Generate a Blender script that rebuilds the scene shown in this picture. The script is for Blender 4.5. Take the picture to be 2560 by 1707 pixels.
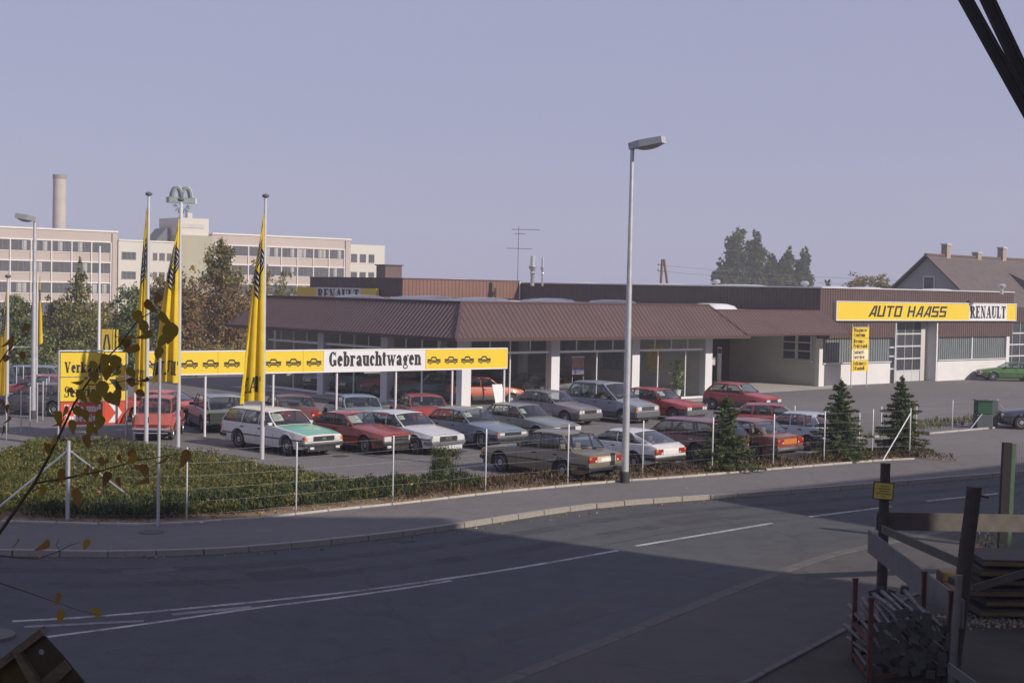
import bpy, bmesh, math, random
import numpy as np
from mathutils import Vector, Matrix

for o in list(bpy.data.objects):
    bpy.data.objects.remove(o, do_unlink=True)
random.seed(7)
RNG = np.random.default_rng(7)
SC = bpy.context.scene
COL = SC.collection
R = math.radians

# ------------------------------------------------------------------ camera
CAM_H = 5.85            # metres above the car park
FOC = 3700.0            # focal length in pixels of a 2560 px wide picture
CM = np.array([[9.99802189e-01, -1.98892558e-02, 0.0],
               [7.10285612e-04, 3.57049613e-02, 9.99362122e-01],
               [1.98765689e-02, 9.99164438e-01, -3.57120255e-02]])   # camera right / up / forward -> world
cam_d = bpy.data.cameras.new('camera')
cam = bpy.data.objects.new('camera', cam_d)
COL.objects.link(cam)
cam_d.sensor_width = 36.0
cam_d.lens = FOC / 2560.0 * 36.0
cam_d.clip_start = 0.1
cam_d.clip_end = 6000.0
m = Matrix.Identity(4)
for i in range(3):
    m[i][0] = CM[i][0]; m[i][1] = CM[i][1]; m[i][2] = -CM[i][2]
m[2][3] = CAM_H
cam.matrix_world = m
SC.camera = cam

# ------------------------------------------------------------------ light
SUN_AZ = np.array([0.82, -0.57]); SUN_AZ = SUN_AZ / np.linalg.norm(SUN_AZ)
SUN_EL = R(29.0)
w = bpy.data.worlds.new('World'); SC.world = w
w.use_nodes = True
nt = w.node_tree; nt.nodes.clear()
n_out = nt.nodes.new('ShaderNodeOutputWorld')
n_bg = nt.nodes.new('ShaderNodeBackground')
n_sky = nt.nodes.new('ShaderNodeTexSky')
n_sky.sky_type = 'NISHITA'
n_sky.sun_disc = False
n_sky.sun_elevation = SUN_EL
n_sky.sun_rotation = math.atan2(SUN_AZ[0], SUN_AZ[1])
n_sky.altitude = 300.0
n_sky.air_density = 1.0
n_sky.dust_density = 0.6
n_sky.ozone_density = 2.0
# thin autumn haze veils the whole sky evenly
n_tint = nt.nodes.new('ShaderNodeMix'); n_tint.data_type = 'RGBA'; n_tint.blend_type = 'MIX'
n_tint.inputs['Factor'].default_value = 0.87
n_tc = nt.nodes.new('ShaderNodeTexCoord'); n_no = nt.nodes.new('ShaderNodeTexNoise'); n_no.inputs['Scale'].default_value = 2.2; n_no.inputs['Detail'].default_value = 3.0
n_map = nt.nodes.new('ShaderNodeMapping'); n_map.inputs['Scale'].default_value = (1.0, 1.0, 3.5)
nt.links.new(n_tc.outputs['Generated'], n_map.inputs['Vector']); nt.links.new(n_map.outputs['Vector'], n_no.inputs['Vector'])
n_cr = nt.nodes.new('ShaderNodeMix'); n_cr.data_type = 'RGBA'
n_cr.inputs['A'].default_value = (3.74, 3.78, 5.65, 1.0); n_cr.inputs['B'].default_value = (4.18, 4.14, 5.98, 1.0)
nt.links.new(n_no.outputs['Fac'], n_cr.inputs['Factor'])
nt.links.new(n_cr.outputs['Result'], n_tint.inputs['B'])
nt.links.new(n_sky.outputs['Color'], n_tint.inputs['A'])
nt.links.new(n_tint.outputs['Result'], n_bg.inputs['Color'])
n_bg.inputs['Strength'].default_value = 0.095
nt.links.new(n_bg.outputs['Background'], n_out.inputs['Surface'])

sun_d = bpy.data.lights.new('sun', 'SUN')
sun_d.energy = 4.9
sun_d.angle = R(0.6)
sun_d.color = (1.0, 0.90, 0.79)
sun = bpy.data.objects.new('sun', sun_d); COL.objects.link(sun)
to_sun = Vector((SUN_AZ[0] * math.cos(SUN_EL), SUN_AZ[1] * math.cos(SUN_EL), math.sin(SUN_EL)))
sun.rotation_euler = to_sun.to_track_quat('Z', 'Y').to_euler()
sun.location = (60, -40, 60)

SC.view_settings.view_transform = 'Standard'
SC.view_settings.look = 'None'
SC.view_settings.exposure = 0.0
SC.view_settings.gamma = 1.0
SC.view_settings.use_curve_mapping = False
HAZE = 0.0008
SC.render.engine = 'CYCLES'
SC.cycles.use_denoising = True
SC.cycles.max_bounces = 8
SC.cycles.transparent_max_bounces = 24
SC.cycles.volume_bounces = 1
SC.cycles.caustics_reflective = False
SC.cycles.caustics_refractive = False

# ------------------------------------------------------------------ geometry on the site
def ray(px, py):
    return CM @ np.array([(px - 1280.0) / FOC, -(py - 853.5) / FOC, 1.0])

def gp(px, py, z=0.0):
    """where the line of sight through a photo pixel meets the level z"""
    d = ray(px, py)
    t = (z - CAM_H) / d[2]
    return Vector((d[0] * t, d[1] * t, z))

def atd(px, py, y):
    """the point of that line of sight at a forward distance y"""
    d = ray(px, py) * (y / ray(px, py)[1])
    return Vector((d[0], d[1], d[2] + CAM_H))

BU = Vector((math.sin(R(48.99)), math.cos(R(48.99)), 0))    # along the shop front, to the right
BV = Vector((-BU.y, BU.x, 0))                               # along the shop's left side, away
BN = -BV

# ------------------------------------------------------------------ mesh helper
class MB:
    def __init__(self):
        self.v = []; self.f = []; self.mi = []; self.cur = 0
    def add(self, vs, fs):
        b = len(self.v)
        self.v.extend([tuple(p) for p in vs])
        for f in fs:
            self.f.append([i + b for i in f]); self.mi.append(self.cur)
        return self
    def quad(self, a, b, c, d):
        return self.add([a, b, c, d], [(0, 1, 2, 3)])
    def poly(self, pts):
        return self.add(pts, [tuple(range(len(pts)))])
    def box(self, x0, y0, z0, x1, y1, z1):
        vs = [(x0, y0, z0), (x1, y0, z0), (x1, y1, z0), (x0, y1, z0), (x0, y0, z1), (x1, y0, z1), (x1, y1, z1), (x0, y1, z1)]
        return self.add(vs, [(3, 2, 1, 0), (4, 5, 6, 7), (0, 1, 5, 4), (1, 2, 6, 5), (2, 3, 7, 6), (3, 0, 4, 7)])
    def cbox(self, x0, y0, z0, x1, y1, z1, b=0.02):
        """box with its twelve edges chamfered"""
        vs = []; idx = {}
        X = (x0, x1); Y = (y0, y1); Z = (z0, z1); s = (1, -1)
        for i in (0, 1):
            for j in (0, 1):
                for k in (0, 1):
                    for a in range(3):
                        p = [X[i], Y[j], Z[k]]
                        for q in range(3):
                            if q != a:
                                p[q] += b * s[(i, j, k)[q]]
                        idx[(i, j, k, a)] = len(vs); vs.append(tuple(p))
        fs = []
        for a in range(3):
            o1, o2 = [q for q in range(3) if q != a]
            for e in (0, 1):
                loop = []
                for (p, q) in ((0, 0), (1, 0), (1, 1), (0, 1)):
                    key = [0, 0, 0]; key[a] = e; key[o1] = p; key[o2] = q
                    loop.append(idx[(key[0], key[1], key[2], a)])
                fs.append(loop)
            for p in (0, 1):
                for q in (0, 1):
                    k0 = [0, 0, 0]; k1 = [0, 0, 0]
                    k0[a] = 0; k1[a] = 1; k0[o1] = k1[o1] = p; k0[o2] = k1[o2] = q
                    fs.append([idx[(*k0, o1)], idx[(*k1, o1)], idx[(*k1, o2)], idx[(*k0, o2)]])
        for i in (0, 1):
            for j in (0, 1):
                for k in (0, 1):
                    fs.append([idx[(i, j, k, 0)], idx[(i, j, k, 1)], idx[(i, j, k, 2)]])
        return self.add(vs, fs)
    def obox(self, o, ex, ey, ez):
        """box from a corner and three edge vectors"""
        o = Vector(o); ex = Vector(ex); ey = Vector(ey); ez = Vector(ez)
        vs = [o, o + ex, o + ex + ey, o + ey, o + ez, o + ex + ez, o + ex + ey + ez, o + ey + ez]
        return self.add(vs, [(3, 2, 1, 0), (4, 5, 6, 7), (0, 1, 5, 4), (1, 2, 6, 5), (2, 3, 7, 6), (3, 0, 4, 7)])
    def bar(self, p, q, wd, ht, up=(0, 0, 1)):
        p = Vector(p); q = Vector(q); d = (q - p).normalized(); up = Vector(up)
        s = d.cross(up)
        if s.length < 1e-4: s = d.cross(Vector((1, 0, 0)))
        s.normalize(); t = s.cross(d).normalized()
        return self.obox(p - s * wd / 2 - t * ht / 2, q - p, s * wd, t * ht)
    def tube(self, p, q, r0, r1=None, n=8, caps=True):
        p = Vector(p); q = Vector(q)
        if r1 is None: r1 = r0
        d = (q - p).normalized()
        a = d.orthogonal().normalized(); b = d.cross(a)
        vs = []
        for c, r in ((p, r0), (q, r1)):
            for i in range(n):
                t = 2 * math.pi * i / n
                vs.append(c + a * (r * math.cos(t)) + b * (r * math.sin(t)))
        fs = [(i, (i + 1) % n, n + (i + 1) % n, n + i) for i in range(n)]
        if caps: fs += [tuple(range(n - 1, -1, -1)), tuple(range(n, 2 * n))]
        return self.add(vs, fs)
    def path(self, pts, radii, n=6):
        for i in range(len(pts) - 1):
            self.tube(pts[i], pts[i + 1], radii[i], radii[i + 1], n)
        return self
    def lathe(self, prof, n=16, axis='z', c=(0, 0, 0)):
        vs = []; c = Vector(c)
        for (r, h) in prof:
            for i in range(n):
                t = 2 * math.pi * i / n
                x, y = r * math.cos(t), r * math.sin(t)
                p = {'z': (x, y, h), 'y': (x, h, y), 'x': (h, x, y)}[axis]
                vs.append(c + Vector(p))
        fs = []
        for k in range(len(prof) - 1):
            for i in range(n):
                a, b = k * n + i, k * n + (i + 1) % n
                fs.append((a, b, b + n, a + n))
        fs.append(tuple(range(n - 1, -1, -1)))
        fs.append(tuple(range((len(prof) - 1) * n, len(prof) * n)))
        return self.add(vs, fs)
    def prism(self, pts, h):
        """extrude a polygon (3-D points) by vector h"""
        h = Vector(h); pts = [Vector(p) for p in pts]; k = len(pts)
        vs = pts + [p + h for p in pts]
        fs = [tuple(range(k - 1, -1, -1)), tuple(range(k, 2 * k))] + [(i, (i + 1) % k, k + (i + 1) % k, k + i) for i in range(k)]
        return self.add(vs, fs)
    def mesh(self, name, smooth=False, angle=35, fix=True):
        me = bpy.data.meshes.new(name)
        me.from_pydata(self.v, [], self.f)
        if any(self.mi):
            me.polygons.foreach_set('material_index', self.mi)
        if fix and len(self.f) < 6000:
            bm = bmesh.new(); bm.from_mesh(me)
            bmesh.ops.remove_doubles(bm, verts=bm.verts, dist=1e-5)
            bmesh.ops.recalc_face_normals(bm, faces=bm.faces)
            bm.to_mesh(me); bm.free()
        if smooth:
            me.polygons.foreach_set('use_smooth', [True] * len(me.polygons))
            me.set_sharp_from_angle(angle=R(angle))
        me.update()
        return me
    def build(self, name, mat, parent=None, smooth=False, angle=35, loc=None, rot=None, fix=True):
        me = self.mesh(name, smooth, angle, fix)
        return put(name, me, mat, parent, loc, rot)

def put(name, me, mat=None, parent=None, loc=None, rot=None):
    o = bpy.data.objects.new(name, me)
    COL.objects.link(o)
    if mat is not None:
        for mm in (mat if isinstance(mat, (list, tuple)) else [mat]):
            me.materials.append(mm)
    if parent is not None: o.parent = parent
    if loc is not None: o.location = loc
    if rot is not None: o.rotation_euler = rot
    return o

def ref(name, me, parent=None, loc=None, rot=None):
    """another object on mesh data that already has its material"""
    o = bpy.data.objects.new(name, me); COL.objects.link(o)
    if parent is not None: o.parent = parent
    if loc is not None: o.location = loc
    if rot is not None: o.rotation_euler = rot
    return o

def tag(o, label=None, cat=None, group=None, kind=None):
    if label: o['label'] = label
    if cat: o['category'] = cat
    if group: o['group'] = group
    if kind: o['kind'] = kind
    return o

def thing(name, label, cat, loc=(0, 0, 0), rz=0.0, group=None):
    o = bpy.data.objects.new(name, None)
    o.empty_display_size = 0.2
    COL.objects.link(o); o.location = loc; o.rotation_euler = (0, 0, rz)
    return tag(o, label, cat, group)

# ------------------------------------------------------------------ materials
MATS = {}
def srgb(r, g, b):
    f = lambda c: ((c / 255) / 12.92) if c / 255 <= 0.04045 else (((c / 255) + 0.055) / 1.055) ** 2.4
    return (f(r), f(g), f(b))

def newmat(name):
    mt = bpy.data.materials.new(name); mt.use_nodes = True
    MATS[name] = mt
    t = mt.node_tree
    return mt, t, t.nodes['Principled BSDF']

def N(t, typ, **kw):
    n = t.nodes.new(typ)
    for k, v in kw.items():
        if hasattr(n, k): setattr(n, k, v)
    return n

def noise(t, scale, detail=4, rough=0.55, coord='Object', dist=0.0):
    tc = N(t, 'ShaderNodeTexCoord')
    n = N(t, 'ShaderNodeTexNoise')
    n.inputs['Scale'].default_value = scale; n.inputs['Detail'].default_value = detail
    n.inputs['Roughness'].default_value = rough; n.inputs['Distortion'].default_value = dist
    t.links.new(tc.outputs[coord], n.inputs['Vector'])
    return n.outputs['Fac']

def ramp(t, fac, stops):
    r = N(t, 'ShaderNodeValToRGB')
    e = r.color_ramp.elements
    e[0].position = stops[0][0]; e[0].color = (*stops[0][1], 1)
    e[1].position = stops[-1][0]; e[1].color = (*stops[-1][1], 1)
    for p, c in stops[1:-1]:
        k = e.new(p); k.color = (*c, 1)
    t.links.new(fac, r.inputs['Fac'])
    return r.outputs['Color']

def mixc(t, fac, a, b, mode='MIX'):
    mx = N(t, 'ShaderNodeMix'); mx.data_type = 'RGBA'; mx.blend_type = mode
    for k, v in (('Factor', fac), ('A', a), ('B', b)):
        if isinstance(v, (tuple, list)): mx.inputs[k].default_value = (*v[:3], 1)
        elif isinstance(v, (int, float)): mx.inputs[k].default_value = v
        else: t.links.new(v, mx.inputs[k])
    return mx.outputs['Result']

def bump(t, b, fac, strength=0.3, dist=0.02):
    bp = N(t, 'ShaderNodeBump')
    bp.inputs['Strength'].default_value = strength; bp.inputs['Distance'].default_value = dist
    t.links.new(fac, bp.inputs['Height'])
    t.links.new(bp.outputs['Normal'], b.inputs['Normal'])

def sc(c, k): return tuple(min(1.0, x * k) for x in c)

def plain(name, col, rough=0.6, metal=0.0, var=0.12, scale=6.0, coat=0.0, bmp=0.0, spec=0.5, coord='Object'):
    if name in MATS: return MATS[name]
    mt, t, b = newmat(name)
    f = noise(t, scale, 5, 0.6, coord)
    c = ramp(t, f, [(0.25, sc(col, 1 - var)), (0.75, sc(col, 1 + var))])
    t.links.new(c, b.inputs['Base Color'])
    b.inputs['Roughness'].default_value = rough
    b.inputs['Metallic'].default_value = metal
    b.inputs['Coat Weight'].default_value = coat
    b.inputs['Coat Roughness'].default_value = 0.08
    b.inputs['Specular IOR Level'].default_value = spec
    if bmp: bump(t, b, noise(t, scale * 6, 4, 0.6, coord), bmp, 0.01)
    return mt

def paint(name, col, metal=0.0, rough=0.32):
    """car paint: a little dust dulls it unevenly"""
    if name in MATS: return MATS[name]
    mt, t, b = newmat(name)
    f = noise(t, 2.2, 5, 0.6)
    f2 = noise(t, 28, 3, 0.6)
    dust = (0.30, 0.27, 0.24)
    c1 = mixc(t, ramp(t, f, [(0.35, (0.02, 0.02, 0.02)), (0.8, (0.16, 0.16, 0.16))]), col, dust)
    c2 = mixc(t, ramp(t, f2, [(0.4, (0, 0, 0)), (0.9, (0.08, 0.08, 0.08))]), c1, dust)
    t.links.new(c2, b.inputs['Base Color'])
    rr = N(t, 'ShaderNodeMapRange'); rr.inputs['To Min'].default_value = rough - 0.08; rr.inputs['To Max'].default_value = rough + 0.18
    t.links.new(f, rr.inputs['Value']); t.links.new(rr.outputs['Result'], b.inputs['Roughness'])
    b.inputs['Metallic'].default_value = metal
    b.inputs['Coat Weight'].default_value = 0.55
    b.inputs['Coat Roughness'].default_value = 0.12
    return mt

def leafmat(name, stops, trans=0.25, rough=0.75):
    """foliage: each leaf takes its own tone"""
    if name in MATS: return MATS[name]
    mt, t, b = newmat(name)
    g = N(t, 'ShaderNodeNewGeometry')
    c = ramp(t, g.outputs['Random Per Island'], stops)
    t.links.new(c, b.inputs['Base Color'])
    b.inputs['Roughness'].default_value = rough
    b.inputs['Specular IOR Level'].default_value = 0.25
    tr = N(t, 'ShaderNodeBsdfTranslucent'); t.links.new(c, tr.inputs['Color'])
    mx = N(t, 'ShaderNodeMixShader'); mx.inputs['Fac'].default_value = trans
    out = t.nodes['Material Output']
    t.links.new(b.outputs['BSDF'], mx.inputs[1]); t.links.new(tr.outputs['BSDF'], mx.inputs[2])
    t.links.new(mx.outputs['Shader'], out.inputs['Surface'])
    return mt

def glassmat(name, tint=(0.55, 0.6, 0.58), rough=0.02, refl=1.0, refl0=0.085):
    if name in MATS: return MATS[name]
    mt, t, b = newmat(name)
    t.nodes.remove(b)
    out = t.nodes['Material Output']
    tr = N(t, 'ShaderNodeBsdfTransparent'); tr.inputs['Color'].default_value = (*tint, 1)
    gl = N(t, 'ShaderNodeBsdfGlossy'); gl.inputs['Roughness'].default_value = rough
    gl.inputs['Color'].default_value = (refl, refl, refl, 1)
    fr = N(t, 'ShaderNodeLayerWeight'); fr.inputs['Blend'].default_value = 0.5
    pw = N(t, 'ShaderNodeMath', operation='POWER'); pw.inputs[1].default_value = 4.0
    t.links.new(fr.outputs['Facing'], pw.inputs[0])
    mr = N(t, 'ShaderNodeMath', operation='MULTIPLY_ADD'); mr.inputs[1].default_value = 0.9; mr.inputs[2].default_value = refl0
    t.links.new(pw.outputs[0], mr.inputs[0])
    bp = N(t, 'ShaderNodeBump'); bp.inputs['Strength'].default_value = 0.02; bp.inputs['Distance'].default_value = 0.02
    t.links.new(noise(t, 1.3, 2), bp.inputs['Height']); t.links.new(bp.outputs['Normal'], gl.inputs['Normal'])
    mx = N(t, 'ShaderNodeMixShader')
    t.links.new(mr.outputs[0], mx.inputs['Fac'])
    t.links.new(tr.outputs['BSDF'], mx.inputs[1]); t.links.new(gl.outputs['BSDF'], mx.inputs[2])
    t.links.new(mx.outputs['Shader'], out.inputs['Surface'])
    return mt

def asphalt(name, base, light, patch=0.35, scale=0.25, rough=0.9):
    """worn asphalt: broad stains, tyre-dark and dusty areas, chips"""
    if name in MATS: return MATS[name]
    mt, t, b = newmat(name)
    f1 = noise(t, scale, 6, 0.6, dist=0.4); f2 = noise(t, 2.1, 5, 0.65); f3 = noise(t, 55, 3, 0.7)
    c = ramp(t, f1, [(0.3, base), (0.7, light)])
    c = mixc(t, 0.5, c, ramp(t, f2, [(0.35, sc(base, 0.86)), (0.7, sc(light, 1.1))]))
    c = mixc(t, 0.28, c, ramp(t, f3, [(0.35, sc(base, 0.6)), (0.62, sc(light, 1.35))]))
    vo = N(t, 'ShaderNodeTexVoronoi'); vo.feature = 'DISTANCE_TO_EDGE'; vo.inputs['Scale'].default_value = 0.22
    tc = N(t, 'ShaderNodeTexCoord'); wv = N(t, 'ShaderNodeTexNoise'); wv.inputs['Scale'].default_value = 0.9; wv.inputs['Detail'].default_value = 5
    t.links.new(tc.outputs['Object'], wv.inputs['Vector'])
    mv = N(t, 'ShaderNodeMix'); mv.data_type = 'RGBA'; mv.inputs['Factor'].default_value = 0.45
    t.links.new(tc.outputs['Object'], mv.inputs['A']); t.links.new(wv.outputs['Color'], mv.inputs['B'])
    t.links.new(mv.outputs['Result'], vo.inputs['Vector'])
    crack = ramp(t, vo.outputs['Distance'], [(0.0, (1, 1, 1)), (0.006, (0, 0, 0))])
    c = mixc(t, mixc(t, 1.0, crack, (patch, patch, patch), 'MULTIPLY'), c, sc(base, 0.45))
    f4 = noise(t, 0.055, 3, 0.5); f5 = noise(t, 0.75, 6, 0.7, dist=1.2)
    c = mixc(t, ramp(t, f4, [(0.42, (0, 0, 0)), (0.60, (0.30, 0.30, 0.30))]), c, sc(light, 1.25))
    c = mixc(t, ramp(t, f5, [(0.60, (0, 0, 0)), (0.72, (0.45, 0.45, 0.45))]), c, sc(base, 0.62))
    t.links.new(c, b.inputs['Base Color'])
    b.inputs['Roughness'].default_value = rough
    b.inputs['Specular IOR Level'].default_value = 0.12
    bump(t, b, f3, 0.35, 0.01)
    return mt
# ------------------------------------------------------------------ lettering (a bold slab-serif alphabet cut from flat pieces)
TS, TT, XH = 0.255, 0.11, 0.74
def _rect(x0, y0, x1, y1): return [(x0, y0), (x1, y0), (x1, y1), (x0, y1)]
def _stem(x, y0, y1, sb=0.06, st=0.06):
    h = TS / 2; out = [_rect(x - h, y0, x + h, y1)]
    if sb: out.append(_rect(x - h - sb, y0, x + h + sb, y0 + TT))
    if st: out.append(_rect(x - h - st, y1 - TT, x + h, y1))
    return out
def _diag(x0, y0, x1, y1, wd):
    return [[(x0 - wd / 2, y0), (x0 + wd / 2, y0), (x1 + wd / 2, y1), (x1 - wd / 2, y1)]]
def _arc(cx, cy, rx, ry, a0, a1, tv=TS, th=TT, n=14):
    out = []; pr = None
    for i in range(n + 1):
        a = math.radians(a0 + (a1 - a0) * i / n); c, s = math.cos(a), math.sin(a)
        po = (cx + rx * c, cy + ry * s); pi = (cx + (rx - tv) * c, cy + (ry - th) * s)
        if pr: out.append([pr[0], po, pi, pr[1]])
        pr = (po, pi)
    return out
def _glyph(ch):
    h = XH; g = []; w = 0.5
    if ch in 'nhmu':
        if ch == 'n' or ch == 'h':
            g += _stem(0.13, 0, h if ch == 'n' else 1.0) + _stem(0.47, 0, h - 0.2, st=0) + _arc(0.35, h - 0.24, 0.2125, 0.24, 0, 150); w = 0.6
        if ch == 'm':
            g += _stem(0.13, 0, h) + _stem(0.45, 0, h - 0.2, st=0, sb=0.04) + _stem(0.77, 0, h - 0.2, st=0) + _arc(0.34, h - 0.24, 0.2, 0.24, 0, 150) + _arc(0.66, h - 0.24, 0.2, 0.24, 0, 150); w = 0.9
        if ch == 'u':
            g += _stem(0.14, 0.2, h, sb=0) + _stem(0.47, 0, h, sb=0.05) + _arc(0.27, 0.24, 0.2225, 0.24, 180, 330); w = 0.6
    elif ch in 'üöä':
        base = {'ü': 'u', 'ö': 'o', 'ä': 'a'}[ch]
        g, w = _glyph(base); g = list(g)
        for x in (0.17, 0.4): g += _arc(x, 0.88, 0.075, 0.075, 0, 360, 0.075, 0.075, 8)
    elif ch in 'oecdbpgqa':
        if ch == 'o': g += _arc(0.28, h / 2, 0.27, h / 2, 0, 360, n=22); w = 0.58
        if ch == 'e': g += _arc(0.27, h / 2, 0.26, h / 2, 8, 325, n=20) + [_rect(0.1, h * 0.47, 0.52, h * 0.47 + TT)]; w = 0.55
        if ch == 'c': g += _arc(0.27, h / 2, 0.26, h / 2, 45, 320, n=20) + _arc(0.40, h - 0.19, 0.10, 0.10, 0, 360, 0.1, 0.1, 10); w = 0.52
        if ch == 'd': g += _stem(0.46, 0, 1.0) + _arc(0.28, h / 2, 0.27, h / 2, 60, 300, n=16); w = 0.6
        if ch == 'b': g += _stem(0.13, 0, 1.0, sb=0) + _arc(0.31, h / 2, 0.27, h / 2, -125, 125, n=16); w = 0.6
        if ch == 'p': g += _stem(0.13, -0.25, h) + _arc(0.31, h / 2, 0.27, h / 2, -125, 125, n=16); w = 0.6
        if ch == 'g': g += _arc(0.26, 0.44, 0.22, 0.26, 0, 360, n=20) + _arc(0.27, -0.08, 0.25, 0.17, 0, 360, 0.09, 0.08, 20) + [_rect(0.08, 0.08, 0.42, 0.19), _rect(0.44, h - 0.12, 0.6, h)]; w = 0.56
        if ch == 'a': g += _stem(0.42, 0, h - 0.2, st=0, sb=0) + [_rect(0.42, 0, 0.6, TT)] + _arc(0.29, h - 0.23, 0.2225, 0.23, 0, 165) + _arc(0.24, 0.2, 0.21, 0.21, 60, 330, n=16) + _arc(0.13, h - 0.2, 0.09, 0.09, 0, 360, 0.09, 0.09, 10) + [_rect(0.2, 0.33, 0.42, 0.41)]; w = 0.6
    elif ch == 'r': g += _stem(0.13, 0, h) + _arc(0.34, h - 0.2, 0.14, 0.2, 60, 160, 0.1, 0.1) + _arc(0.37, h - 0.12, 0.1, 0.1, 0, 360, 0.1, 0.1, 10); w = 0.46
    elif ch == 's' or ch == 'S':
        H2 = h if ch == 's' else 1.0; k = H2 / 2
        g += _arc(0.26, H2 * 0.73, 0.23, H2 * 0.27, 40, 270, 0.15, 0.08, 16) + _arc(0.26, H2 * 0.27, 0.24, H2 * 0.27, -140, 90, 0.15, 0.08, 16) + _diag(0.2, k + 0.06, 0.34, k - 0.06, 0.14) + [_rect(0.42, H2 * 0.68, 0.48, H2), _rect(0.02, 0, 0.08, H2 * 0.32)]; w = 0.52
    elif ch == 't': g += _stem(0.18, 0.12, 0.92, sb=0, st=0) + [_rect(0, h - TT, 0.38, h)] + _arc(0.29, 0.16, 0.2, 0.16, 180, 300); w = 0.42
    elif ch == 'f': g += _stem(0.18, 0, 0.82, st=0) + [_rect(0, h - TT, 0.36, h)] + _arc(0.31, 0.8, 0.2225, 0.2, 40, 180); w = 0.4
    elif ch == 'i': g += _stem(0.14, 0, h) + _arc(0.14, 0.88, 0.1, 0.1, 0, 360, 0.1, 0.1, 10); w = 0.29
    elif ch == 'l': g += _stem(0.14, 0, 1.0); w = 0.29
    elif ch == 'k': g += _stem(0.13, 0, 1.0) + _diag(0.2, 0.3, 0.5, h, 0.09) + _diag(0.5, 0, 0.28, 0.4, 0.22) + [_rect(0.34, 0, 0.62, TT), _rect(0.36, h - TT, 0.58, h)]; w = 0.62
    elif ch in 'vw':
        g += _diag(0.27, 0, 0.12, h, 0.2) + _diag(0.27, 0, 0.46, h, 0.09) + [_rect(-0.02, h - TT, 0.26, h)]
        if ch == 'w': g += _diag(0.59, 0, 0.44, h, 0.2) + _diag(0.59, 0, 0.76, h, 0.09) + [_rect(0.64, h - TT, 0.86, h)]; w = 0.84
        else: g += [_rect(0.36, h - TT, 0.57, h)]; w = 0.56
    elif ch == 'V': g += _diag(0.36, 0, 0.15, 1, 0.22) + _diag(0.36, 0, 0.58, 1, 0.09) + [_rect(-0.02, 1 - TT, 0.32, 1), _rect(0.46, 1 - TT, 0.72, 1)]; w = 0.70
    elif ch == 'G': g += _arc(0.36, 0.5, 0.35, 0.5, 40, 330, n=22) + _stem(0.58, 0.06, 0.45, sb=0, st=0.06) + [_rect(0.6, 0.66, 0.66, 1.0)]; w = 0.72
    elif ch == 'C': g += _arc(0.36, 0.5, 0.35, 0.5, 40, 320, n=22) + [_rect(0.58, 0.66, 0.64, 1.0)]; w = 0.68
    elif ch == 'T': g += _stem(0.34, 0, 1.0, st=0) + [_rect(0.02, 1 - TT, 0.66, 1), _rect(0.02, 0.72, 0.08, 1), _rect(0.6, 0.72, 0.66, 1)]; w = 0.68
    elif ch == 'R': g += _stem(0.16, 0, 1.0) + _arc(0.3, 0.75, 0.3, 0.25, -90, 90) + [_rect(0.2, 0.5, 0.32, 0.5 + TT), _rect(0.2, 1 - TT, 0.32, 1)] + _diag(0.58, 0, 0.36, 0.52, 0.2) + [_rect(0.46, 0, 0.72, TT)]; w = 0.72
    elif ch in 'BPD':
        g += _stem(0.16, 0, 1.0)
        if ch == 'D': g += _arc(0.3, 0.5, 0.36, 0.5, -90, 90) + [_rect(0.2, 0, 0.32, TT), _rect(0.2, 1 - TT, 0.32, 1)]
        else:
            g += _arc(0.3, 0.75, 0.28, 0.25, -90, 90) + [_rect(0.2, 0.5, 0.32, 0.5 + TT), _rect(0.2, 1 - TT, 0.32, 1)]
            if ch == 'B': g += _arc(0.3, 0.28, 0.32, 0.28, -90, 90) + [_rect(0.2, 0, 0.32, TT)]
        w = 0.68
    elif ch == 'E': g += _stem(0.16, 0, 1.0) + [_rect(0.1, 0, 0.58, TT), _rect(0.1, 1 - TT, 0.56, 1), _rect(0.1, 0.48, 0.44, 0.48 + TT), _rect(0.52, 0, 0.58, 0.28), _rect(0.5, 0.74, 0.56, 1), _rect(0.4, 0.38, 0.44, 0.66)]; w = 0.62
    elif ch == 'L': g += _stem(0.16, 0, 1.0) + [_rect(0.1, 0, 0.56, TT), _rect(0.5, 0, 0.56, 0.34), _rect(0.2, 1 - TT, 0.34, 1)]; w = 0.58
    elif ch == 'N': g += [_rect(0.1, 0, 0.17, 1), _rect(0.55, 0, 0.62, 1), _rect(0, 0, 0.27, TT), _rect(0, 1 - TT, 0.24, 1), _rect(0.46, 1 - TT, 0.72, 1)] + _diag(0.56, 0, 0.16, 1, 0.2); w = 0.74
    elif ch == 'A': g += _diag(0.12, 0, 0.34, 1, 0.09) + _diag(0.58, 0, 0.38, 1, 0.22) + [_rect(0.2, 0.3, 0.5, 0.3 + TT), _rect(0, 0, 0.24, TT), _rect(0.44, 0, 0.74, TT)]; w = 0.74
    elif ch == 'U': g += _stem(0.16, 0.3, 1.0, sb=0) + [_rect(0.2, 1 - TT, 0.36, 1), _rect(0.53, 0.3, 0.6, 1), _rect(0.46, 1 - TT, 0.68, 1)] + _arc(0.335, 0.32, 0.265, 0.32, 180, 360, 0.16, 0.1); w = 0.7
    elif ch == 'Z': g += [_rect(0.04, 1 - TT, 0.58, 1), _rect(0.02, 0, 0.6, TT), _rect(0.04, 0.76, 0.1, 1), _rect(0.54, 0, 0.6, 0.28)] + _diag(0.16, 0, 0.48, 1, 0.22); w = 0.62
    elif ch == '-': g += [_rect(0.02, 0.3, 0.24, 0.3 + TT * 1.4)]; w = 0.27
    elif ch == ' ': w = 0.28
    return g, w

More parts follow.
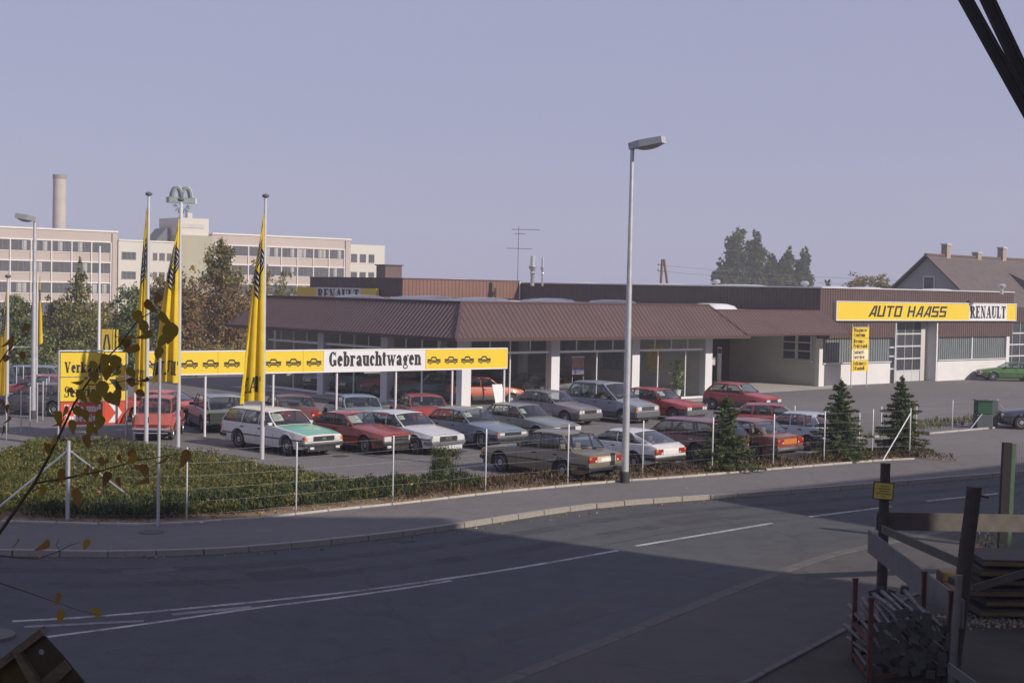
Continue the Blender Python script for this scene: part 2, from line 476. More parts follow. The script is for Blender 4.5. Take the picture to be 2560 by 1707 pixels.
def _block(ch):
    """slanted square-cut capitals"""
    t = 0.2; w = 0.8
    if ch == 'A': g = [[(0.0, 0), (0.22, 0), (0.62, 1), (0.42, 1)], _rect(0.6, 0, 0.8, 1), _rect(0.28, 0.2, 0.6, 0.36), _rect(0.42, 0.86, 0.8, 1)]
    elif ch == 'U': g = [_rect(0, 0, t, 1), _rect(0.6, 0, 0.8, 1), _rect(0, 0, 0.8, 0.17)]
    elif ch == 'T': g = [_rect(0, 0.83, 0.8, 1), _rect(0.3, 0, 0.5, 1)]
    elif ch == 'O': g = [_rect(0, 0, t, 1), _rect(0.6, 0, 0.8, 1), _rect(0, 0, 0.8, 0.17), _rect(0, 0.83, 0.8, 1)]
    elif ch == 'H': g = [_rect(0, 0, t, 1), _rect(0.6, 0, 0.8, 1), _rect(0, 0.42, 0.8, 0.59)]
    elif ch == 'S': g = [_rect(0, 0.83, 0.8, 1), _rect(0, 0.42, 0.8, 0.59), _rect(0, 0, 0.8, 0.17), _rect(0, 0.5, t, 1), _rect(0.6, 0, 0.8, 0.5)]
    elif ch == 'M': g = [_rect(0, 0, t, 1), _rect(0.8, 0, 1.0, 1), [(0.1, 1), (0.3, 1), (0.6, 0.3), (0.4, 0.3)], [(0.7, 1), (0.9, 1), (0.6, 0.3), (0.4, 0.3)]]; w = 1.0
    elif ch == 'N': g = [_rect(0, 0, t, 1), _rect(0.6, 0, 0.8, 1), [(0.0, 1), (0.22, 1), (0.8, 0), (0.58, 0)]]
    elif ch == 'F': g = [_rect(0, 0, t, 1), _rect(0, 0.83, 0.7, 1), _rect(0, 0.42, 0.6, 0.59)]
    elif ch == 'I': g = [_rect(0, 0, t, 1)]; w = t
    elif ch == 'L': g = [_rect(0, 0, t, 1), _rect(0, 0, 0.7, 0.17)]
    elif ch == 'E': g = [_rect(0, 0, t, 1), _rect(0, 0.83, 0.7, 1), _rect(0, 0.42, 0.6, 0.59), _rect(0, 0, 0.7, 0.17)]
    elif ch == 'R': g = [_rect(0, 0, t, 1), _rect(0, 0.83, 0.7, 1), _rect(0, 0.42, 0.7, 0.56), _rect(0.5, 0.42, 0.7, 1), [(0.5, 0), (0.75, 0), (0.45, 0.45), (0.25, 0.45)]]
    else: g = []; w = 0.45
    return g, w

def text_polys(s, height, width=None, gap=0.06, font=_glyph, shear=0.0):
    """polygons of a line of text, baseline at y=0, starting at x=0"""
    out = []; x = 0.0
    for ch in s:
        g, wd = font(ch)
        for p in g: out.append([(a + x + shear * b, b) for a, b in p])
        x += wd + gap
    tot = x - gap
    kx = (width / tot) if width else height
    return [[(a * kx, b * height) for a, b in p] for p in out], tot * kx

def lettering(mb, polys, org, ex, ez, nrm, off=0.004, layers=True):
    """lay text polygons on a plane: org + ex*x + ez*y, lifted off it along nrm; overlapping strokes get hair-thin steps"""
    org = Vector(org); ex = Vector(ex); ez = Vector(ez); nrm = Vector(nrm)
    for i, p in enumerate(polys):
        lift = off + (0.0004 * (i % 6) if layers else 0)
        mb.poly([org + ex * a + ez * b + nrm * lift for a, b in p])
    return mb
# ------------------------------------------------------------------ ground, road, pavements
ROAD_Z = -0.12
M_ROAD = asphalt('road_asphalt', (0.060, 0.064, 0.069), (0.098, 0.100, 0.103), 0.3, 0.18)
M_WALK = asphalt('pavement_asphalt', (0.130, 0.122, 0.120), (0.170, 0.159, 0.155), 0.22, 0.4)
M_LOT = asphalt('lot_asphalt', (0.130, 0.123, 0.124), (0.178, 0.167, 0.164), 0.35, 0.12)
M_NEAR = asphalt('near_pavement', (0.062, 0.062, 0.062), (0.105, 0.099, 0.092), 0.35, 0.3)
M_FIELD = plain('field_soil', (0.11, 0.105, 0.06), 0.95, var=0.35, scale=0.08)
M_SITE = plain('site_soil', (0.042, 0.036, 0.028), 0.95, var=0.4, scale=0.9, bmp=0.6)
M_SOIL = plain('bed_soil', (0.20, 0.145, 0.095), 0.95, var=0.35, scale=3.0, bmp=0.6)
M_KERB = plain('kerb_granite', (0.25, 0.23, 0.205), 0.85, var=0.2, scale=5.0, bmp=0.3, coord='Generated')
M_EDGE = plain('edging_concrete', (0.36, 0.34, 0.31), 0.85, var=0.18, scale=4.0, bmp=0.2)
M_MARK = None

def sheet(name, pts, z, mat, cuts=1):
    mb = MB(); mb.poly([(p[0], p[1], z) for p in pts])
    o = mb.build(name, mat)
    # face up
    if o.data.polygons[0].normal.z < 0:
        o.data.flip_normals()
    return tag(o, kind='structure')

sheet('ground', [(-2500, -1500), (2500, -1500), (2500, 3500), (-2500, 3500)], -0.17, M_FIELD)

def spline(pts, step):
    """even samples along a polyline smoothed by Catmull-Rom"""
    P = [Vector((p[0], p[1])) for p in pts]
    P = [P[0] * 2 - P[1]] + P + [P[-1] * 2 - P[-2]]
    fine = []
    for i in range(1, len(P) - 2):
        for k in range(20):
            t = k / 20
            a, b, c, d = P[i - 1], P[i], P[i + 1], P[i + 2]
            fine.append(0.5 * ((2 * b) + (c - a) * t + (2 * a - 5 * b + 4 * c - d) * t * t + (3 * b - a - 3 * c + d) * t ** 3))
    fine.append(P[-2])
    out = [fine[0]]; acc = 0.0
    for i in range(1, len(fine)):
        seg = (fine[i] - fine[i - 1]); L = seg.length
        while L > 1e-9 and acc + L >= step:
            k = (step - acc) / L
            p = fine[i - 1] + seg * k
            out.append(p); fine[i - 1] = p; seg = fine[i] - p; L = seg.length; acc = 0.0
        acc += L
    return out

kerb_px = [(0, 1375), (238, 1378.5), (408, 1376), (578, 1369), (799, 1351), (1000, 1329), (1166, 1306), (1385, 1273), (1530, 1256), (1696, 1243), (1829, 1234), (2028, 1220), (2492, 1183)]
KERB = [gp(*p, 0.0) for p in kerb_px]
d0 = (KERB[1] - KERB[0]).normalized(); d1 = (KERB[-1] - KERB[-3]).normalized()
KERB = [KERB[0] - Vector((30, -3, 0)), KERB[0] - d0 * 12] + KERB + [KERB[-1] + d1 * 15, KERB[-1] + d1 * 60]
edge_px = [(27, 1306), (218, 1311), (394, 1313), (544, 1303), (640, 1298), (799, 1280), (1000, 1260), (1265, 1230), (1564, 1203), (1700, 1194), (1862, 1180), (1956, 1172), (2204, 1152), (2303, 1147)]
EDGE = [gp(*p, 0.0) for p in edge_px]
EDGE_IN = list(EDGE)
KS = spline(KERB, 1.02)
ES = spline([EDGE[0] + (EDGE[0] - EDGE[1]) * 6] + EDGE, 1.02)

far_left = [(-70, 45), (-70, 300)]
sheet('road', [(-120, -60), (90, -60), (160, 70), (KERB[-1].x, KERB[-1].y)] + [(p.x, p.y) for p in reversed(KS)] + [(-60, 40), (-120, 40)], ROAD_Z, M_ROAD)
# pavement beyond the road and the big car park behind it
sheet('pavement', [(p.x, p.y) for p in KS] + [(KERB[-1].x + 5, KERB[-1].y + 8)] + [(EDGE[-1].x + 30, EDGE[-1].y + 24), (EDGE[-1].x, EDGE[-1].y)] + [(p.x, p.y) for p in reversed(EDGE)] + [(-30, 34.5), (-44, 41)], 0.0, M_WALK)
sheet('car_park', [(-16.5, 44)] + [(p.x, p.y) for p in EDGE] + [(EDGE[-1].x + 30, EDGE[-1].y + 24), (120, 110), (120, 210), (-45, 210), (-30, 90)], -0.004, M_LOT)
# side road left of the lot
sheet('side_road', [(-14.5, 36), (-16.5, 44), (-30, 90), (-45, 210), (-62, 210), (-44, 90), (-30, 36)], -0.008, M_WALK)

def kerbline(name, label, samples, mat, wdt, top, bot, gap=0.012, jit=0.004, side=1):
    root = tag(thing(name, None, None), kind='structure')
    mb0 = None
    meshes = []
    for k in range(4):
        mb = MB(); L = 1.02 - gap * (1 + 0.4 * k)
        mb.cbox(-L / 2, -wdt / 2, bot, L / 2, wdt / 2, top, 0.012)
        me = mb.mesh('kerb_stone'); me.materials.append(mat); meshes.append(me)
    for i in range(len(samples) - 1):
        a, b = samples[i], samples[i + 1]
        mid = (a + b) / 2; d = (b - a); nrm = Vector((-d.y, d.x)).normalized()
        c = mid + nrm * (wdt / 2 * side + random.uniform(-jit, jit))
        ref('kerb_stone', meshes[i % 4], root, (c.x, c.y, random.uniform(-0.005, 0.005)), (0, 0, math.atan2(d.y, d.x) + random.uniform(-0.004, 0.004)))
    return root
vis = [p for p in KS if p.x > -18 and p.y < 66]
kerbline('kerb', None, vis, M_KERB, 0.15, 0.012, -0.22, side=1)
kerbline('pavement_edging', None, [p for p in ES if p.x > -17], M_EDGE, 0.09, 0.05, -0.2, side=1)

# painted road markings
mk, t, b = newmat('road_paint')
f = noise(t, 14, 5, 0.7); f2 = noise(t, 1.4, 4, 0.6)
fm = mixc(t, 0.5, f, f2)
c = ramp(t, fm, [(0.38, (0.10, 0.10, 0.102)), (0.50, (0.34, 0.335, 0.33)), (0.64, (0.52, 0.51, 0.50))])
t.links.new(c, b.inputs['Base Color']); b.inputs['Roughness'].default_value = 0.8
mk2, t, b = newmat('worn_road_paint')
f = noise(t, 10, 5, 0.7); f2 = noise(t, 0.9, 4, 0.6)
c = ramp(t, mixc(t, 0.5, f, f2), [(0.40, (0.125, 0.124, 0.128)), (0.62, (0.26, 0.26, 0.265))])
t.links.new(c, b.inputs['Base Color']); b.inputs['Roughness'].default_value = 0.85
MZ = ROAD_Z + 0.004
def mark(px, wd, mat, name='road_marking', z=MZ):
    P = [gp(a, bb, z) for a, bb in px]
    if len(P) > 2: P = [Vector((q.x, q.y, z)) for q in spline([(p.x, p.y) for p in P], 0.5)]
    mb = MB()
    for i in range(len(P) - 1):
        d = (P[i + 1] - P[i]).normalized(); s = Vector((-d.y, d.x, 0)) * wd / 2
        mb.quad(P[i] + s, P[i] - s, P[i + 1] - s, P[i + 1] + s)
    return tag(mb.build(name, mat), kind='structure')
mark([(31, 1552), (238, 1540), (510, 1516), (799, 1487), (1000, 1462), (1280, 1421), (1563, 1372)], 0.13, mk)
mark([(119, 1591), (374, 1557), (646, 1518), (799, 1499), (1000, 1471), (1150, 1447)], 0.12, mk)
mark([(60, 1566), (300, 1554), (420, 1549)], 0.16, mk2, z=MZ + 0.002)
mark([(430, 1535), (560, 1523), (680, 1512)], 0.2, mk2, z=MZ + 0.002)
for a, bq in (((1590, 1364), (1931, 1307)), ((2024, 1291), (2230, 1265)), ((2316, 1252), (2495, 1233)), ((2570, 1226), (2760, 1208))):
    mark([a, bq], 0.13, mk)

# near side: flush gutter stones, dusty pavement and the building site
g0 = [gp(1252, 1707, ROAD_Z), gp(1982, 1419, ROAD_Z), gp(2194, 1362, ROAD_Z), gp(2560, 1290, ROAD_Z)]
s0 = [gp(1862, 1707, ROAD_Z), gp(2114, 1571, ROAD_Z), gp(2330, 1470, ROAD_Z), gp(2560, 1400, ROAD_Z)]
near_in = [g0[0] - (g0[1] - g0[0]).normalized() * 30] + g0 + [g0[-1] + (g0[-1] - g0[-2]).normalized() * 40]
near_out = [s0[0] - (g0[1] - g0[0]).normalized() * 30] + s0 + [s0[-1] + (g0[-1] - g0[-2]).normalized() * 40]
mb = MB()
for i in range(len(near_in) - 1):
    mb.add([(p.x, p.y, ROAD_Z + 0.010) for p in (near_in[i], near_out[i], near_out[i + 1], near_in[i + 1])], [(0, 1, 2, 3)])
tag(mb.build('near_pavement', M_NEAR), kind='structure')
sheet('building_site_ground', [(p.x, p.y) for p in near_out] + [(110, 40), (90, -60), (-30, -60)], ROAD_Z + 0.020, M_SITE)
gs = spline(near_in, 1.02)
root = tag(thing('gutter', None, None), kind='structure')
mb = MB(); mb.cbox(-0.5, -0.15, -0.2, 0.5, 0.15, 0.0, 0.01); me = mb.mesh('gutter_stone'); me.materials.append(plain('gutter_concrete', (0.092, 0.087, 0.081), 0.9, var=0.22, scale=4, bmp=0.3))
for i in range(len(gs) - 1):
    p = (gs[i] + gs[i + 1]) / 2; d = gs[i + 1] - gs[i]
    if -8 < p.x < 26 and 10 < p.y < 55:
        ref('gutter_stone', me, root, (p.x, p.y, ROAD_Z + 0.018 + random.uniform(-0.003, 0.003)), (0, 0, math.atan2(d.y, d.x)))
ss = spline(near_out, 1.02)
kerbline('near_kerb', None, [p for p in ss if -6 < p.x < 22 and 10 < p.y < 45], plain('old_kerb', (0.10, 0.094, 0.086), 0.9, var=0.25, scale=4, bmp=0.4), 0.12, -0.055, -0.3, side=-1)

# traffic island nose at the left
isl = gp(-70, 1592, ROAD_Z)
mb = MB(); pts = []
for k in range(28):
    a = 2 * math.pi * k / 28
    pts.append(Vector((isl.x + 1.0 * math.cos(a) * (1.5 if math.cos(a) < 0 else 0.7), isl.y + 0.55 * math.sin(a), ROAD_Z)))
mb.prism(pts, (0, 0, 0.05))
tag(mb.build('traffic_island', plain('island_concrete', (0.11, 0.107, 0.104), 0.9, var=0.2, scale=2)), kind='structure')

# the concrete apron in front of the showroom and under the wash canopy
C0 = gp(1150, 1027)
def B(u_, v_, z_=0.0): return C0 + BU * u_ + BV * v_ + Vector((0, 0, z_))
M_APRON = plain('apron_concrete', (0.36, 0.345, 0.325), 0.85, var=0.14, scale=0.8, bmp=0.2)
sheet('showroom_apron', [B(-1.5, -1.3), B(18.6, -1.3), B(18.6, 19), B(-1.5, 19)], 0.004, M_APRON)
sheet('wash_apron', [B(18.7, 1.2), B(34.2, 2.2), B(34.2, 14), B(18.7, 14)], 0.004, M_APRON)
# ------------------------------------------------------------------ materials of the buildings
M_BROWN = plain('brown_steel', (0.092, 0.057, 0.053), 0.5, var=0.12, scale=0.7, coord='Object')
M_BROWN_D = plain('dark_shaded_brown_steel', (0.075, 0.048, 0.046), 0.55, var=0.14, scale=0.7)  # darker brown; on the left sides it carries their shade in the colour
M_FASCIA = plain('brown_trim', (0.07, 0.038, 0.035), 0.5)
M_WHITE = plain('white_render', (0.58, 0.57, 0.565), 0.8, var=0.06, scale=0.7, bmp=0.1)
M_COLUMN = plain('white_column', (0.58, 0.58, 0.60), 0.6, var=0.05, scale=1.0)
M_FRAME = plain('light_frame', (0.70, 0.70, 0.72), 0.4, metal=0.3, var=0.05)
M_ROOF = plain('roof_membrane', (0.40, 0.39, 0.38), 0.85, var=0.2, scale=0.4)
M_DOME = plain('skylight_acrylic', (0.6, 0.6, 0.6), 0.25, var=0.03)
M_INT = plain('interior_dark', (0.40, 0.405, 0.39), 0.9, var=0.15, scale=0.6)
M_FLOOR = plain('showroom_tiles', (0.36, 0.345, 0.32), 0.35, var=0.12, scale=2)
M_CEIL = plain('showroom_ceiling', (0.72, 0.72, 0.70), 0.9)
M_GLASS = glassmat('showroom_glass', (0.93, 0.96, 0.94), refl0=0.05)
M_CARGLASS = glassmat('car_glass', (0.66, 0.72, 0.72))
M_PROFILIT = plain('profiled_glass', (0.155, 0.175, 0.18), 0.35, var=0.12, scale=1.2, coat=0.3)
M_CONC = plain('grey_render', (0.46, 0.45, 0.43), 0.85, var=0.12, scale=0.5, bmp=0.2)
M_STEEL = plain('galvanised_steel', (0.50, 0.51, 0.53), 0.45, metal=0.55, var=0.14, scale=5)
M_BLACK = plain('black_print', (0.012, 0.011, 0.011), 0.6, var=0.05)
M_YELLOW = plain('sign_yellow', (0.68, 0.49, 0.028), 0.45, var=0.04, scale=0.8)
M_SIGNW = plain('sign_white', (0.62, 0.62, 0.64), 0.45, var=0.03)
M_DKGLASS = plain('dark_window', (0.045, 0.052, 0.06), 0.12, var=0.3, scale=0.6)
UZ = Vector((0, 0, 1))

def corr(mb, org, ex, up, nrm, a0, a1, b0, b1, per=0.30, dep=0.035):
    """trapezoid-ribbed sheet; bottom runs a0..a1 along ex, top b0..b1 (hips cut the ribs)"""
    org = Vector(org); ex = Vector(ex); up = Vector(up); nrm = Vector(nrm)
    prof = [(0.0, 0), (0.55, 0), (0.66, 1), (0.89, 1)]
    S = []
    k = 0
    while True:
        done = False
        for f, h in prof:
            s = a0 + (k + f) * per
            if s >= a1: done = True; break
            S.append((s, h * dep))
        if done: break
        k += 1
    S.append((a1, 0))
    ext = set()
    for bb in (b0, b1):
        if a0 < bb < a1: S.append((bb, None))
    S.sort(key=lambda q: q[0])
    for i, q in enumerate(S):
        if q[1] is None: S[i] = (q[0], S[i - 1][1])
    def top(s):
        if b0 > a0 and s < b0: return (s - a0) / (b0 - a0)
        if b1 < a1 and s > b1: return (a1 - s) / (a1 - b1)
        return 1.0
    vs = []; fs = []
    for s, h in S:
        vs.append(org + ex * s + nrm * h); vs.append(org + ex * s + up * top(s) + nrm * h)
    for i in range(len(S) - 1):
        fs.append((2 * i, 2 * i + 2, 2 * i + 3, 2 * i + 1))
    mb.add(vs, fs)
    return mb

# ================================================================== showroom
SW = 17.5            # side of the square glass hall
EO, ZE, ZT = 1.6, 3.45, 5.13
shop = thing('showroom', 'glazed car showroom with brown ribbed mansard roof behind the parked cars', 'building', C0)
def bld(mb, name, mat, parent, smooth=False):
    o = mb.build(name, mat, None, smooth)
    off = parent.location
    for v in o.data.vertices: v.co -= off
    o.parent = parent
    return o
mb = MB()
slp = lambda nv: (-nv * EO) + UZ * (ZT - ZE)
def slope_n(nv): return (nv * (ZT - ZE) + UZ * EO).normalized()
roof = None
# four roof slopes
faces = [(B(-EO, -EO, ZE), BU, -BV), (B(-EO, SW + EO, ZE), -BV, -BU), (B(SW + EO, SW + EO, ZE), -BU, BV), (B(SW + EO, -EO, ZE), BV, BU)]
roof_parts = []
for i, (o_, ex_, nv_) in enumerate(faces):
    mb = MB(); corr(mb, o_, ex_, slp(nv_), slope_n(nv_), 0, SW + 2 * EO, EO, SW + EO)
    bld(mb, 'roof_slope', M_BROWN, shop)
mb = MB()
CELL = SW / 7; SKY = {(1, 1), (1, 3), (1, 5), (3, 1), (3, 3), (3, 5), (5, 1), (5, 3)}     # roof openings added to bring daylight onto the cars on show
def cells(z, mat, name):
    mb = MB()
    for i in range(7):
        for j in range(7):
            if (i, j) in SKY: continue
            mb.quad(B(i * CELL, j * CELL, z), B((i + 1) * CELL, j * CELL, z), B((i + 1) * CELL, (j + 1) * CELL, z), B(i * CELL, (j + 1) * CELL, z))
    return bld(mb, name, mat, shop)
cells(ZT - 0.02, M_ROOF, 'flat_roof'); cells(ZE - 0.05, M_CEIL, 'ceiling')
M_ACRYL = glassmat('added_rooflight_acrylic', (0.85, 0.86, 0.86), 0.2)
for (i, j) in sorted(SKY):
    mb = MB(); x0, y0 = i * CELL, j * CELL; n = 6; vs = []; fs = []
    for a in range(n + 1):
        for b_ in range(n + 1):
            p_, q_ = a / n, b_ / n
            vs.append(B(x0 + CELL * p_, y0 + CELL * q_, ZT - 0.02 + 0.22 * (max(0, 1 - (2 * p_ - 1) ** 4) * max(0, 1 - (2 * q_ - 1) ** 4)) ** 0.6))
    for a in range(n):
        for b_ in range(n): k = a * (n + 1) + b_; fs.append((k, k + n + 1, k + n + 2, k + 1))
    mb.add(vs, fs); bld(mb, 'added_rooflight', M_ACRYL, shop, True)
mb = MB()
e = EO + 0.03
for (p, q) in ((B(-e, -e, ZE), B(SW + e, -e, ZE)), (B(-e, -e, ZE), B(-e, SW + e, ZE)), (B(SW + e, -e, ZE), B(SW + e, SW + e, ZE))):
    mb.bar(p, q, 0.06, 0.16)
for (p, q) in ((B(0, 0, ZT + 0.03), B(SW, 0, ZT + 0.03)), (B(0, 0, ZT + 0.03), B(0, SW, ZT + 0.03)), (B(SW, 0, ZT + 0.03), B(SW, SW, ZT + 0.03)), (B(0, SW, ZT + 0.03), B(SW, SW, ZT + 0.03))):
    mb.bar(p, q, 0.12, 0.1)
bld(mb, 'eaves_trim', M_FASCIA, shop)
for (p, q) in ((B(-EO, -EO, ZE), B(0, 0, ZT)), (B(SW + EO, -EO, ZE), B(SW, 0, ZT)), (B(-EO, SW + EO, ZE), B(0, SW, ZT))):
    mb = MB(); mb.bar(p + UZ * 0.03, q + UZ * 0.03, 0.14, 0.06); bld(mb, 'hip_cap', M_BROWN, shop)
mb = MB(); mb.box(0, 0, 0, 1, 1, 1)
for (p, q, r_, s_) in ((B(-EO, -EO), B(SW + EO, -EO), B(SW, 0), B(0, 0)), (B(-EO, -EO), B(0, 0), B(0, SW), B(-EO, SW + EO)), (B(SW + EO, -EO), B(SW + EO, SW + EO), B(SW, SW), B(SW, 0)), (B(-EO, SW + EO), B(0, SW), B(SW, SW), B(SW + EO, SW + EO))):
    mb = MB(); mb.quad(*[v_ + UZ * (ZE - 0.05) for v_ in (p, q, r_, s_)]); bld(mb, 'soffit', M_CEIL, shop)
mb = MB(); mb.poly([B(0.02, 0.02, 0.06), B(SW, 0.02, 0.06), B(SW, SW, 0.06), B(0.02, SW, 0.06)])
bld(mb, 'floor', M_FLOOR, shop)
mb = MB(); mb.obox(B(SW - 0.2, 0.25, 0), BU * 0.2, BV * (SW - 0.25), UZ * 3.4); bld(mb, 'inner_wall', M_INT, shop)
mb = MB(); mb.obox(B(0.4, SW - 0.2, 0), BU * (SW - 0.6), BV * 0.2, UZ * 3.4); bld(mb, 'inner_wall', M_INT, shop)
COLS = [0.0, 5.74, 11.49, 17.23]
cw = 0.56
for i, c in enumerate(COLS):
    mb = MB(); mb.obox(B(c - 0.02, -0.12, 0), BU * cw, BV * 0.42, UZ * (ZE - 0.05)); bld(mb, 'column', M_COLUMN, shop)
    if i:
        mb = MB(); mb.obox(B(-0.12, c, 0), BU * 0.42, BV * cw, UZ * (ZE - 0.05)); bld(mb, 'column', M_COLUMN, shop)
mb = MB(); mb.obox(B(5.6, 8.6, 0.06), BU * 0.4, BV * 0.4, UZ * 3.3); bld(mb, 'inner_column', M_COLUMN, shop)
mb = MB(); mb.obox(B(11.5, 8.6, 0.06), BU * 0.4, BV * 0.4, UZ * 3.3); bld(mb, 'inner_column', M_COLUMN, shop)

def glazing(parent, org, ex, nrm, L, zs, uppers, lowers, tz=2.72, topz=3.40, door=False):
    """one bay between two columns: frame bars and each pane"""
    bar = lambda a, b, w_=0.07: MB().bar(org + ex * a[0] + UZ * a[1], org + ex * b[0] + UZ * b[1], w_, w_, nrm)
    items = []
    items.append(bar((0, zs), (L, zs), 0.12)); items.append(bar((0, tz), (L, tz), 0.11)); items.append(bar((0, topz), (L, topz), 0.07))
    for k in range(1, uppers):
        items.append(bar((L * k / uppers, tz), (L * k / uppers, topz), 0.05))
    lw = [0] + lowers + [L]
    for x in lowers: items.append(bar((x, zs), (x, tz), 0.06))
    for it in items: bld(it, 'window_bar', M_FRAME, parent)
    for k in range(uppers):
        a, b_ = L * k / uppers, L * (k + 1) / uppers
        mb = MB(); mb.quad(org + ex * a + UZ * tz, org + ex * b_ + UZ * tz, org + ex * b_ + UZ * topz, org + ex * a + UZ * topz)
        bld(mb, 'window_pane', M_GLASS, parent)
    for a, b_ in zip(lw[:-1], lw[1:]):
        mb = MB(); mb.quad(org + ex * a + UZ * zs, org + ex * b_ + UZ * zs, org + ex * b_ + UZ * tz, org + ex * a + UZ * tz)
        bld(mb, 'window_pane', M_GLASS, parent)
for i in range(3):
    a = COLS[i] + cw - 0.02; L = COLS[i + 1] - COLS[i] - cw
    low = [[L * 0.5], [L * 0.53], [L * 0.30, L * 0.72]][i]
    glazing(shop, B(a, 0.06), BU, BN, L, 0.1, 4, low)
    a = COLS[i] + (cw if i else 0.45); L = COLS[i + 1] - a
    glazing(shop, B(0.06, a), BV, -BU, L, 0.1, 4, [L * 0.5])

# fittings inside
M_DESK = plain('desk_wood', (0.24, 0.16, 0.09), 0.5, var=0.2, scale=3)
for (uu, vv, lab) in ((14.2, 5.5, 'brown sales desk inside the showroom by the right wall'), (13.6, 10.5, 'brown sales desk deeper inside the showroom')):
    dk = thing('sales_desk', lab, 'desk', B(uu, vv, 0.06))
    mb = MB(); mb.obox(BU * -0.9 + UZ * 0.70, BU * 1.8, BV * 0.8, UZ * 0.05); mb.build('desk_top', M_DESK, dk)
    for k in (-0.85, 0.45):
        mb = MB(); mb.obox(BU * k, BU * 0.4, BV * 0.75, UZ * 0.70); mb.build('drawer_block', M_DESK, dk)
for (vv, zz_, wd_, ht_, cc, lab) in ((3.2, 1.3, 1.2, 1.5, (0.55, 0.42, 0.05), 'yellow poster on the right inner wall of the showroom'), (6.4, 1.2, 1.6, 1.2, (0.16, 0.22, 0.32), 'blue poster on the right inner wall of the showroom'), (10.0, 1.3, 1.2, 1.5, (0.5, 0.5, 0.48), 'white poster on the right inner wall of the showroom')):
    o = thing('wall_poster', lab, 'poster', B(17.27, vv, zz_))
    mb = MB(); mb.obox(Vector((0, 0, 0)), BV * wd_, -BU * 0.02, UZ * ht_); mb.build('sheet', plain('poster_' + lab[:6], cc, 0.6, var=0.35, scale=2.5), o)
    mb = MB(); mb.obox(-BV * 0.03 - UZ * 0.03, BV * (wd_ + 0.06), -BU * 0.012, UZ * (ht_ + 0.06)); mb.build('frame', M_FRAME, o)

# ================================================================== workshop and halls
WS = B(32.47, 3.78)
def W(u_, v_, z_=0.0): return WS + BU * u_ + BV * v_ + UZ * z_
shed = thing('workshop', 'long workshop with white plinth, brown ribbed parapet and roller doors', 'building', WS)
ZP = 6.28; WL = 22.98
# parapet: front band (cut up over the door) and the left side, its shade put into a darker brown
mb = MB(); corr(mb, W(0, 0, 3.06), BU, UZ * (ZP - 3.06), BN, 0, 8.15, 0, 8.15, 0.26); bld(mb, 'parapet_cladding', M_BROWN, shed)
mb = MB(); corr(mb, W(0, 0, 4.12), BU, UZ * (ZP - 4.12), BN, 8.15, 13.4, 8.15, 13.4, 0.26); bld(mb, 'parapet_cladding', M_BROWN, shed)
mb = MB(); corr(mb, W(0, 0, 3.06), BU, UZ * (ZP - 3.06), BN, 13.4, WL, 13.4, WL, 0.26); bld(mb, 'parapet_cladding', M_BROWN, shed)
mb = MB(); corr(mb, W(0, 29.08, 3.2), -BV, UZ * (ZP - 3.2), -BU, 0, 29.08, 0, 29.08, 0.3); bld(mb, 'parapet_cladding', M_BROWN_D, shed)
mb = MB(); mb.obox(W(-0.02, 0.02, 3.06), BU * 0.06, BV * 0.2, UZ * (ZP - 3.06)); bld(mb, 'corner_trim', M_FASCIA, shed)
mb = MB(); mb.bar(W(-0.05, -0.02, ZP + 0.03), W(WL, -0.02, ZP + 0.03), 0.14, 0.08); mb.bar(W(-0.03, 0, ZP + 0.03), W(-0.03, 29, ZP + 0.03), 0.14, 0.08)
bld(mb, 'coping', plain('aluminium_coping', (0.62, 0.61, 0.60), 0.4, metal=0.4), shed)
mb = MB(); mb.poly([W(0.05, 0.1, ZP - 0.12), W(WL, 0.1, ZP - 0.12), W(WL, 40, ZP - 0.12), W(0.05, 40, ZP - 0.12)]); bld(mb, 'flat_roof', M_ROOF, shed)
mb = MB(); mb.obox(W(WL - 0.05, 0.1, 3.0), BU * 0.05, BV * 30, UZ * (ZP - 3.0)); bld(mb, 'side_wall', M_BROWN, shed)
# walls of the front
mb = MB(); mb.obox(W(0, 0.02, 0), BU * 0.36, BV * 0.3, UZ * 3.06); bld(mb, 'pillar', M_WHITE, shed)
mb = MB(); mb.obox(W(0.36, 0.03, 0), BU * (7.75 - 0.36), BV * 0.3, UZ * 1.42); bld(mb, 'plinth', M_WHITE, shed)
mb = MB(); mb.obox(W(13.35, 0.03, 0), BU * (22.2 - 13.35), BV * 0.3, UZ * 1.42); bld(mb, 'plinth', M_WHITE, shed)
mb = MB(); mb.obox(W(22.2, 0.0, 0), BU * 0.42, BV * 0.3, UZ * 3.05); bld(mb, 'pillar', M_WHITE, shed)
mb = MB(); mb.obox(W(12.5, 0.85, 0), BU * 0.85, BV * 0.2, UZ * 4.1); bld(mb, 'door_reveal', M_CONC, shed)
mb = MB(); mb.obox(W(13.2, 0.05, 0), BU * 0.15, BV * 0.9, UZ * 4.1); bld(mb, 'door_reveal', M_WHITE, shed)
for a, b_ in ((0.36, 7.75), (13.35, 22.2)):
    mb = MB(); mb.bar(W(a, 0.0, 1.45), W(b_, 0.0, 1.45), 0.16, 0.06); bld(mb, 'window_sill', M_FRAME, shed)
    nn = int((b_ - a) / 0.26); st = (b_ - a) / nn
    for k in range(nn):
        mb = MB(); x = a + k * st
        mb.poly([W(x + 0.01, 0.16, 1.48), W(x + st - 0.01, 0.16, 1.48), W(x + st - 0.01, 0.16, 3.06), W(x + 0.01, 0.16, 3.06)])
        mb.obox(W(x + 0.0, 0.12, 1.48), BU * 0.012, BV * 0.05, UZ * 1.58)
        bld(mb, 'glass_plank', M_PROFILIT, shed)
for x in (3.95, 17.7):
    mb = MB(); mb.obox(W(x, 0.08, 1.48), BU * 0.14, BV * 0.06, UZ * 1.58); bld(mb, 'mullion', M_FRAME, shed)
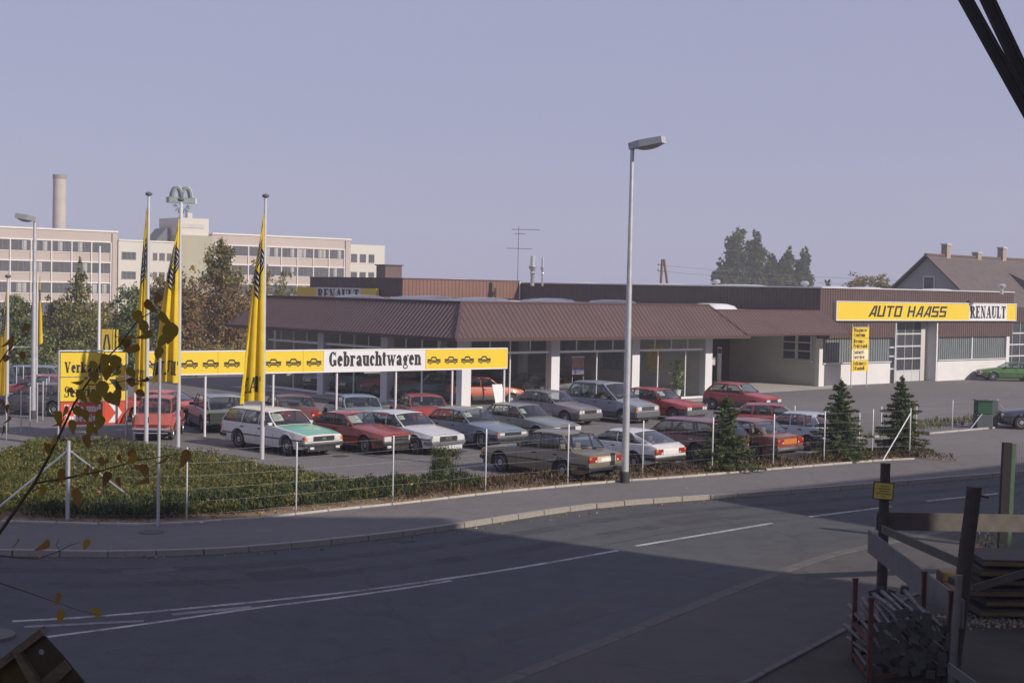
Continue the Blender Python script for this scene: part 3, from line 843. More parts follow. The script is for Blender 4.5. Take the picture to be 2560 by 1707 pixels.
# roller doors
M_DOORP = plain('door_aluminium', (0.56, 0.56, 0.57), 0.4, metal=0.2, var=0.05)
def roller(parent, u0, u1, v_, ztop, cols, rows):
    d = tag(bpy.data.objects.new('sectional_door', None)); 
    mb = MB(); mb.obox(W(u0, v_, 0), BU * (u1 - u0), BV * 0.06, UZ * 0.72)
    base = bld(mb, 'sectional_door', M_DOORP, parent)
    for k in range(1, cols):
        x = u0 + (u1 - u0) * k / cols
        m2 = MB(); m2.obox(W(x - 0.012, v_ - 0.012, 0.04), BU * 0.024, BV * 0.012, UZ * 0.66); o = m2.build('door_groove', M_CONC); fixp(o, parent, base)
    for r in range(rows + 1):
        z = 0.72 + (ztop - 0.72) * r / rows
        m2 = MB(); m2.obox(W(u0, v_ - 0.03, z - 0.05), BU * (u1 - u0), BV * 0.09, UZ * 0.1); o = m2.build('door_rail', M_DOORP); fixp(o, parent, base)
        if r < rows:
            z2 = 0.72 + (ztop - 0.72) * (r + 1) / rows
            for k in range(cols):
                x0 = u0 + (u1 - u0) * k / cols; x1 = u0 + (u1 - u0) * (k + 1) / cols
                m2 = MB(); m2.quad(W(x0, v_ + 0.02, z + 0.05), W(x1, v_ + 0.02, z + 0.05), W(x1, v_ + 0.02, z2 - 0.05), W(x0, v_ + 0.02, z2 - 0.05)); o = m2.build('door_pane', M_DKGLASS); fixp(o, parent, base)
                if k:
                    m2 = MB(); m2.obox(W(x0 - 0.02, v_ - 0.02, z), BU * 0.04, BV * 0.06, UZ * (z2 - z)); o = m2.build('door_bar', M_DOORP); fixp(o, parent, base)
    bpy.data.objects.remove(d)
    return base
def fixp(o, top, part):
    for v in o.data.vertices: v.co -= top.location
    o.parent = part
roller(shed, 8.75, 12.5, 0.9, 4.12, 4, 4)
roller(shed, 22.75, 27.0, 0.5, 4.12, 4, 4)
# narrow wicket beside the door
for (x0, x1, z0, z1) in ((7.8, 8.3, 0.0, 0.5), ):
    pass
mb = MB(); mb.obox(W(8.28, 0.05, 0), BU * 0.12, BV * 0.9, UZ * 4.1); mb.obox(W(8.48, 0.6, 0), BU * 0.1, BV * 0.4, UZ * 4.1); bld(mb, 'door_post', M_DOORP, shed)
for z in (0.9, 1.75, 2.35, 3.05):
    mb = MB(); mb.obox(W(7.75, 0.12, z), BU * 0.53, BV * 0.06, UZ * 0.1); bld(mb, 'wicket_rail', M_DOORP, shed)
mb = MB(); mb.obox(W(7.75, 0.22, 0), BU * 0.55, BV * 0.05, UZ * 3.06); bld(mb, 'wicket_pane', M_DKGLASS, shed)
# left side wall under the canopy with a window
mb = MB(); mb.obox(W(0.02, 0.3, 0), BU * 0.25, BV * 7.2, UZ * 3.3); bld(mb, 'side_wall', M_CONC, shed)
wx0, wx1, wz0, wz1 = 0.62, 3.0, 1.62, 3.2
mb = MB(); mb.obox(W(-0.01, wx0, wz0), BU * 0.1, BV * (wx1 - wx0), UZ * (wz1 - wz0)); win = bld(mb, 'window', M_DKGLASS, shed)
m2 = MB()
for y in (wx0, (wx0 + wx1) / 2 - 0.1, (wx0 + wx1) / 2 + 0.02, wx1 - 0.1): m2.obox(W(-0.05, y, wz0), BU * 0.05, BV * 0.1, UZ * (wz1 - wz0))
for z in (wz0, wz0 + 0.55, wz0 + 1.1): m2.obox(W(-0.06, wx0 - 0.01, z), BU * 0.05, BV * (wx1 - wx0 + 0.02), UZ * 0.07)
o = m2.build('window_frame', M_FRAME); fixp(o, shed, win)
m2 = MB(); m2.obox(W(-0.16, wx0 - 0.1, wz0 - 0.08), BU * 0.18, BV * (wx1 - wx0 + 0.2), UZ * 0.06); o = m2.build('window_sill', M_FRAME); fixp(o, shed, win)
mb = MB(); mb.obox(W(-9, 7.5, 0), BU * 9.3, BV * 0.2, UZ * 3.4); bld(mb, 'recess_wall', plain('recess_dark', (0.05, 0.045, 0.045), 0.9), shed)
# skylight domes along the roof
def dome(parent, c, lu, lv, h):
    mb = MB(); vs = []; fs = []; n = 8
    for i in range(n + 1):
        for j in range(n + 1):
            a, b_ = i / n, j / n
            z = h * (max(0, 1 - (2 * a - 1) ** 4) * max(0, 1 - (2 * b_ - 1) ** 4)) ** 0.6
            vs.append(c + BU * ((a - 0.5) * lu) + BV * ((b_ - 0.5) * lv) + UZ * z)
    for i in range(n):
        for j in range(n):
            k = i * (n + 1) + j; fs.append((k, k + n + 1, k + n + 2, k + 1))
    mb.add(vs, fs); return bld(mb, 'skylight', M_DOME, parent, True)
for (uu, vv, l1, l2) in ((4.5, 2.5, 3.0, 2.0), (8.2, 2.5, 3.0, 2.0), (16.0, 2.0, 3.0, 2.0), (1.5, 8.0, 2.2, 5), (1.5, 15.5, 2.2, 6), (1.5, 24, 2.2, 5)):
    dome(shed, W(uu, vv, ZP - 0.1), l1, l2, 0.26)
# lower annex to the right
mb = MB(); corr(mb, W(WL, 0.35, 4.1), BU, UZ * 1.1, BN, 0.02, 7, 0.02, 7, 0.26); bld(mb, 'annex_cladding', M_BROWN_D, shed)
mb = MB(); mb.obox(W(WL, 2.0, 0), BU * 7, BV * 0.2, UZ * 5.1); bld(mb, 'annex_wall', M_CONC, shed)

# higher rear hall
hall = thing('rear_hall', 'windowless brown ribbed hall rising behind the showroom roof', 'building', B(20, 30))
P1 = W(0, 29.08); P2 = P1 - BU * 11.45; P3 = P2 + BV * 12.3; ZH = 6.42
mb = MB(); corr(mb, P2 + UZ * 3.2, BU, UZ * (ZH - 3.2), BN, 0, 11.4, 0, 11.4, 0.34); bld(mb, 'front_cladding', plain('sunlit_brown_steel', (0.175, 0.092, 0.070), 0.5, var=0.1, scale=0.7), hall)  # lighter brown puts the sunlight on this front into the colour
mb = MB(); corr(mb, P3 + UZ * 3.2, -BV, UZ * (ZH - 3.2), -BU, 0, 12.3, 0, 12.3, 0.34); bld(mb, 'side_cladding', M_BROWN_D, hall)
mb = MB(); mb.obox(P2 + BV * 0.1 + BU * 0.1, BU * 14, BV * 12, UZ * (ZH - 0.1)); bld(mb, 'wall', M_CONC, hall)
mb = MB(); mb.tube(P1 - BU * 0.15 + BN * 0.15, P1 - BU * 0.15 + BN * 0.15 + UZ * 6.4, 0.06); bld(mb, 'downpipe', M_FRAME, hall)
mb = MB(); mb.bar(P2 + UZ * (ZH + 0.02), P1 + UZ * (ZH + 0.02), 0.12, 0.06); mb.bar(P2 + UZ * (ZH + 0.02), P3 + UZ * (ZH + 0.02), 0.12, 0.06); bld(mb, 'coping', M_FASCIA, hall)
dome(hall, P2 + BU * 7 + BV * 2.5 + UZ * (ZH - 0.1), 3, 2, 0.2)
mb = MB(); mb.obox(P3 + BU * 3 + BN * 6 + UZ * 6.3, BU * 1.6, BV * 1.2, UZ * 1.15); o = bld(mb, 'roof_housing', M_BROWN, hall)
mb = MB(); mb.obox(P3 + BU * 2.9 + BN * 6.1 + UZ * 7.45, BU * 1.8, BV * 1.4, UZ * 0.08); bld(mb, 'roof_housing_lid', M_FASCIA, hall)

# name board on the shaded side of the rear hall
sgn = thing('name_board', 'dim yellow and white name board on the dark side of the rear hall', 'sign', P2)
off = -BU * 0.5
def PB(t_, z_): return P2 + off + BV * t_ + UZ * z_
for (t0, t1, mm) in ((2.6, 4.6, M_YELLOW), (4.6, 10.6, M_SIGNW), (10.6, 13.4, M_YELLOW)):
    mb = MB(); mb.obox(PB(t0, 4.6), BV * (t1 - t0), BU * 0.25, UZ * 1.05); bld(mb, 'panel', mm, sgn)
pol, wd = text_polys('RENAULT', 0.84, 5.6)
mb = lettering(MB(), pol, PB(10.4, 4.7), -BV, UZ, -BU, 0.006); bld(mb, 'lettering', M_BLACK, sgn)
mb = MB()
for t_ in (3.5, 8, 12.5): mb.bar(PB(t_, 5.2), PB(t_, 5.2) - off, 0.08, 0.08)
bld(mb, 'bracket', M_FASCIA, sgn)

# ================================================================== wash canopy between them
can = thing('wash_canopy', 'low ribbed brown canopy over the wash bay beside the showroom', 'canopy', B(18, 3))
zc0, zc1 = 3.40, 4.80
cu0, cu1 = 17.6, 33.5
mb = MB(); corr(mb, B(0, 2.2, zc0), BU, BV * 1.5 + UZ * (zc1 - zc0), (BN * (zc1 - zc0) + UZ * 1.5).normalized(), cu0, cu1, cu0 + 0.6, 32.5); bld(mb, 'roof_slope', M_BROWN, can)
mb = MB(); mb.bar(B(cu0, 2.17, zc0), B(cu1, 2.17, zc0), 0.06, 0.14); mb.bar(B(18.2, 3.72, zc1 + 0.03), B(32.4, 3.72, zc1 + 0.03), 0.1, 0.08); bld(mb, 'eaves_trim', M_FASCIA, can)
mb = MB(); mb.poly([B(18.2, 3.72, zc1 - 0.02), B(32.45, 3.72, zc1 - 0.02), B(32.45, 20, zc1 - 0.02), B(18.2, 20, zc1 - 0.02)]); bld(mb, 'flat_roof', M_ROOF, can)
mb = MB(); mb.poly([B(cu0, 2.2, zc0 - 0.06), B(cu1, 2.2, zc0 - 0.06), B(cu1, 3.7, zc0 - 0.06), B(32.4, 3.8, zc0 - 0.06), B(32.4, 20, zc0 - 0.06), B(cu0, 20, zc0 - 0.06)]); bld(mb, 'soffit', M_CEIL, can)
dome(can, B(24.6, 6.0, zc1 - 0.03), 2.6, 2.6, 0.42)
mb = MB(); mb.poly([B(cu1, 2.2, zc0), B(32.5, 3.72, zc1), B(cu1, 3.72, zc0)]); bld(mb, 'hip_end', M_BROWN, can)

# ================================================================== far office block
F0 = atd(100, 697.5, 240.0); F0.z = 0
off_b = thing('office_block', 'long beige office block with ribbon windows far behind the trees', 'building', F0)
M_BEIGE = plain('beige_panels', (0.40, 0.34, 0.305), 0.85, var=0.08, scale=0.12)
M_CREAM = plain('cream_render', (0.52, 0.49, 0.44), 0.85, var=0.06, scale=0.1)
M_GREENISH = plain('olive_tiles', (0.33, 0.315, 0.225), 0.8, var=0.08, scale=0.2)
M_FIN = plain('white_fins', (0.66, 0.62, 0.59), 0.7)
M_OWIN = plain('office_glass', (0.07, 0.075, 0.085), 0.15, var=0.35, scale=0.3)
M_CURT = plain('window_blind', (0.33, 0.32, 0.32), 0.7, var=0.25, scale=0.4)
def F(u_, v_, z_=0.0): return F0 + BU * u_ + BV * v_ + UZ * z_
def ubyx(px, v_=0.0):
    """distance along the office front whose line of sight is at picture column px"""
    k = (px - 1280.0) / FOC
    o = F(0, v_)
    return (k * o.y - o.x) / (BU.x - k * BU.y)
def block(u0, u1, v0, dep, z1, mat):
    mb = MB(); mb.obox(F(u0, v0, 0), BU * (u1 - u0), BV * dep, UZ * z1); return bld(mb, 'wall', mat, off_b)
# shared ribbon window, 3 lights
def ribbon(u0, v0, bays, pitch, rows, zr):
    mbw = MB(); mbw.obox(Vector((0.18, 0, 0)), Vector((pitch - 0.36, 0, 0)), Vector((0, 0.1, 0)), Vector((0, 0, 1.62)))
    me = mbw.mesh('ribbon_window'); me.materials.append(M_OWIN)
    mbf = MB()
    for x in (0.14, pitch * 0.37, pitch * 0.62, pitch - 0.22): mbf.obox(Vector((x, -0.06, 0)), Vector((0.08, 0, 0)), Vector((0, 0.06, 0)), Vector((0, 0, 1.62)))
    mef = mbf.mesh('window_frame'); mef.materials.append(M_OWIN if False else plain('office_frame', (0.16, 0.14, 0.13), 0.6))
    mbc = MB(); mbc.obox(Vector((0, -0.02, 0)), Vector((pitch * 0.22, 0, 0)), Vector((0, 0.02, 0)), Vector((0, 0, 1.5)))
    mec = mbc.mesh('window_blind'); mec.materials.append(M_CURT)
    ang = math.atan2(BU.y, BU.x)
    for r_, z in enumerate(rows):
        for k in range(bays):
            p = F(u0 + k * pitch, v0 - 0.04, z) - F0
            w_ = ref('ribbon_window', me, off_b, p, (0, 0, ang))
            ref('window_frame', mef, w_)
            for q in range(3):
                if random.random() < (0.42 if r_ == 0 else 0.2):
                    ref('window_blind', mec, w_, (0.28 + q * pitch * 0.25, 0, 0.06))
        mb = MB(); mb.obox(F(u0, v0 - 0.2, z + 1.68), BU * (bays * pitch), BV * 0.2, UZ * 0.2); bld(mb, 'sun_ledge', M_FIN, off_b)
        mb = MB(); mb.obox(F(u0, v0 - 0.10, z - 0.16), BU * (bays * pitch), BV * 0.1, UZ * 0.1); bld(mb, 'sill_band', M_FIN, off_b)
    for k in range(bays + 1):
        mb = MB(); mb.obox(F(u0 + k * pitch - 0.08, v0 - 0.24, 0.5), BU * 0.16, BV * 0.24, UZ * (zr - 2.2)); bld(mb, 'fin', M_FIN, off_b)
ROWS = [10.45, 7.05, 3.65, 0.4]
uL = ubyx(290); block(-60, uL, 0, 14, 13.9, M_BEIGE)
pitch = 3.45; nb = int((uL - 1.2 + 36) / pitch)
ribbon(uL - 1.2 - nb * pitch, 0, nb, pitch, ROWS, 13.9)
mb = MB(); mb.obox(F(-60, -0.15, 13.9), BU * (uL + 60.1), BV * 0.4, UZ * 0.25); bld(mb, 'coping', M_FIN, off_b)
mb = MB(); mb.obox(F(uL - 1.05, -0.12, 0), BU * 0.16, BV * 0.12, UZ * 13.7); bld(mb, 'joint', plain('joint_dark', (0.12, 0.1, 0.1), 0.8), off_b)
# cream link, olive stair block, roof hut
uA, uB2, uC = ubyx(293, 1.5), ubyx(455, 1.5), ubyx(527, 0)
block(uA, uB2, 1.5, 12, 12.6, M_CREAM)
mb = MB(); mb.obox(F(uA, 1.35, 12.6), BU * (uB2 - uA), BV * 0.4, UZ * 0.22); bld(mb, 'coping', M_FIN, off_b)
for px0, px1, wz in ((302, 336, 1.15), (380, 389, 1.15), (396, 408, 1.15), (415, 424, 1.15)):
    for z in (9.6, 6.3, 3.0):
        a, b_ = ubyx(px0, 1.5), ubyx(px1, 1.5)
        mb = MB(); mb.obox(F(a, 1.44, z), BU * (b_ - a), BV * 0.1, UZ * wz); wn = bld(mb, 'window', M_OWIN, off_b)
        m2 = MB()
        for k in range(4): m2.obox(F(a + (b_ - a) * k / 3 - 0.05, 1.40, z), BU * 0.1, BV * 0.04, UZ * wz)
        m2.obox(F(a - 0.1, 1.39, z - 0.12), BU * (b_ - a + 0.2), BV * 0.05, UZ * 0.1)
        o = m2.build('window_frame', plain('office_frame', (0.16, 0.14, 0.13), 0.6)); fixp(o, off_b, wn)
uB1 = ubyx(452, 0)
block(uB1, uC, 0, 12, 14.0, M_GREENISH)
mb = MB(); mb.obox(F(ubyx(452), 1.0, 14.0), BU * (ubyx(525) - ubyx(452)), BV * 7.5, UZ * 3.0); bld(mb, 'roof_hut', M_CREAM, off_b)
mb = MB(); mb.obox(F(ubyx(457), 0.9, 15.3), BU * 4.4, BV * 0.1, UZ * 0.7); bld(mb, 'hut_louvre', M_CONC, off_b)
mb = MB(); mb.obox(F(ubyx(486), 3.0, 17.0), BU * 0.9, BV * 0.9, UZ * 1.0); bld(mb, 'hut_vent', M_CONC, off_b)
mb = MB(); mb.prism([F(ubyx(385, 4), 4, 12.8), F(ubyx(420, 4), 4, 12.8), F(ubyx(420, 4), 4, 15.2), F(ubyx(412, 4), 4, 15.2)], BV * 4); bld(mb, 'roof_plant', plain('slate_sheet', (0.10, 0.105, 0.12), 0.7), off_b)
# right wing
uD = ubyx(873, 0); block(uC, uD, 0.05, 14, 14.35, M_BEIGE)
nb = int((uD - 1.5 - uC) / pitch)
ribbon(uD - 1.5 - nb * pitch, 0.05, nb, pitch, [10.75, 7.35, 3.95, 0.5], 14.35)
mb = MB(); mb.obox(F(uC, -0.1, 14.35), BU * (uD - uC + 0.1), BV * 0.4, UZ * 0.25); bld(mb, 'coping', M_FIN, off_b)
mb = MB(); mb.obox(F(uD - 1.3, -0.08, 0), BU * 0.16, BV * 0.12, UZ * 14.2); bld(mb, 'joint', MATS['joint_dark'], off_b)
uE = ubyx(958, 0.6); block(uD, uE, 0.6, 13, 13.6, M_CREAM)
for px0, px1 in ((874, 889), (896, 911), (918, 932)):
    for z in (10.2, 6.8, 3.4):
        a, b_ = ubyx(px0, 0.6), ubyx(px1, 0.6)
        mb = MB(); mb.obox(F(a, 0.54, z), BU * (b_ - a), BV * 0.1, UZ * 1.6); wn = bld(mb, 'window', M_OWIN, off_b)
        m2 = MB(); m2.obox(F(a - 0.12, 0.5, z - 0.14), BU * (b_ - a + 0.24), BV * 0.06, UZ * 0.12); o = m2.build('window_sill', M_FIN); fixp(o, off_b, wn)

# round emblem on a stem above the office roof
cmp_ = F(ubyx(473), 4.0, 0); 
eb = thing('roof_emblem', 'green arched M emblem with a name bar standing above the office roof', 'sign', cmp_)
M_EGREEN = plain('emblem_green', (0.10, 0.145, 0.125), 0.6)
M_EWHITE = plain('emblem_white', (0.72, 0.72, 0.70), 0.5)
ecx = ubyx(479); ez = 0.0
def EP(x, z, v_=4.0): return F(ecx + x * 0.70, v_, (20.0 + z * 0.72) if z < 12 else z)
def arcbar(mb, cx, cz, rx, rz, a0, a1, wd, dep, n=14, v_=4.0):
    for i in range(n):
        t0, t1 = math.radians(a0 + (a1 - a0) * i / n), math.radians(a0 + (a1 - a0) * (i + 1) / n)
        q = [(cx + rx * math.cos(t0), cz + rz * math.sin(t0)), (cx + rx * math.cos(t1), cz + rz * math.sin(t1)),
             (cx + (rx - wd) * math.cos(t1), cz + (rz - wd) * math.sin(t1)), (cx + (rx - wd) * math.cos(t0), cz + (rz - wd) * math.sin(t0))]
        mb.prism([EP(x, z, v_) for x, z in q], BV * dep)
mb = MB(); arcbar(mb, -1.3, ez + 0.9, 1.6, 2.75, 0, 180, 0.62, 1.0); arcbar(mb, 1.3, ez + 0.9, 1.6, 2.75, 0, 180, 0.62, 1.0); bld(mb, 'arch', M_EGREEN, eb)
mb = MB(); arcbar(mb, -1.3, ez + 0.9, 1.68, 2.84, 30, 80, 0.12, 1.06); arcbar(mb, 1.3, ez + 0.9, 1.68, 2.84, 5, 80, 0.12, 1.06); bld(mb, 'arch_edge', M_EWHITE, eb)
mb = MB(); mb.prism([EP(-3.7, ez - 0.45), EP(3.7, ez - 0.45), EP(3.7, ez + 0.95), EP(-3.7, ez + 0.95)], BV * 1.0); bld(mb, 'name_bar', M_EGREEN, eb)
mb = MB(); mb.prism([EP(3.72, ez - 0.4, 3.98), EP(3.95, ez - 0.4, 3.98), EP(3.95, ez + 0.9, 3.98), EP(3.72, ez + 0.9, 3.98)], BV * 1.0); bld(mb, 'bar_end', M_EWHITE, eb)
pol, _ = text_polys('MANN', 0.72, 4.5, 0.18, _block)
mb = lettering(MB(), pol, EP(-3.2, ez - 0.25), BU, UZ, BN, 0.02); bld(mb, 'lettering', plain('emblem_pale', (0.17, 0.22, 0.20), 0.6), eb)
mb = MB()
for k, ch in enumerate('FILTER'):
    a = R(205 + 130 * k / 5)
    g, gw = _block(ch)
    cx_, cz_ = 2.1 * math.cos(a), ez - 0.35 + 2.1 * math.sin(a)
    tx, tz = -math.sin(a), math.cos(a)
    for p in g:
        pts = []
        for (x, y) in p:
            lx, ly = (x - gw / 2) * 1.05, (y - 0.5) * 1.0
            pts.append(EP(cx_ + lx * tx + ly * (-math.cos(a)), cz_ + lx * tz + ly * (-math.sin(a))))
        mb.prism(pts, BV * 0.3)
bld(mb, 'arc_lettering', M_EGREEN, eb)
mb = MB(); mb.tube(F(ecx, 4.0, 14.0), EP(0, ez - 0.4), 0.14, 0.12); mb.tube(F(ecx, 4.6, 16.9), EP(0, ez - 0.4, 4.6), 0.1); bld(mb, 'stem', M_FRAME, eb)

# round factory chimney behind the office
ch_b = atd(147, 697, 262); ch_b.z = 0
chm = thing('factory_chimney', 'tall round pale concrete chimney rising behind the office block', 'chimney', ch_b)
mb = MB(); mb.lathe([(1.25, 0), (1.12, 24.2)], 28); mb.build('shaft', plain('chimney_concrete', (0.40, 0.365, 0.33), 0.85, var=0.12, scale=0.5), chm, True)
mb = MB(); mb.lathe([(1.13, 23.6), (1.2, 23.6), (1.2, 24.3), (1.0, 24.3), (0.95, 23.9)], 28); mb.build('rim', plain('chimney_rim', (0.24, 0.22, 0.2), 0.9), chm, True)
mb = MB()
for z in range(2, 24, 3): mb.lathe([(1.25 - 0.0054 * z, z), (1.27 - 0.0054 * z, z), (1.27 - 0.0054 * z, z + 0.05), (1.25 - 0.0054 * z, z + 0.05)], 28)
mb.build('joint_ring', plain('chimney_joint', (0.33, 0.30, 0.27), 0.9), chm)

# ================================================================== gabled house on the right
HB = atd(2311, 741, 132); HB.z = 0
hs = thing('gabled_house', 'house with grey gable and long brown tiled roof behind the workshop', 'house', HB)
M_TILE = None
mt_, t, b = newmat('roof_tiles')
tc = N(t, 'ShaderNodeTexCoord')
f = noise(t, 1.2, 5, 0.6); f2 = noise(t, 12, 3, 0.6)
c = ramp(t, mixc(t, 0.4, f, f2), [(0.3, (0.082, 0.064, 0.066)), (0.7, (0.128, 0.102, 0.102))])
t.links.new(c, b.inputs['Base Color']); b.inputs['Roughness'].default_value = 0.85
M_GABLE = plain('grey_stucco', (0.30, 0.30, 0.29), 0.9, var=0.06, scale=0.6)
def Hh(u_, v_, z_): return BU * u_ + BV * v_ + UZ * z_
zr, ze, hw, HL = 9.6, 4.0, 6.6, 34
mb = MB(); mb.prism([Hh(0.4, -hw + 0.4, 0), Hh(0.4, hw - 0.4, 0), Hh(0.4, hw - 0.4, ze + 0.1), Hh(0.4, 0, zr - 0.25), Hh(0.4, -hw + 0.4, ze + 0.1)], BU * (HL - 0.8)); mb.build('wall', M_GABLE, hs)
# tiled roof planes, the courses as real steps
for s in (-1, 1):
    mb = MB(); n = 26
    for k in range(n):
        a, b_ = k / n, (k + 1) / n
        v0, z0 = s * hw * (1 - a), ze + (zr - ze) * a
        v1, z1 = s * hw * (1 - b_), ze + (zr - ze) * b_
        lift = 0.05
        mb.quad(Hh(0, v0, z0 + lift), Hh(HL, v0, z0 + lift), Hh(HL, v1, z1), Hh(0, v1, z1))
        mb.quad(Hh(0, v1, z1), Hh(HL, v1, z1), Hh(HL, v1, z1 + lift), Hh(0, v1, z1 + lift))
    mb.build('roof_plane', mt_, hs, fix=False)
mb = MB(); mb.bar(Hh(0, 0, zr + 0.04), Hh(HL, 0, zr + 0.04), 0.3, 0.14); mb.build('ridge', plain('ridge_tile', (0.13, 0.09, 0.08), 0.85), hs)
for s in (-1, 1):
    mb = MB(); mb.bar(Hh(0.02, s * hw, ze - 0.02), Hh(0.02, 0, zr - 0.05), 0.12, 0.22, BU); mb.build('bargeboard', plain('verge_board', (0.10, 0.09, 0.085), 0.8), hs)
gw = MB(); gw.obox(Hh(0.36, -0.70, 6.35), BV * 1.0, BU * 0.1, UZ * 1.25); wn = gw.build('gable_window', M_DKGLASS, hs)
m2 = MB()
for y in (-0.78, 0.30): m2.obox(Hh(0.30, y, 6.3), BV * 0.08, BU * 0.1, UZ * 1.36)
for z in (6.25, 7.6): m2.obox(Hh(0.30, -0.78, z), BV * 1.16, BU * 0.1, UZ * 0.08)
m2.build('window_frame', M_FRAME, wn)
for (uu, hh) in ((2.9, 0.95), (8.0, 0.35), (12.3, 0.95)):
    mb = MB(); mb.obox(Hh(uu, -0.3, zr - 0.6), BU * 0.62, BV * 0.6, UZ * (0.6 + hh)); c_ = mb.build('chimney', plain('chimney_brick', (0.30, 0.235, 0.20), 0.9, var=0.3, scale=6), hs)
    m2 = MB(); m2.obox(Hh(uu - 0.06, -0.36, zr + hh), BU * 0.74, BV * 0.72, UZ * 0.12); m2.build('chimney_cap', M_CONC, c_)
# dormer with a lean-to roof on the near slope
mb = MB(); mb.prism([Hh(11.0, -hw + 0.3, ze + 0.2), Hh(11.0, -hw + 0.3, ze + 2.3), Hh(11.0, -1.6, zr - 1.35)], BU * 16); mb.build('dormer', mt_, hs)
for uu in (13.5, 17.5):
    mb = MB(); mb.obox(Hh(uu, -hw + 0.24, ze + 0.5), BU * 1.3, BV * 0.08, UZ * 1.4); wn = mb.build('dormer_window', M_DKGLASS, hs)
    m2 = MB()
    for k in range(3): m2.obox(Hh(uu + 0.62 * k - 0.04, -hw + 0.2, ze + 0.45), BU * 0.1, BV * 0.06, UZ * 1.5)
    for z in (0.45, 1.85): m2.obox(Hh(uu - 0.05, -hw + 0.19, ze + z), BU * 1.4, BV * 0.06, UZ * 0.1)
    m2.build('window_frame', M_SIGNW, wn)

# ================================================================== neighbours behind the photographer (their shade falls on the road)
def neighbour(label, c1, dirn, L, dep_dir, dep, h, wallcol):
    c1 = Vector((*c1, ROAD_Z)); dirn = Vector((*dirn, 0)).normalized(); dd = Vector((*dep_dir, 0)).normalized()
    th = thing('apartment_house', label, 'building', c1)
    m_ = plain('wall_' + label[:8], wallcol, 0.85, var=0.06, scale=0.3)
    mb = MB(); mb.obox(Vector((0, 0, 0)), dirn * L, dd * dep, UZ * h); mb.build('wall', m_, th)
    mb = MB(); mb.obox(-dirn * 0.3 - dd * 0.3 + UZ * h, dirn * (L + 0.6), dd * (dep + 0.6), UZ * 0.25); mb.build('roof', M_ROOF, th)
    nb_ = int(L / 3.2)
    mw = MB(); mw.obox(Vector((0, 0, 0)), dirn * 1.3, -dd * 0.05, UZ * 1.4); me = mw.mesh('window'); me.materials.append(M_DKGLASS)
    for r_ in range(int(h / 2.9)):
        for k in range(nb_):
            ref('window', me, th, dirn * (k * 3.2 + 1.0) + UZ * (1.0 + r_ * 2.85))
    return th
neighbour('tall plain apartment house on the near side, right of the view', (27.8, 16.4), (-12.3, -0.9), 12.4, (-0.05, -1), 30, 20.0, (0.52, 0.50, 0.46))
neighbour('long lower apartment house along the near side of the road', (27.5, 27.8), (0.78, 0.63), 34, (0.63, -0.78), 10, 14.2, (0.55, 0.50, 0.42))
# ------------------------------------------------------------------ cars
M_TYRE = plain('tyre_rubber', (0.022, 0.021, 0.021), 0.85, var=0.2, scale=9)
M_RIM = plain('steel_wheel', (0.34, 0.35, 0.37), 0.4, metal=0.6, var=0.1)
M_ALLOY = plain('alloy_wheel', (0.50, 0.46, 0.38), 0.4, metal=0.5, var=0.1)
M_TRIM = plain('black_trim', (0.024, 0.024, 0.025), 0.55, var=0.1)
M_CLAD = plain('grey_cladding', (0.085, 0.086, 0.09), 0.65, var=0.1)
M_CHROME = plain('chrome', (0.62, 0.62, 0.63), 0.18, metal=0.9, var=0.04)
M_SEAT = plain('seat_cloth', (0.16, 0.14, 0.12), 0.9, var=0.2)
M_SEATL = plain('beige_seat_cloth', (0.34, 0.28, 0.21), 0.9, var=0.2)
M_CABIN = plain('cabin_dark', (0.03, 0.03, 0.031), 0.9)
M_LAMP = plain('headlamp_glass', (0.68, 0.69, 0.70), 0.12, metal=0.25, var=0.12, scale=14, coat=0.8)
M_AMBER = plain('amber_lens', (0.50, 0.17, 0.025), 0.25, coat=0.6)
M_REDL = plain('red_lens', (0.28, 0.018, 0.014), 0.25, coat=0.6)
M_PLATE = plain('plate_white', (0.68, 0.68, 0.66), 0.5)
M_CARD = plain('price_card', (0.74, 0.70, 0.58), 0.7, var=0.06, scale=8)
def smooth01(x): x = max(0.0, min(1.0, x)); return x * x * (3 - 2 * x)

WHEELS = {}
def wheel_mesh(r, wd, kind):
    k = (round(r, 3), round(wd, 3), kind)
    if k in WHEELS: return WHEELS[k]
    mb = MB(); h = wd / 2
    mb.lathe([(r * 0.60, -h * 0.7), (r * 0.66, -h), (r * 0.93, -h), (r, -h * 0.72), (r, h * 0.72), (r * 0.93, h), (r * 0.66, h), (r * 0.60, h * 0.7)], 26, 'y')
    me = mb.mesh('wheel', True, 40); me.materials.append(M_TYRE)
    mb = MB()
    mb.lathe([(r * 0.05, -h * 0.62), (r * 0.63, -h * 0.62), (r * 0.63, h * 0.80), (r * 0.585, h * 0.92), (r * 0.54, h * 0.62), (r * 0.34, h * 0.48), (r * 0.30, h * 0.75), (r * 0.12, h * 0.80), (0.004, h * 0.82)], 24, 'y')
    nsp = 8
    for i in range(nsp):
        a = 2 * math.pi * i / nsp
        c = Vector((math.cos(a) * r * 0.45, h * 0.56, math.sin(a) * r * 0.45))
        if kind != 'cap':
            mb.cur = 1; mb.tube(c, c + Vector((0, 0.012, 0)), r * 0.06, r * 0.06, 8); mb.cur = 0
    mr = mb.mesh('rim', True, 30, fix=False)
    mr.materials.append({'steel': M_RIM, 'cap': plain('hubcap_grey', (0.46, 0.47, 0.49), 0.4, metal=0.4), 'alloy': M_ALLOY}[kind]); mr.materials.append(M_TRIM)
    WHEELS[k] = (me, mr)
    return WHEELS[k]

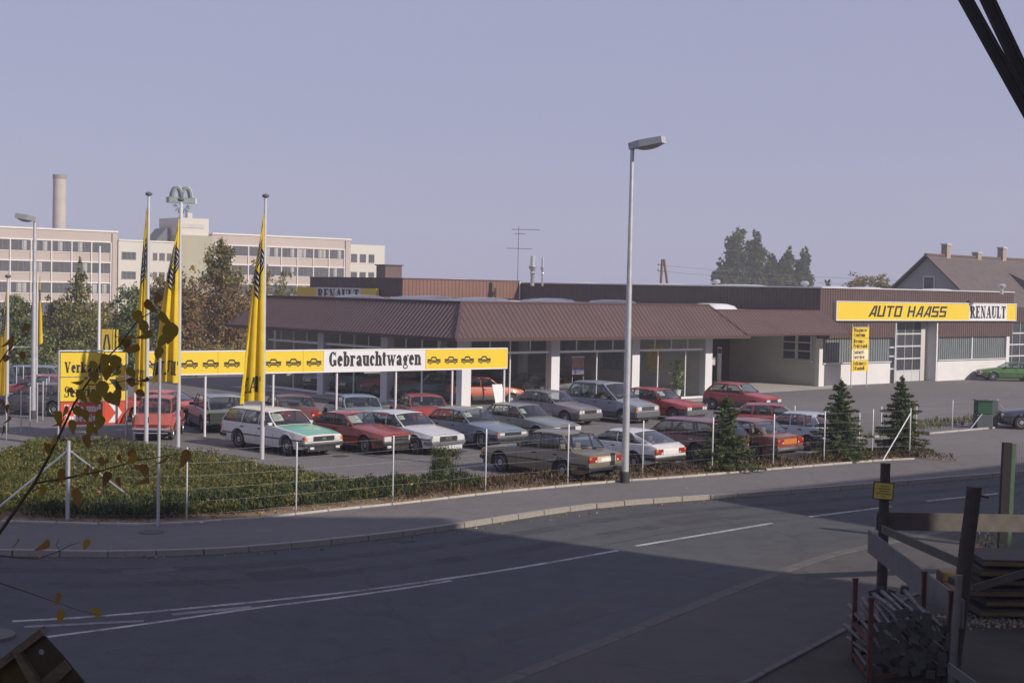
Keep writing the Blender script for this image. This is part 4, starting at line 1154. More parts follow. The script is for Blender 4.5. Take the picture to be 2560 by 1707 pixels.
def car(name, label, col, pos, head, P, group=None, cat='car'):
    """P: size and outline. x forward, y left; pos = ground point under mid-wheelbase."""
    D = dict(L=4.2, W=1.66, H=1.38, wb=2.5, fo=0.78, r=0.295, sill=0.245, zb=0.88, hf=0.70, hr=0.90, zd=0.86, zdr=0.84,
             ws0=0.62, ws1=0.05, rg1=-1.15, rg0=-1.62, divs=None, style='sedan', lamps='rect', clad=0.0, metal=0.0, wheel='steel',
             bump='black', hood=None, tail=None, seat=M_SEAT, rear_panel=None, fog=False, amber=True, lights2=False, plates=False, detail=2)
    D.update(P)
    g = type('G', (), D)
    root = thing(name, label, cat, (pos[0], pos[1], 0.0), head, group)
    pm = paint('paint_' + col[0], col[1], g.metal)
    xf = g.wb / 2 + g.fo; xr = xf - g.L; hw = g.W / 2
    ra = g.r + 0.075
    def wid(x):
        a = smooth01((x - (xf - 0.75)) / 0.75); b_ = smooth01(((xr + 0.65) - x) / 0.65)
        return hw * (1 - 0.085 * a * a - 0.06 * b_ * b_)
    def ztop(x):
        """edge of bonnet, belt line, boot"""
        if x >= g.ws0:
            t_ = max(0.0, (xf - x) / max(0.01, (xf - g.ws0)))
            z = g.hf + (g.hr - g.hf) * (t_ ** 0.75)
            return z
        if x >= g.rg0:
            return g.hr + (g.zd - g.hr) * (g.ws0 - x) / (g.ws0 - g.rg0)
        return g.zd + (g.zdr - g.zd) * (g.rg0 - x) / max(0.01, (g.rg0 - xr))
    def arch(x):
        z = -1.0
        for xc in (g.wb / 2, -g.wb / 2):
            d = abs(x - xc)
            if d < ra: z = max(z, g.r + math.sqrt(ra * ra - d * d) * 0.98)
        return z
    def bottom(x):
        s = g.sill
        s += 0.10 * smooth01((x - (xf - 0.25)) / 0.25) + 0.12 * smooth01(((xr + 0.35) - x) / 0.35)
        return max(s, arch(x))
    def rows(x):
        w_ = wid(x); zt = ztop(x); zb = bottom(x)
        zz = [(g.sill, 0.055), (0.36, 0.014), (0.56, 0.0), (0.62, 0.012), (zt - 0.10, 0.035), (zt - 0.03, 0.055), (zt, 0.10)]
        out = []
        for z, ins in zz:
            z2 = max(z, zb)
            z2 = min(z2, zt)
            out.append((w_ - ins, z2))
        return out
    def ysurf(x, z):
        rw = rows(x)
        for (y0, z0), (y1, z1) in zip(rw[:-1], rw[1:]):
            if z <= z1 and z1 > z0: 
                k = max(0.0, (z - z0) / (z1 - z0)); return y0 + (y1 - y0) * k
        return rw[-1][0]
    xs = {round(xf, 4), round(xr, 4), round(g.ws0, 4), round(g.rg0, 4)}
    k = 0
    for xc in (g.wb / 2, -g.wb / 2):
        xs.add(round(xc + ra + 0.002, 4)); xs.add(round(xc - ra - 0.002, 4))
        for a in range(0, 181, 15): xs.add(round(xc + (ra - 0.001) * math.cos(R(a)), 4))
    for i in range(1, 26): xs.add(round(xr + g.L * i / 26, 4))
    for dx in (0.03, 0.08, 0.16): xs.add(round(xf - dx, 4)); xs.add(round(xr + dx, 4))
    xs = sorted(x for x in xs if xr - 1e-6 <= x <= xf + 1e-6)
    # ---- lower body
    mb = MB(); nr = 7
    def ring(x):
        rw = rows(x); zt = rw[-1][1]
        L_ = [Vector((x, -max(0.1, rw[0][0] - 0.28), rw[0][1]))]
        pts = [Vector((x, rw[0][0] - 0.30, rw[0][1]))] + [Vector((x, y, z)) for y, z in rw]
        return pts
    cap = lambda x: 0.035 if x > g.ws0 else 0.02
    for s in (1, -1):
        vs = []; fs = []
        for x in xs: vs += [Vector((p.x, p.y * s, p.z)) for p in ring(x)]
        n = nr + 1
        for i in range(len(xs) - 1):
            for j in range(n - 1):
                a = i * n + j; fs.append((a, a + n, a + n + 1, a + 1))
        mb.add(vs, fs)
    tops = []
    def topstrip(x_list, m_idx=0):
        vs = []; fs = []; nc = 7
        for x in x_list:
            y0, z0 = rows(x)[-1]
            for c_ in range(nc):
                q = -1 + 2 * c_ / (nc - 1)
                crown = cap(x) * (1 - q * q)
                if x > g.ws0 and abs(q) < 0.72: crown += 0.012
                vs.append((x, y0 * q, z0 + crown))
        for i in range(len(x_list) - 1):
            for c_ in range(nc - 1):
                a = i * nc + c_; fs.append((a, a + nc, a + nc + 1, a + 1))
        return vs, fs
    hood_x = [x for x in xs if x >= g.ws0 - 1e-6]
    deck_x = [x for x in xs if x <= g.rg0 + 1e-6]
    dv, df = topstrip(deck_x)
    if len(deck_x) > 1: mb.add(dv, df)
    hv, hfc = topstrip(hood_x)
    if not g.hood: mb.add(hv, hfc)
    for x in (xs[0], xs[-1]):       # nose and tail panels
        rr_ = rows(x); zc = cap(x)
        for (y0, z0), (y1, z1) in zip(rr_[:-1], rr_[1:]):
            mb.quad((x, y0, z0), (x, -y0, z0), (x, -y1, z1), (x, y1, z1))
        y0, z0 = rr_[-1]
        mb.poly([(x, y0 * q, z0 + zc * (1 - q * q)) for q in (1, 0.66, 0.33, 0, -0.33, -0.66, -1)])
    body = mb.build('body', pm, root, True, 32)
    if g.hood:
        mb = MB(); mb.add(hv, hfc); mb.build('bonnet', paint('paint_' + g.hood[0], g.hood[1]), root, True, 40)
    # ---- underside and wheel housings
    mb = MB(); mb.box(xr + 0.18, -hw + 0.32, 0.17, xf - 0.18, hw - 0.32, 0.5)
    mb.build('underbody', M_CABIN, root)
    # ---- greenhouse
    zr_e = lambda x: g.H - 0.055 - 0.03 * ((x - (g.ws1 + g.rg1) / 2) / max(0.2, (g.ws1 - g.rg1) / 2)) ** 2
    yr = hw * (0.775 if g.style != 'van' else 0.80)
    yb = lambda x: rows(x)[-1][0] - 0.004
    def SP(xb, xt, t_, s, out=0.0):
        z0 = ztop(xb); z1 = zr_e(xt)
        y = yb(xb) + (yr - yb(xb)) * t_ + 0.035 * math.sin(math.pi * t_) + out
        return Vector((xb + (xt - xb) * t_, s * y, z0 + (z1 - z0) * t_))
    dv_ = g.divs
    if dv_ is None: dv_ = [(-0.30, -0.32)]
    # boundaries: list of (xb, xt) pairs, panes alternate with posts
    A0 = (g.ws0, g.ws1); Z0 = (g.rg0, g.rg1)
    pp = 0.055
    edges = [A0, (g.ws0 - pp * 1.3, g.ws1 - pp)]
    for (xb, xt, pw) in [(d + (0.07,))[:3] if len(d) == 2 else d for d in dv_]:
        edges += [(xb + pw / 2, xt + pw / 2), (xb - pw / 2, xt - pw / 2)]
    edges += [g.tail[0] if g.tail else (g.rg0 + 0.10, g.rg1 + 0.07), Z0]
    mbp = MB(); TSG = [0, 0.25, 0.5, 0.75, 1.0]
    for s in (1, -1):
        for i in range(0, len(edges) - 1, 2):      # posts
            e0, e1 = edges[i], edges[i + 1]
            for t0, t1 in zip(TSG[:-1], TSG[1:]):
                mbp.quad(SP(*e0, t0, s), SP(*e1, t0, s), SP(*e1, t1, s), SP(*e0, t1, s))
        for i in range(1, len(edges) - 1, 2):      # rails above and below the panes
            e0, e1 = edges[i], edges[i + 1]
            mbp.quad(SP(*e0, 0.91, s), SP(*e1, 0.91, s), SP(*e1, 1, s), SP(*e0, 1, s))
            mbp.quad(SP(*e0, 0, s), SP(*e1, 0, s), SP(*e1, 0.045, s), SP(*e0, 0.045, s))
    # roof
    nxr, nyr = 8, 8; vs = []; fs = []
    for i in range(nxr + 1):
        x = g.ws1 + (g.rg1 - g.ws1) * i / nxr
        for j in range(nyr + 1):
            q = -1 + 2 * j / nyr
            bow = 0.05 * (1 - q * q)
            xx = x + (bow if i == 0 else (-bow if i == nxr else 0))
            vs.append((xx, yr * q, zr_e(x) + 0.055 * (1 - abs(q) ** 2.6)))
    for i in range(nxr):
        for j in range(nyr):
            a = i * (nyr + 1) + j; fs.append((a, a + nyr + 1, a + nyr + 2, a + 1))
    # windscreen and rear window frames
    def screen(front):
        xb, xt = (g.ws0, g.ws1) if front else (g.rg0, g.rg1)
        sg = 1 if front else -1
        def pt(q, t_, lift=0.0):
            y = (yb(xb) + (yr - yb(xb)) * t_ + 0.035 * math.sin(math.pi * t_)) * q
            bow = 0.05 * (1 - q * q) * sg
            z0 = ztop(xb) + cap(xb + 0.01 * sg) * (1 - q * q) * (1 - t_); z1 = zr_e(xt) + 0.055 * (1 - abs(q) ** 2.6)
            return Vector((xb + (xt - xb) * t_ + bow + lift * sg, y, z0 + (z1 - z0) * t_))
        fr = 0.935
        Q = [-1, -fr, -0.6, -0.2, 0.2, 0.6, fr, 1]; T = [0, 0.05, 0.35, 0.65, 0.92, 1.0]
        gl = MB()
        for i in range(len(Q) - 1):
            for j in range(len(T) - 1):
                edge = i in (0, len(Q) - 2) or j in (0, len(T) - 2)
                tgt = mbp if edge else gl
                tgt.quad(pt(Q[i], T[j]), pt(Q[i + 1], T[j]), pt(Q[i + 1], T[j + 1]), pt(Q[i], T[j + 1]))
        o = gl.build('windscreen' if front else 'rear_window', M_CARGLASS, root, True, 60)
        rb = MB()
        for (qa, ta, qb_, tb) in ((-fr, 0.05, fr, 0.05), (-fr, 0.92, fr, 0.92), (-fr, 0.05, -fr, 0.92), (fr, 0.05, fr, 0.92)):
            for k_ in range(6):
                a_, b2 = k_ / 6, (k_ + 1) / 6
                rb.bar(pt(qa + (qb_ - qa) * a_, ta + (tb - ta) * a_, 0.004), pt(qa + (qb_ - qa) * b2, ta + (tb - ta) * b2, 0.004), 0.022, 0.014, (sg, 0, 0.4))
        rb.build('window_seal', M_TRIM if not g.style == 'chrome' else M_CHROME, o)
        return pt
    ptf = screen(True); ptr = screen(False)
    mbp.add(vs, fs)
    mbp.build('roof', pm, root, True, 40)
    for s in (1, -1):
        for i in range(1, len(edges) - 1, 2):
            e0, e1 = edges[i], edges[i + 1]
            gl = MB()
            for t0, t1 in ((0.045, 0.3), (0.3, 0.6), (0.6, 0.91)):
                gl.quad(SP(*e0, t0, s, -0.012), SP(*e1, t0, s, -0.012), SP(*e1, t1, s, -0.012), SP(*e0, t1, s, -0.012))
            o = gl.build('side_window', M_CARGLASS, root, True, 60)
            rb = MB(); c4 = [SP(*e0, 0.045, s, 0.0), SP(*e1, 0.045, s, 0.0), SP(*e1, 0.91, s, 0.0), SP(*e0, 0.91, s, 0.0)]
            for k_ in range(4): rb.bar(c4[k_], c4[(k_ + 1) % 4], 0.018, 0.022)
            rb.build('window_seal', M_TRIM, o)
    # ---- cabin
    mb = MB(); xa, xb_ = g.rg0 + 0.05, g.ws0 - 0.02
    zf = min(ztop(xa), ztop(xb_)) - 0.10
    mb.box(min(xa, xb_), -hw + 0.2, 0.42, max(xa, xb_), hw - 0.2, zf - 0.28)
    mb.box(g.ws0 - 0.42, -hw + 0.18, zf - 0.3, g.ws0 + 0.02, hw - 0.18, zf + 0.04)
    mb.build('cabin_floor', M_CABIN, root)
    xd = min(g.ws1 - 0.35, 0.1)
    for s in (1, -1):
        mb = MB(); mb.cbox(xd - 0.62, s * 0.36 - 0.24, 0.5, xd - 0.5, s * 0.36 + 0.24, zf + 0.08, 0.04); mb.cbox(xd - 0.62, s * 0.36 - 0.24, 0.42, xd - 0.05, s * 0.36 + 0.24, 0.56, 0.04)
        mb.cbox(xd - 0.66, s * 0.36 - 0.13, zf + 0.10, xd - 0.57, s * 0.36 + 0.13, zf + 0.26, 0.03)
        mb.build('seat', g.seat, root)
    xq = max(g.rg0 + 0.28, xd - 1.55)
    mb = MB(); mb.cbox(xq, -hw + 0.26, 0.45, xq + 0.14, hw - 0.26, zf + 0.05, 0.04); mb.cbox(xq, -hw + 0.26, 0.42, xq + 0.6, hw - 0.26, 0.58, 0.04)
    for s in (1, -1):
        if g.style == 'sedan': mb.cbox(xq - 0.02, s * 0.33 - 0.12, zf + 0.04, xq + 0.07, s * 0.33 + 0.12, zf + 0.18, 0.03)
    mb.build('rear_seat', g.seat, root)
    if g.style != 'sedan' or True:
        mb = MB(); mb.box(g.rg0 + 0.04, -hw + 0.2, zf - 0.28, max(g.rg0 + 0.1, xq), hw - 0.2, zf - 0.02); mb.build('parcel_shelf', M_CABIN, root)
    mb = MB(); cst = Vector((g.ws0 - 0.62, 0.36, zf + 0.0)); prev = None
    for k_ in range(13):
        a = 2 * math.pi * k_ / 12; p = cst + Vector((0.08 * math.sin(a), 0.19 * math.cos(a), 0.17 * math.sin(a)))
        if prev: mb.tube(prev, p, 0.014, None, 5)
        prev = p
    mb.tube(cst, cst + Vector((0.3, 0, -0.1)), 0.02, None, 5)
    mb.build('steering_wheel', M_TRIM, root)
    # ---- wheels
    me, mr = wheel_mesh(g.r, 0.165, g.wheel)
    for xc in (g.wb / 2, -g.wb / 2):
        for s in (1, -1):
            w_ = ref('wheel', me, root, (xc, s * (hw - 0.125), g.r), (random.uniform(0, 0.0), random.uniform(0, 6.28), 0))
            q = ref('rim', mr, w_)
            if s < 0: q.rotation_euler = (0, 0, math.pi)
    # ---- front
    def facex(y): return xf - 0.0
    yl = wid(xf) - 0.03
    lz0, lz1 = g.hf - 0.215, g.hf - 0.04
    if g.lamps == 'slim': lz0, lz1 = g.hf - 0.16, g.hf - 0.05
    lw = 0.34 if g.lamps != 'square' else 0.22
    mb = MB(); mb.cbox(xf - 0.03, -yl + lw, lz0 + 0.005, xf + 0.012, yl - lw, lz1, 0.008)
    gr = mb.build('grille', M_TRIM, root)
    mb = MB()
    for k_ in range(1, 5):
        z = lz0 + (lz1 - lz0) * k_ / 5; mb.box(xf + 0.010, -yl + lw + 0.02, z - 0.006, xf + 0.02, yl - lw - 0.02, z + 0.006)
    mb.build('grille_bar', M_TRIM if not g.style == 'van' else M_CHROME, gr)
    for s in (1, -1):
        y0, y1 = sorted((s * (yl - lw + 0.01), s * (yl - (0.07 if g.amber else 0.0))))
        if g.lights2:
            for k_ in (0, 1):
                a, b_ = y0 + (y1 - y0) * (0.5 * k_ + 0.04), y0 + (y1 - y0) * (0.5 * k_ + 0.46)
                mb = MB(); mb.cbox(xf - 0.05, a, lz0 + 0.01, xf + 0.022, b_, lz1 - 0.005, 0.012); mb.build('headlight', M_LAMP, root)
        else:
            mb = MB(); mb.cbox(xf - 0.05, y0, lz0 + 0.005, xf + 0.022, y1, lz1 - 0.005, 0.014); mb.build('headlight', M_LAMP, root)
        if g.amber:
            y0, y1 = sorted((s * (yl - 0.065), s * (yl + 0.03)))
            mb = MB(); mb.cbox(xf - 0.12, y0, lz0 + 0.005, xf + 0.008, y1, lz1 - 0.01, 0.012); mb.build('indicator', M_AMBER, root)
    # ---- bumpers
    def bumper(nm, x, sg, z0, z1, mat, chrome):
        mb = MB(); n = 9; vs = []; fs = []
        wy = wid(x) + 0.015
        for i in range(n):
            q = -1 + 2 * i / (n - 1); y = wy * q
            bx = x + sg * (0.085 - 0.055 * abs(q) ** 4)
            for (dx, z) in ((-0.12, z0), (0, z0 + 0.02), (0.012, (z0 + z1) / 2), (0, z1 - 0.02), (-0.12, z1)):
                vs.append((bx + sg * dx, y, z))
        for i in range(n - 1):
            for j in range(4):
                a = i * 5 + j; fs.append((a, a + 5, a + 6, a + 1))
        mb.add(vs, fs)
        for s in (1, -1):
            xe = x - sg * 0.42
            mb.box(min(x - sg * 0.02, xe), s * (wid(x - sg * 0.2) + 0.002) - 0.02, z0 + 0.015, max(x - sg * 0.02, xe), s * (wid(x - sg * 0.2) + 0.002) + 0.02, z1 - 0.015)
        o = mb.build(nm, mat, root, True, 40)
        if chrome:
            m2 = MB(); prev = None
            for i in range(n):
                q = -1 + 2 * i / (n - 1)
                p = Vector((x + sg * (0.09 - 0.055 * abs(q) ** 4), wy * q, z1 - 0.02))
                if prev: m2.bar(prev, p, 0.02, 0.03)
                prev = p
            m2.build('bumper_strip', M_CHROME, o)
        return o
    bz0, bz1 = 0.36, 0.50
    bmat = {'black': M_TRIM, 'chrome': M_CHROME, 'grey': M_CLAD}[g.bump if g.bump != 'strip' else 'black']
    if g.bump == 'grey': bz0, bz1 = 0.28, 0.54
    fb = bumper('front_bumper', xf, 1, bz0, bz1, bmat, g.bump == 'strip')
    rb_ = bumper('rear_bumper', xr, -1, bz0 + 0.02, bz1 + 0.02, bmat, g.bump == 'strip')
    if g.fog:
        for s in (1, -1):
            mb = MB(); mb.cbox(xf + 0.02, s * 0.56 - 0.09, 0.27, xf + 0.09, s * 0.56 + 0.09, 0.355, 0.012); mb.build('fog_lamp', M_LAMP, root)
    mb = MB(); mb.box(xf - 0.10, -hw + 0.2, 0.2, xf + 0.015, hw - 0.2, 0.345); mb.build('front_apron', M_TRIM if g.bump != 'chrome' else pm, root)
    # ---- tail
    yt = wid(xr) - 0.02
    tz1 = min(g.zdr - 0.06, 0.80); tz0 = tz1 - 0.17
    if g.style in ('wagon',): tz0, tz1 = 0.58, 0.80
    for s in (1, -1):
        y0, y1 = sorted((s * (yt - 0.36), s * (yt + 0.015)))
        if g.style in ('wagon', 'van', 'hatch_tall'): y0, y1 = sorted((s * (yt - 0.16), s * (yt + 0.015)))
        mb = MB(); mb.cbox(xr - 0.022, y0, tz0, xr + 0.05, y1, tz1, 0.012); tl = mb.build('tail_light', M_REDL, root)
        ya, yb2 = sorted((s * (yt - 0.10), s * (yt + 0.018)))
        m2 = MB(); m2.cbox(xr - 0.026, ya, tz0 + (tz1 - tz0) * 0.5, xr + 0.05, yb2, tz1 - 0.008, 0.01); m2.build('amber_lens', M_AMBER, tl)
        m2 = MB(); ym = s * (yt - 0.30) if g.style == 'sedan' else s * (yt - 0.09)
        m2.cbox(xr - 0.026, ym - 0.045, tz0 + 0.01, xr + 0.05, ym + 0.045, tz0 + 0.07, 0.008); m2.build('reversing_lens', M_LAMP, tl)
    if g.rear_panel:
        mb = MB(); mb.box(xr - 0.012, -yt + 0.37, tz0 - 0.01, xr + 0.01, yt - 0.37, tz1); mb.build('rear_panel', g.rear_panel, root)
    if g.plates:
        mb = MB(); mb.cbox(xr - 0.02, -0.26, tz0 + 0.01, xr + 0.005, 0.26, tz0 + 0.12, 0.004); mb.build('number_plate', M_PLATE, root)
    # ---- sides: door gaps, handles, moulding, cladding, mirrors
    def strip(x0, x1, z0, z1, off, n=24):
        m2 = MB()
        for s in (1, -1):
            for i in range(n):
                a, b_ = x0 + (x1 - x0) * i / n, x0 + (x1 - x0) * (i + 1) / n
                for xx in (0,):
                    pa0, pb0 = max(z0, arch(a) + 0.004), max(z0, arch(b_) + 0.004)
                    if pa0 >= z1 and pb0 >= z1: continue
                    pa0, pb0 = min(pa0, z1), min(pb0, z1)
                    m2.quad((a, s * (ysurf(a, pa0) + off), pa0), (b_, s * (ysurf(b_, pb0) + off), pb0), (b_, s * (ysurf(b_, z1) + off), z1), (a, s * (ysurf(a, z1) + off), z1))
        return m2
    if g.clad:
        m2 = MB(); zc = [g.sill, 0.3, 0.36, 0.45, 0.56, 0.62]
        zc = [z for z in zc if z < g.clad] + [g.clad]
        for z0, z1 in zip(zc[:-1], zc[1:]):
            q = strip(xr + 0.02, xf - 0.02, z0, z1, 0.007, 90); m2.add(q.v, q.f)
        m2.build('side_cladding', M_CLAD, root)
    else:
        strip(xr + 0.1, xf - 0.1, 0.535, 0.575, 0.008, 60).build('side_moulding', M_TRIM, root)
    doors = [(g.ws0 - 0.06)] + [d[0] for d in dv_][:2]
    mb = MB()
    for xd_ in doors:
        for s in (1, -1):
            zz = [g.sill + 0.05, 0.36, 0.56, 0.62, ztop(xd_) - 0.03]
            for z0, z1 in zip(zz[:-1], zz[1:]):
                if arch(xd_) > z0: z0 = min(z1, arch(xd_) + 0.01)
                mb.quad((xd_ - 0.006, s * (ysurf(xd_, z0) + 0.003), z0), (xd_ + 0.006, s * (ysurf(xd_, z0) + 0.003), z0), (xd_ + 0.006, s * (ysurf(xd_, z1) + 0.003), z1), (xd_ - 0.006, s * (ysurf(xd_, z1) + 0.003), z1))
    mb.build('door_gap', M_TRIM, root)
    for xd_ in doors[1:]:
        for s in (1, -1):
            z = ztop(xd_) - 0.13
            yq = s * ysurf(xd_ + 0.15, z)
            mb = MB(); mb.cbox(xd_ + 0.05, yq - 0.012, z - 0.02, xd_ + 0.22, yq + 0.022 if s > 0 else yq + 0.012, z + 0.02, 0.006) if s > 0 else mb.cbox(xd_ + 0.05, yq - 0.022, z - 0.02, xd_ + 0.22, yq + 0.012, z + 0.02, 0.006)
            mb.build('door_handle', M_TRIM if g.bump != 'chrome' else M_CHROME, root)
    for s in (1, -1):
        x = g.ws0 - 0.22; z = ztop(x) + 0.06; y = s * (yb(x) + 0.10)
        mb = MB(); mb.cbox(x - 0.06, y - 0.09, z - 0.05, x + 0.05, y + 0.09, z + 0.06, 0.02); mb.bar((x, s * (yb(x) - 0.02), z - 0.03), (x, y, z), 0.03, 0.03); mb.build('door_mirror', M_TRIM if not g.hood else pm, root)
    # wipers
    for q in (-0.5, 0.12):
        mb = MB(); mb.bar(ptf(q, 0.05, 0.02), ptf(q + 0.42, 0.14, 0.02), 0.015, 0.012); mb.build('wiper', M_TRIM, root)
    root['_ptf'] = 0
    del root['_ptf']
    CARINFO[root.name] = (root, g, ptf, ptr, xf, xr, wid)
    return root
CARINFO = {}

def front_wheel_pos(px, py, head, P, side=-1):
    """centre of a car whose front wheel on that side (-1 right, 1 left) touches the ground at a pixel"""
    c = gp(px, py); hx = Vector((math.cos(head), math.sin(head), 0)); hy = Vector((-hx.y, hx.x, 0))
    return c - hx * (P.get('wb', 2.5) / 2) - hy * (side * (P.get('W', 1.66) / 2 - 0.125))
def price_card(root, q, t_, label, wd=0.5, ht=0.34, back=0.10, group='price cards in the windscreens'):
    r0, g, ptf, ptr, xf, xr, wid = CARINFO[root.name]
    mw = Matrix.Translation(r0.location) @ Matrix.Rotation(r0.rotation_euler.z, 4, 'Z')
    p = ptf(q, t_)
    pts = []
    mb = MB(); dx = (ptf(q, t_ + 0.2) - ptf(q, t_)).normalized()
    o = p - Vector((back, 0, 0)) - Vector((0, wd / 2, 0))
    loc = [o, o + Vector((0, wd, 0)), o + Vector((0, wd, 0)) + dx * ht, o + dx * ht]
    mb.prism([mw @ v for v in loc], (mw.to_3x3() @ Vector((-0.006, 0, 0))))
    c_ = mb.build('price_card', M_CARD)
    tag(c_, label, 'price card', group)
    m2 = MB(); nv = mw.to_3x3() @ dx.cross(Vector((0, 1, 0))).normalized()
    if nv.dot(mw.to_3x3() @ Vector((1, 0, 0.3))) < 0: nv = -nv
    for (a, b_, c2, d2) in ((0.12, 0.7, 0.62, 0.14), (0.12, 0.42, 0.76, 0.12), (0.12, 0.18, 0.5, 0.1)):
        q0 = loc[0] + Vector((0, wd * a, 0)) + dx * (ht * b_)
        m2.poly([mw @ v + nv * 0.004 for v in (q0, q0 + Vector((0, wd * c2, 0)), q0 + Vector((0, wd * c2, 0)) + dx * ht * d2, q0 + dx * ht * d2)])
    m2.build('printed_line', plain('card_print', (0.30, 0.26, 0.2), 0.8), c_)
    return c_

HA = math.atan2(-0.69, 0.722)      # nose of the used cars, towards the pole line
HB_ = HA + math.pi
C = dict(white=('white', (0.60, 0.60, 0.62)), red=('coupe_red', (0.26, 0.030, 0.022)), silver=('silver_white', (0.53, 0.54, 0.57)),
         blue=('blue_grey', (0.13, 0.17, 0.225)), sage=('sage_grey', (0.155, 0.18, 0.18)), olive=('olive_bronze', (0.185, 0.165, 0.108)),
         mauve=('mauve_grey', (0.165, 0.15, 0.175)), steel=('steel_blue', (0.20, 0.235, 0.285)), rred=('signal_red', (0.33, 0.022, 0.024)),
         dred=('dark_red', (0.20, 0.020, 0.024)), maroon=('maroon', (0.125, 0.026, 0.026)), orange=('orange_red', (0.52, 0.075, 0.035)), brick=('brick_red', (0.33, 0.060, 0.048)),
         rust=('rust_orange', (0.18, 0.048, 0.03)), golf=('pale_blue', (0.40, 0.45, 0.50)), green=('leaf_green', (0.035, 0.125, 0.018)), navy=('navy', (0.020, 0.026, 0.055)),
         teal=('teal', (0.028, 0.115, 0.16)), grey=('van_grey', (0.19, 0.23, 0.25)), black=('near_black', (0.022, 0.023, 0.027)), lblue=('light_blue', (0.18, 0.27, 0.35)))
EST = dict(L=4.80, W=1.80, H=1.48, wb=2.77, fo=0.96, r=0.33, hf=0.74, hr=0.94, zd=0.93, zdr=0.86, ws0=0.72, ws1=0.16, rg1=-2.05, rg0=-2.55,
           divs=[(-0.28, -0.22), (-1.28, -1.12)], style='wagon', bump='strip', fog=True)
SED = dict(L=4.45, W=1.72, H=1.40, wb=2.62, fo=0.84, r=0.318, ws0=0.66, ws1=0.06, rg1=-1.22, rg0=-1.72, zd=0.92, zdr=0.86, divs=[(-0.30, -0.30), (-1.18, -1.02, 0.05)], style='sedan')
HAT = dict(L=4.00, W=1.65, H=1.40, wb=2.48, fo=0.78, r=0.302, ws0=0.60, ws1=0.02, rg1=-1.35, rg0=-1.88, zd=0.90, zdr=0.84, divs=[(-0.34, -0.34), (-1.15, -1.08, 0.06)], style='hatch', bump='grey')
FAST = dict(L=4.20, W=1.68, H=1.34, wb=2.47, fo=0.82, r=0.308, ws0=0.60, ws1=-0.02, rg1=-1.02, rg0=-1.95, zd=0.90, zdr=0.82, divs=[(-0.50, -0.48, 0.06)], style='sedan', bump='strip', fog=True, tail=[(-1.50, -0.98)])
SMALL = dict(L=3.60, W=1.58, H=1.40, wb=2.42, fo=0.66, r=0.275, ws0=0.66, ws1=0.08, rg1=-1.22, rg0=-1.72, zd=0.90, zdr=0.82, divs=[(-0.40, -0.40)], style='hatch_tall', bump='grey', clad=0.46, wheel='cap', tail=[(-1.50, -1.18)])
VAN = dict(L=4.25, W=1.76, H=1.75, wb=2.58, fo=0.80, r=0.30, hf=0.80, hr=1.00, ws0=0.98, ws1=0.10, rg1=-1.72, rg0=-2.20, zd=1.00, zdr=0.90, divs=[(0.45, 0.02, 0.05), (-0.42, -0.40), (-1.30, -1.24)], style='van', bump='grey', clad=0.50, wheel='cap')
GOLF = dict(L=3.82, W=1.63, H=1.41, wb=2.40, fo=0.76, r=0.285, ws0=0.58, ws1=0.04, rg1=-1.40, rg0=-1.72, zd=0.92, zdr=0.84, divs=[(-0.36, -0.36), (-0.98, -0.98, 0.05)], style='hatch_tall', tail=[(-1.32, -1.24)])

# ---- front row of used cars
def frow(name, label, col, px, py, P, side=-1, dh=0.0, **kw):
    P = dict(P, **kw); h = HA + dh
    return car(name, label, col, front_wheel_pos(px, py, h, P, side), h, P)
c1 = frow('estate_car', 'white estate car with a mint green bonnet behind the fence', C['white'], 720, 1138, EST, hood=('mint', (0.12, 0.42, 0.30)))
c2 = frow('coupe', 'brick red fastback coupe parked right beside the white estate car', C['red'], 915, 1134, FAST, dh=0.02, amber=False, fo=0.95, L=4.35, H=1.37)
c3 = frow('saloon_car', 'silver white saloon with four rings on its grille', C['silver'], 1117, 1128, SED, 1, bump='chrome', H=1.39, seat=M_SEATL, amber=False)
c4 = frow('saloon_car', 'blue grey saloon in the front row, nose beside the bronze saloon', C['blue'], 1205, 1123, SED, dh=-0.02, seat=M_SEATL, bump='strip', lamps='slim')
c5 = frow('saloon_car', 'sage grey saloon half hidden behind the blue grey saloon', C['sage'], 1345, 1108, SED, seat=M_SEATL, amber=False)
price_card(c1, -0.62, 0.30, 'white price card behind the windscreen of the white estate car', 0.46, 0.34)
price_card(c2, -0.55, 0.22, 'large cream price card behind the windscreen of the red coupe', 0.52, 0.40)
price_card(c3, -0.70, 0.50, 'small price card high in the windscreen of the silver saloon', 0.34, 0.22)
price_card(c5, -0.70, 0.36, 'small price card in the windscreen of the sage grey saloon', 0.28, 0.26)
price_card(c4, -0.62, 0.42, 'cream card at the left of the windscreen of the blue grey saloon', 0.30, 0.24)
# four rings on the grille
r0, g, ptf, ptr, xf, xr, wid = CARINFO[c3.name]
for k in range(4):
    mb = MB(); prev = None
    for i in range(15):
        a = 2 * math.pi * i / 14; p = Vector((xf + 0.028, -0.105 + 0.07 * k + 0.045 * math.cos(a), g.hf - 0.12 + 0.045 * math.sin(a)))
        if prev is not None: mb.tube(prev, p, 0.008, None, 5)
        prev = p
    mb.build('emblem_ring', M_CHROME, c3)
r0, g, ptf, ptr, xf, xr, wid = CARINFO[c1.name]
mb = MB(); mb.lathe([(0.0, 0.0), (0.10, 0.0), (0.10, 0.012), (0.0, 0.016)], 16, 'x', (xf + 0.02, 0, g.hf - 0.12)); o = mb.build('emblem', M_CHROME, c1); o.scale = (1, 1, 0.45); o.location.z = (g.hf - 0.12) * 0.55

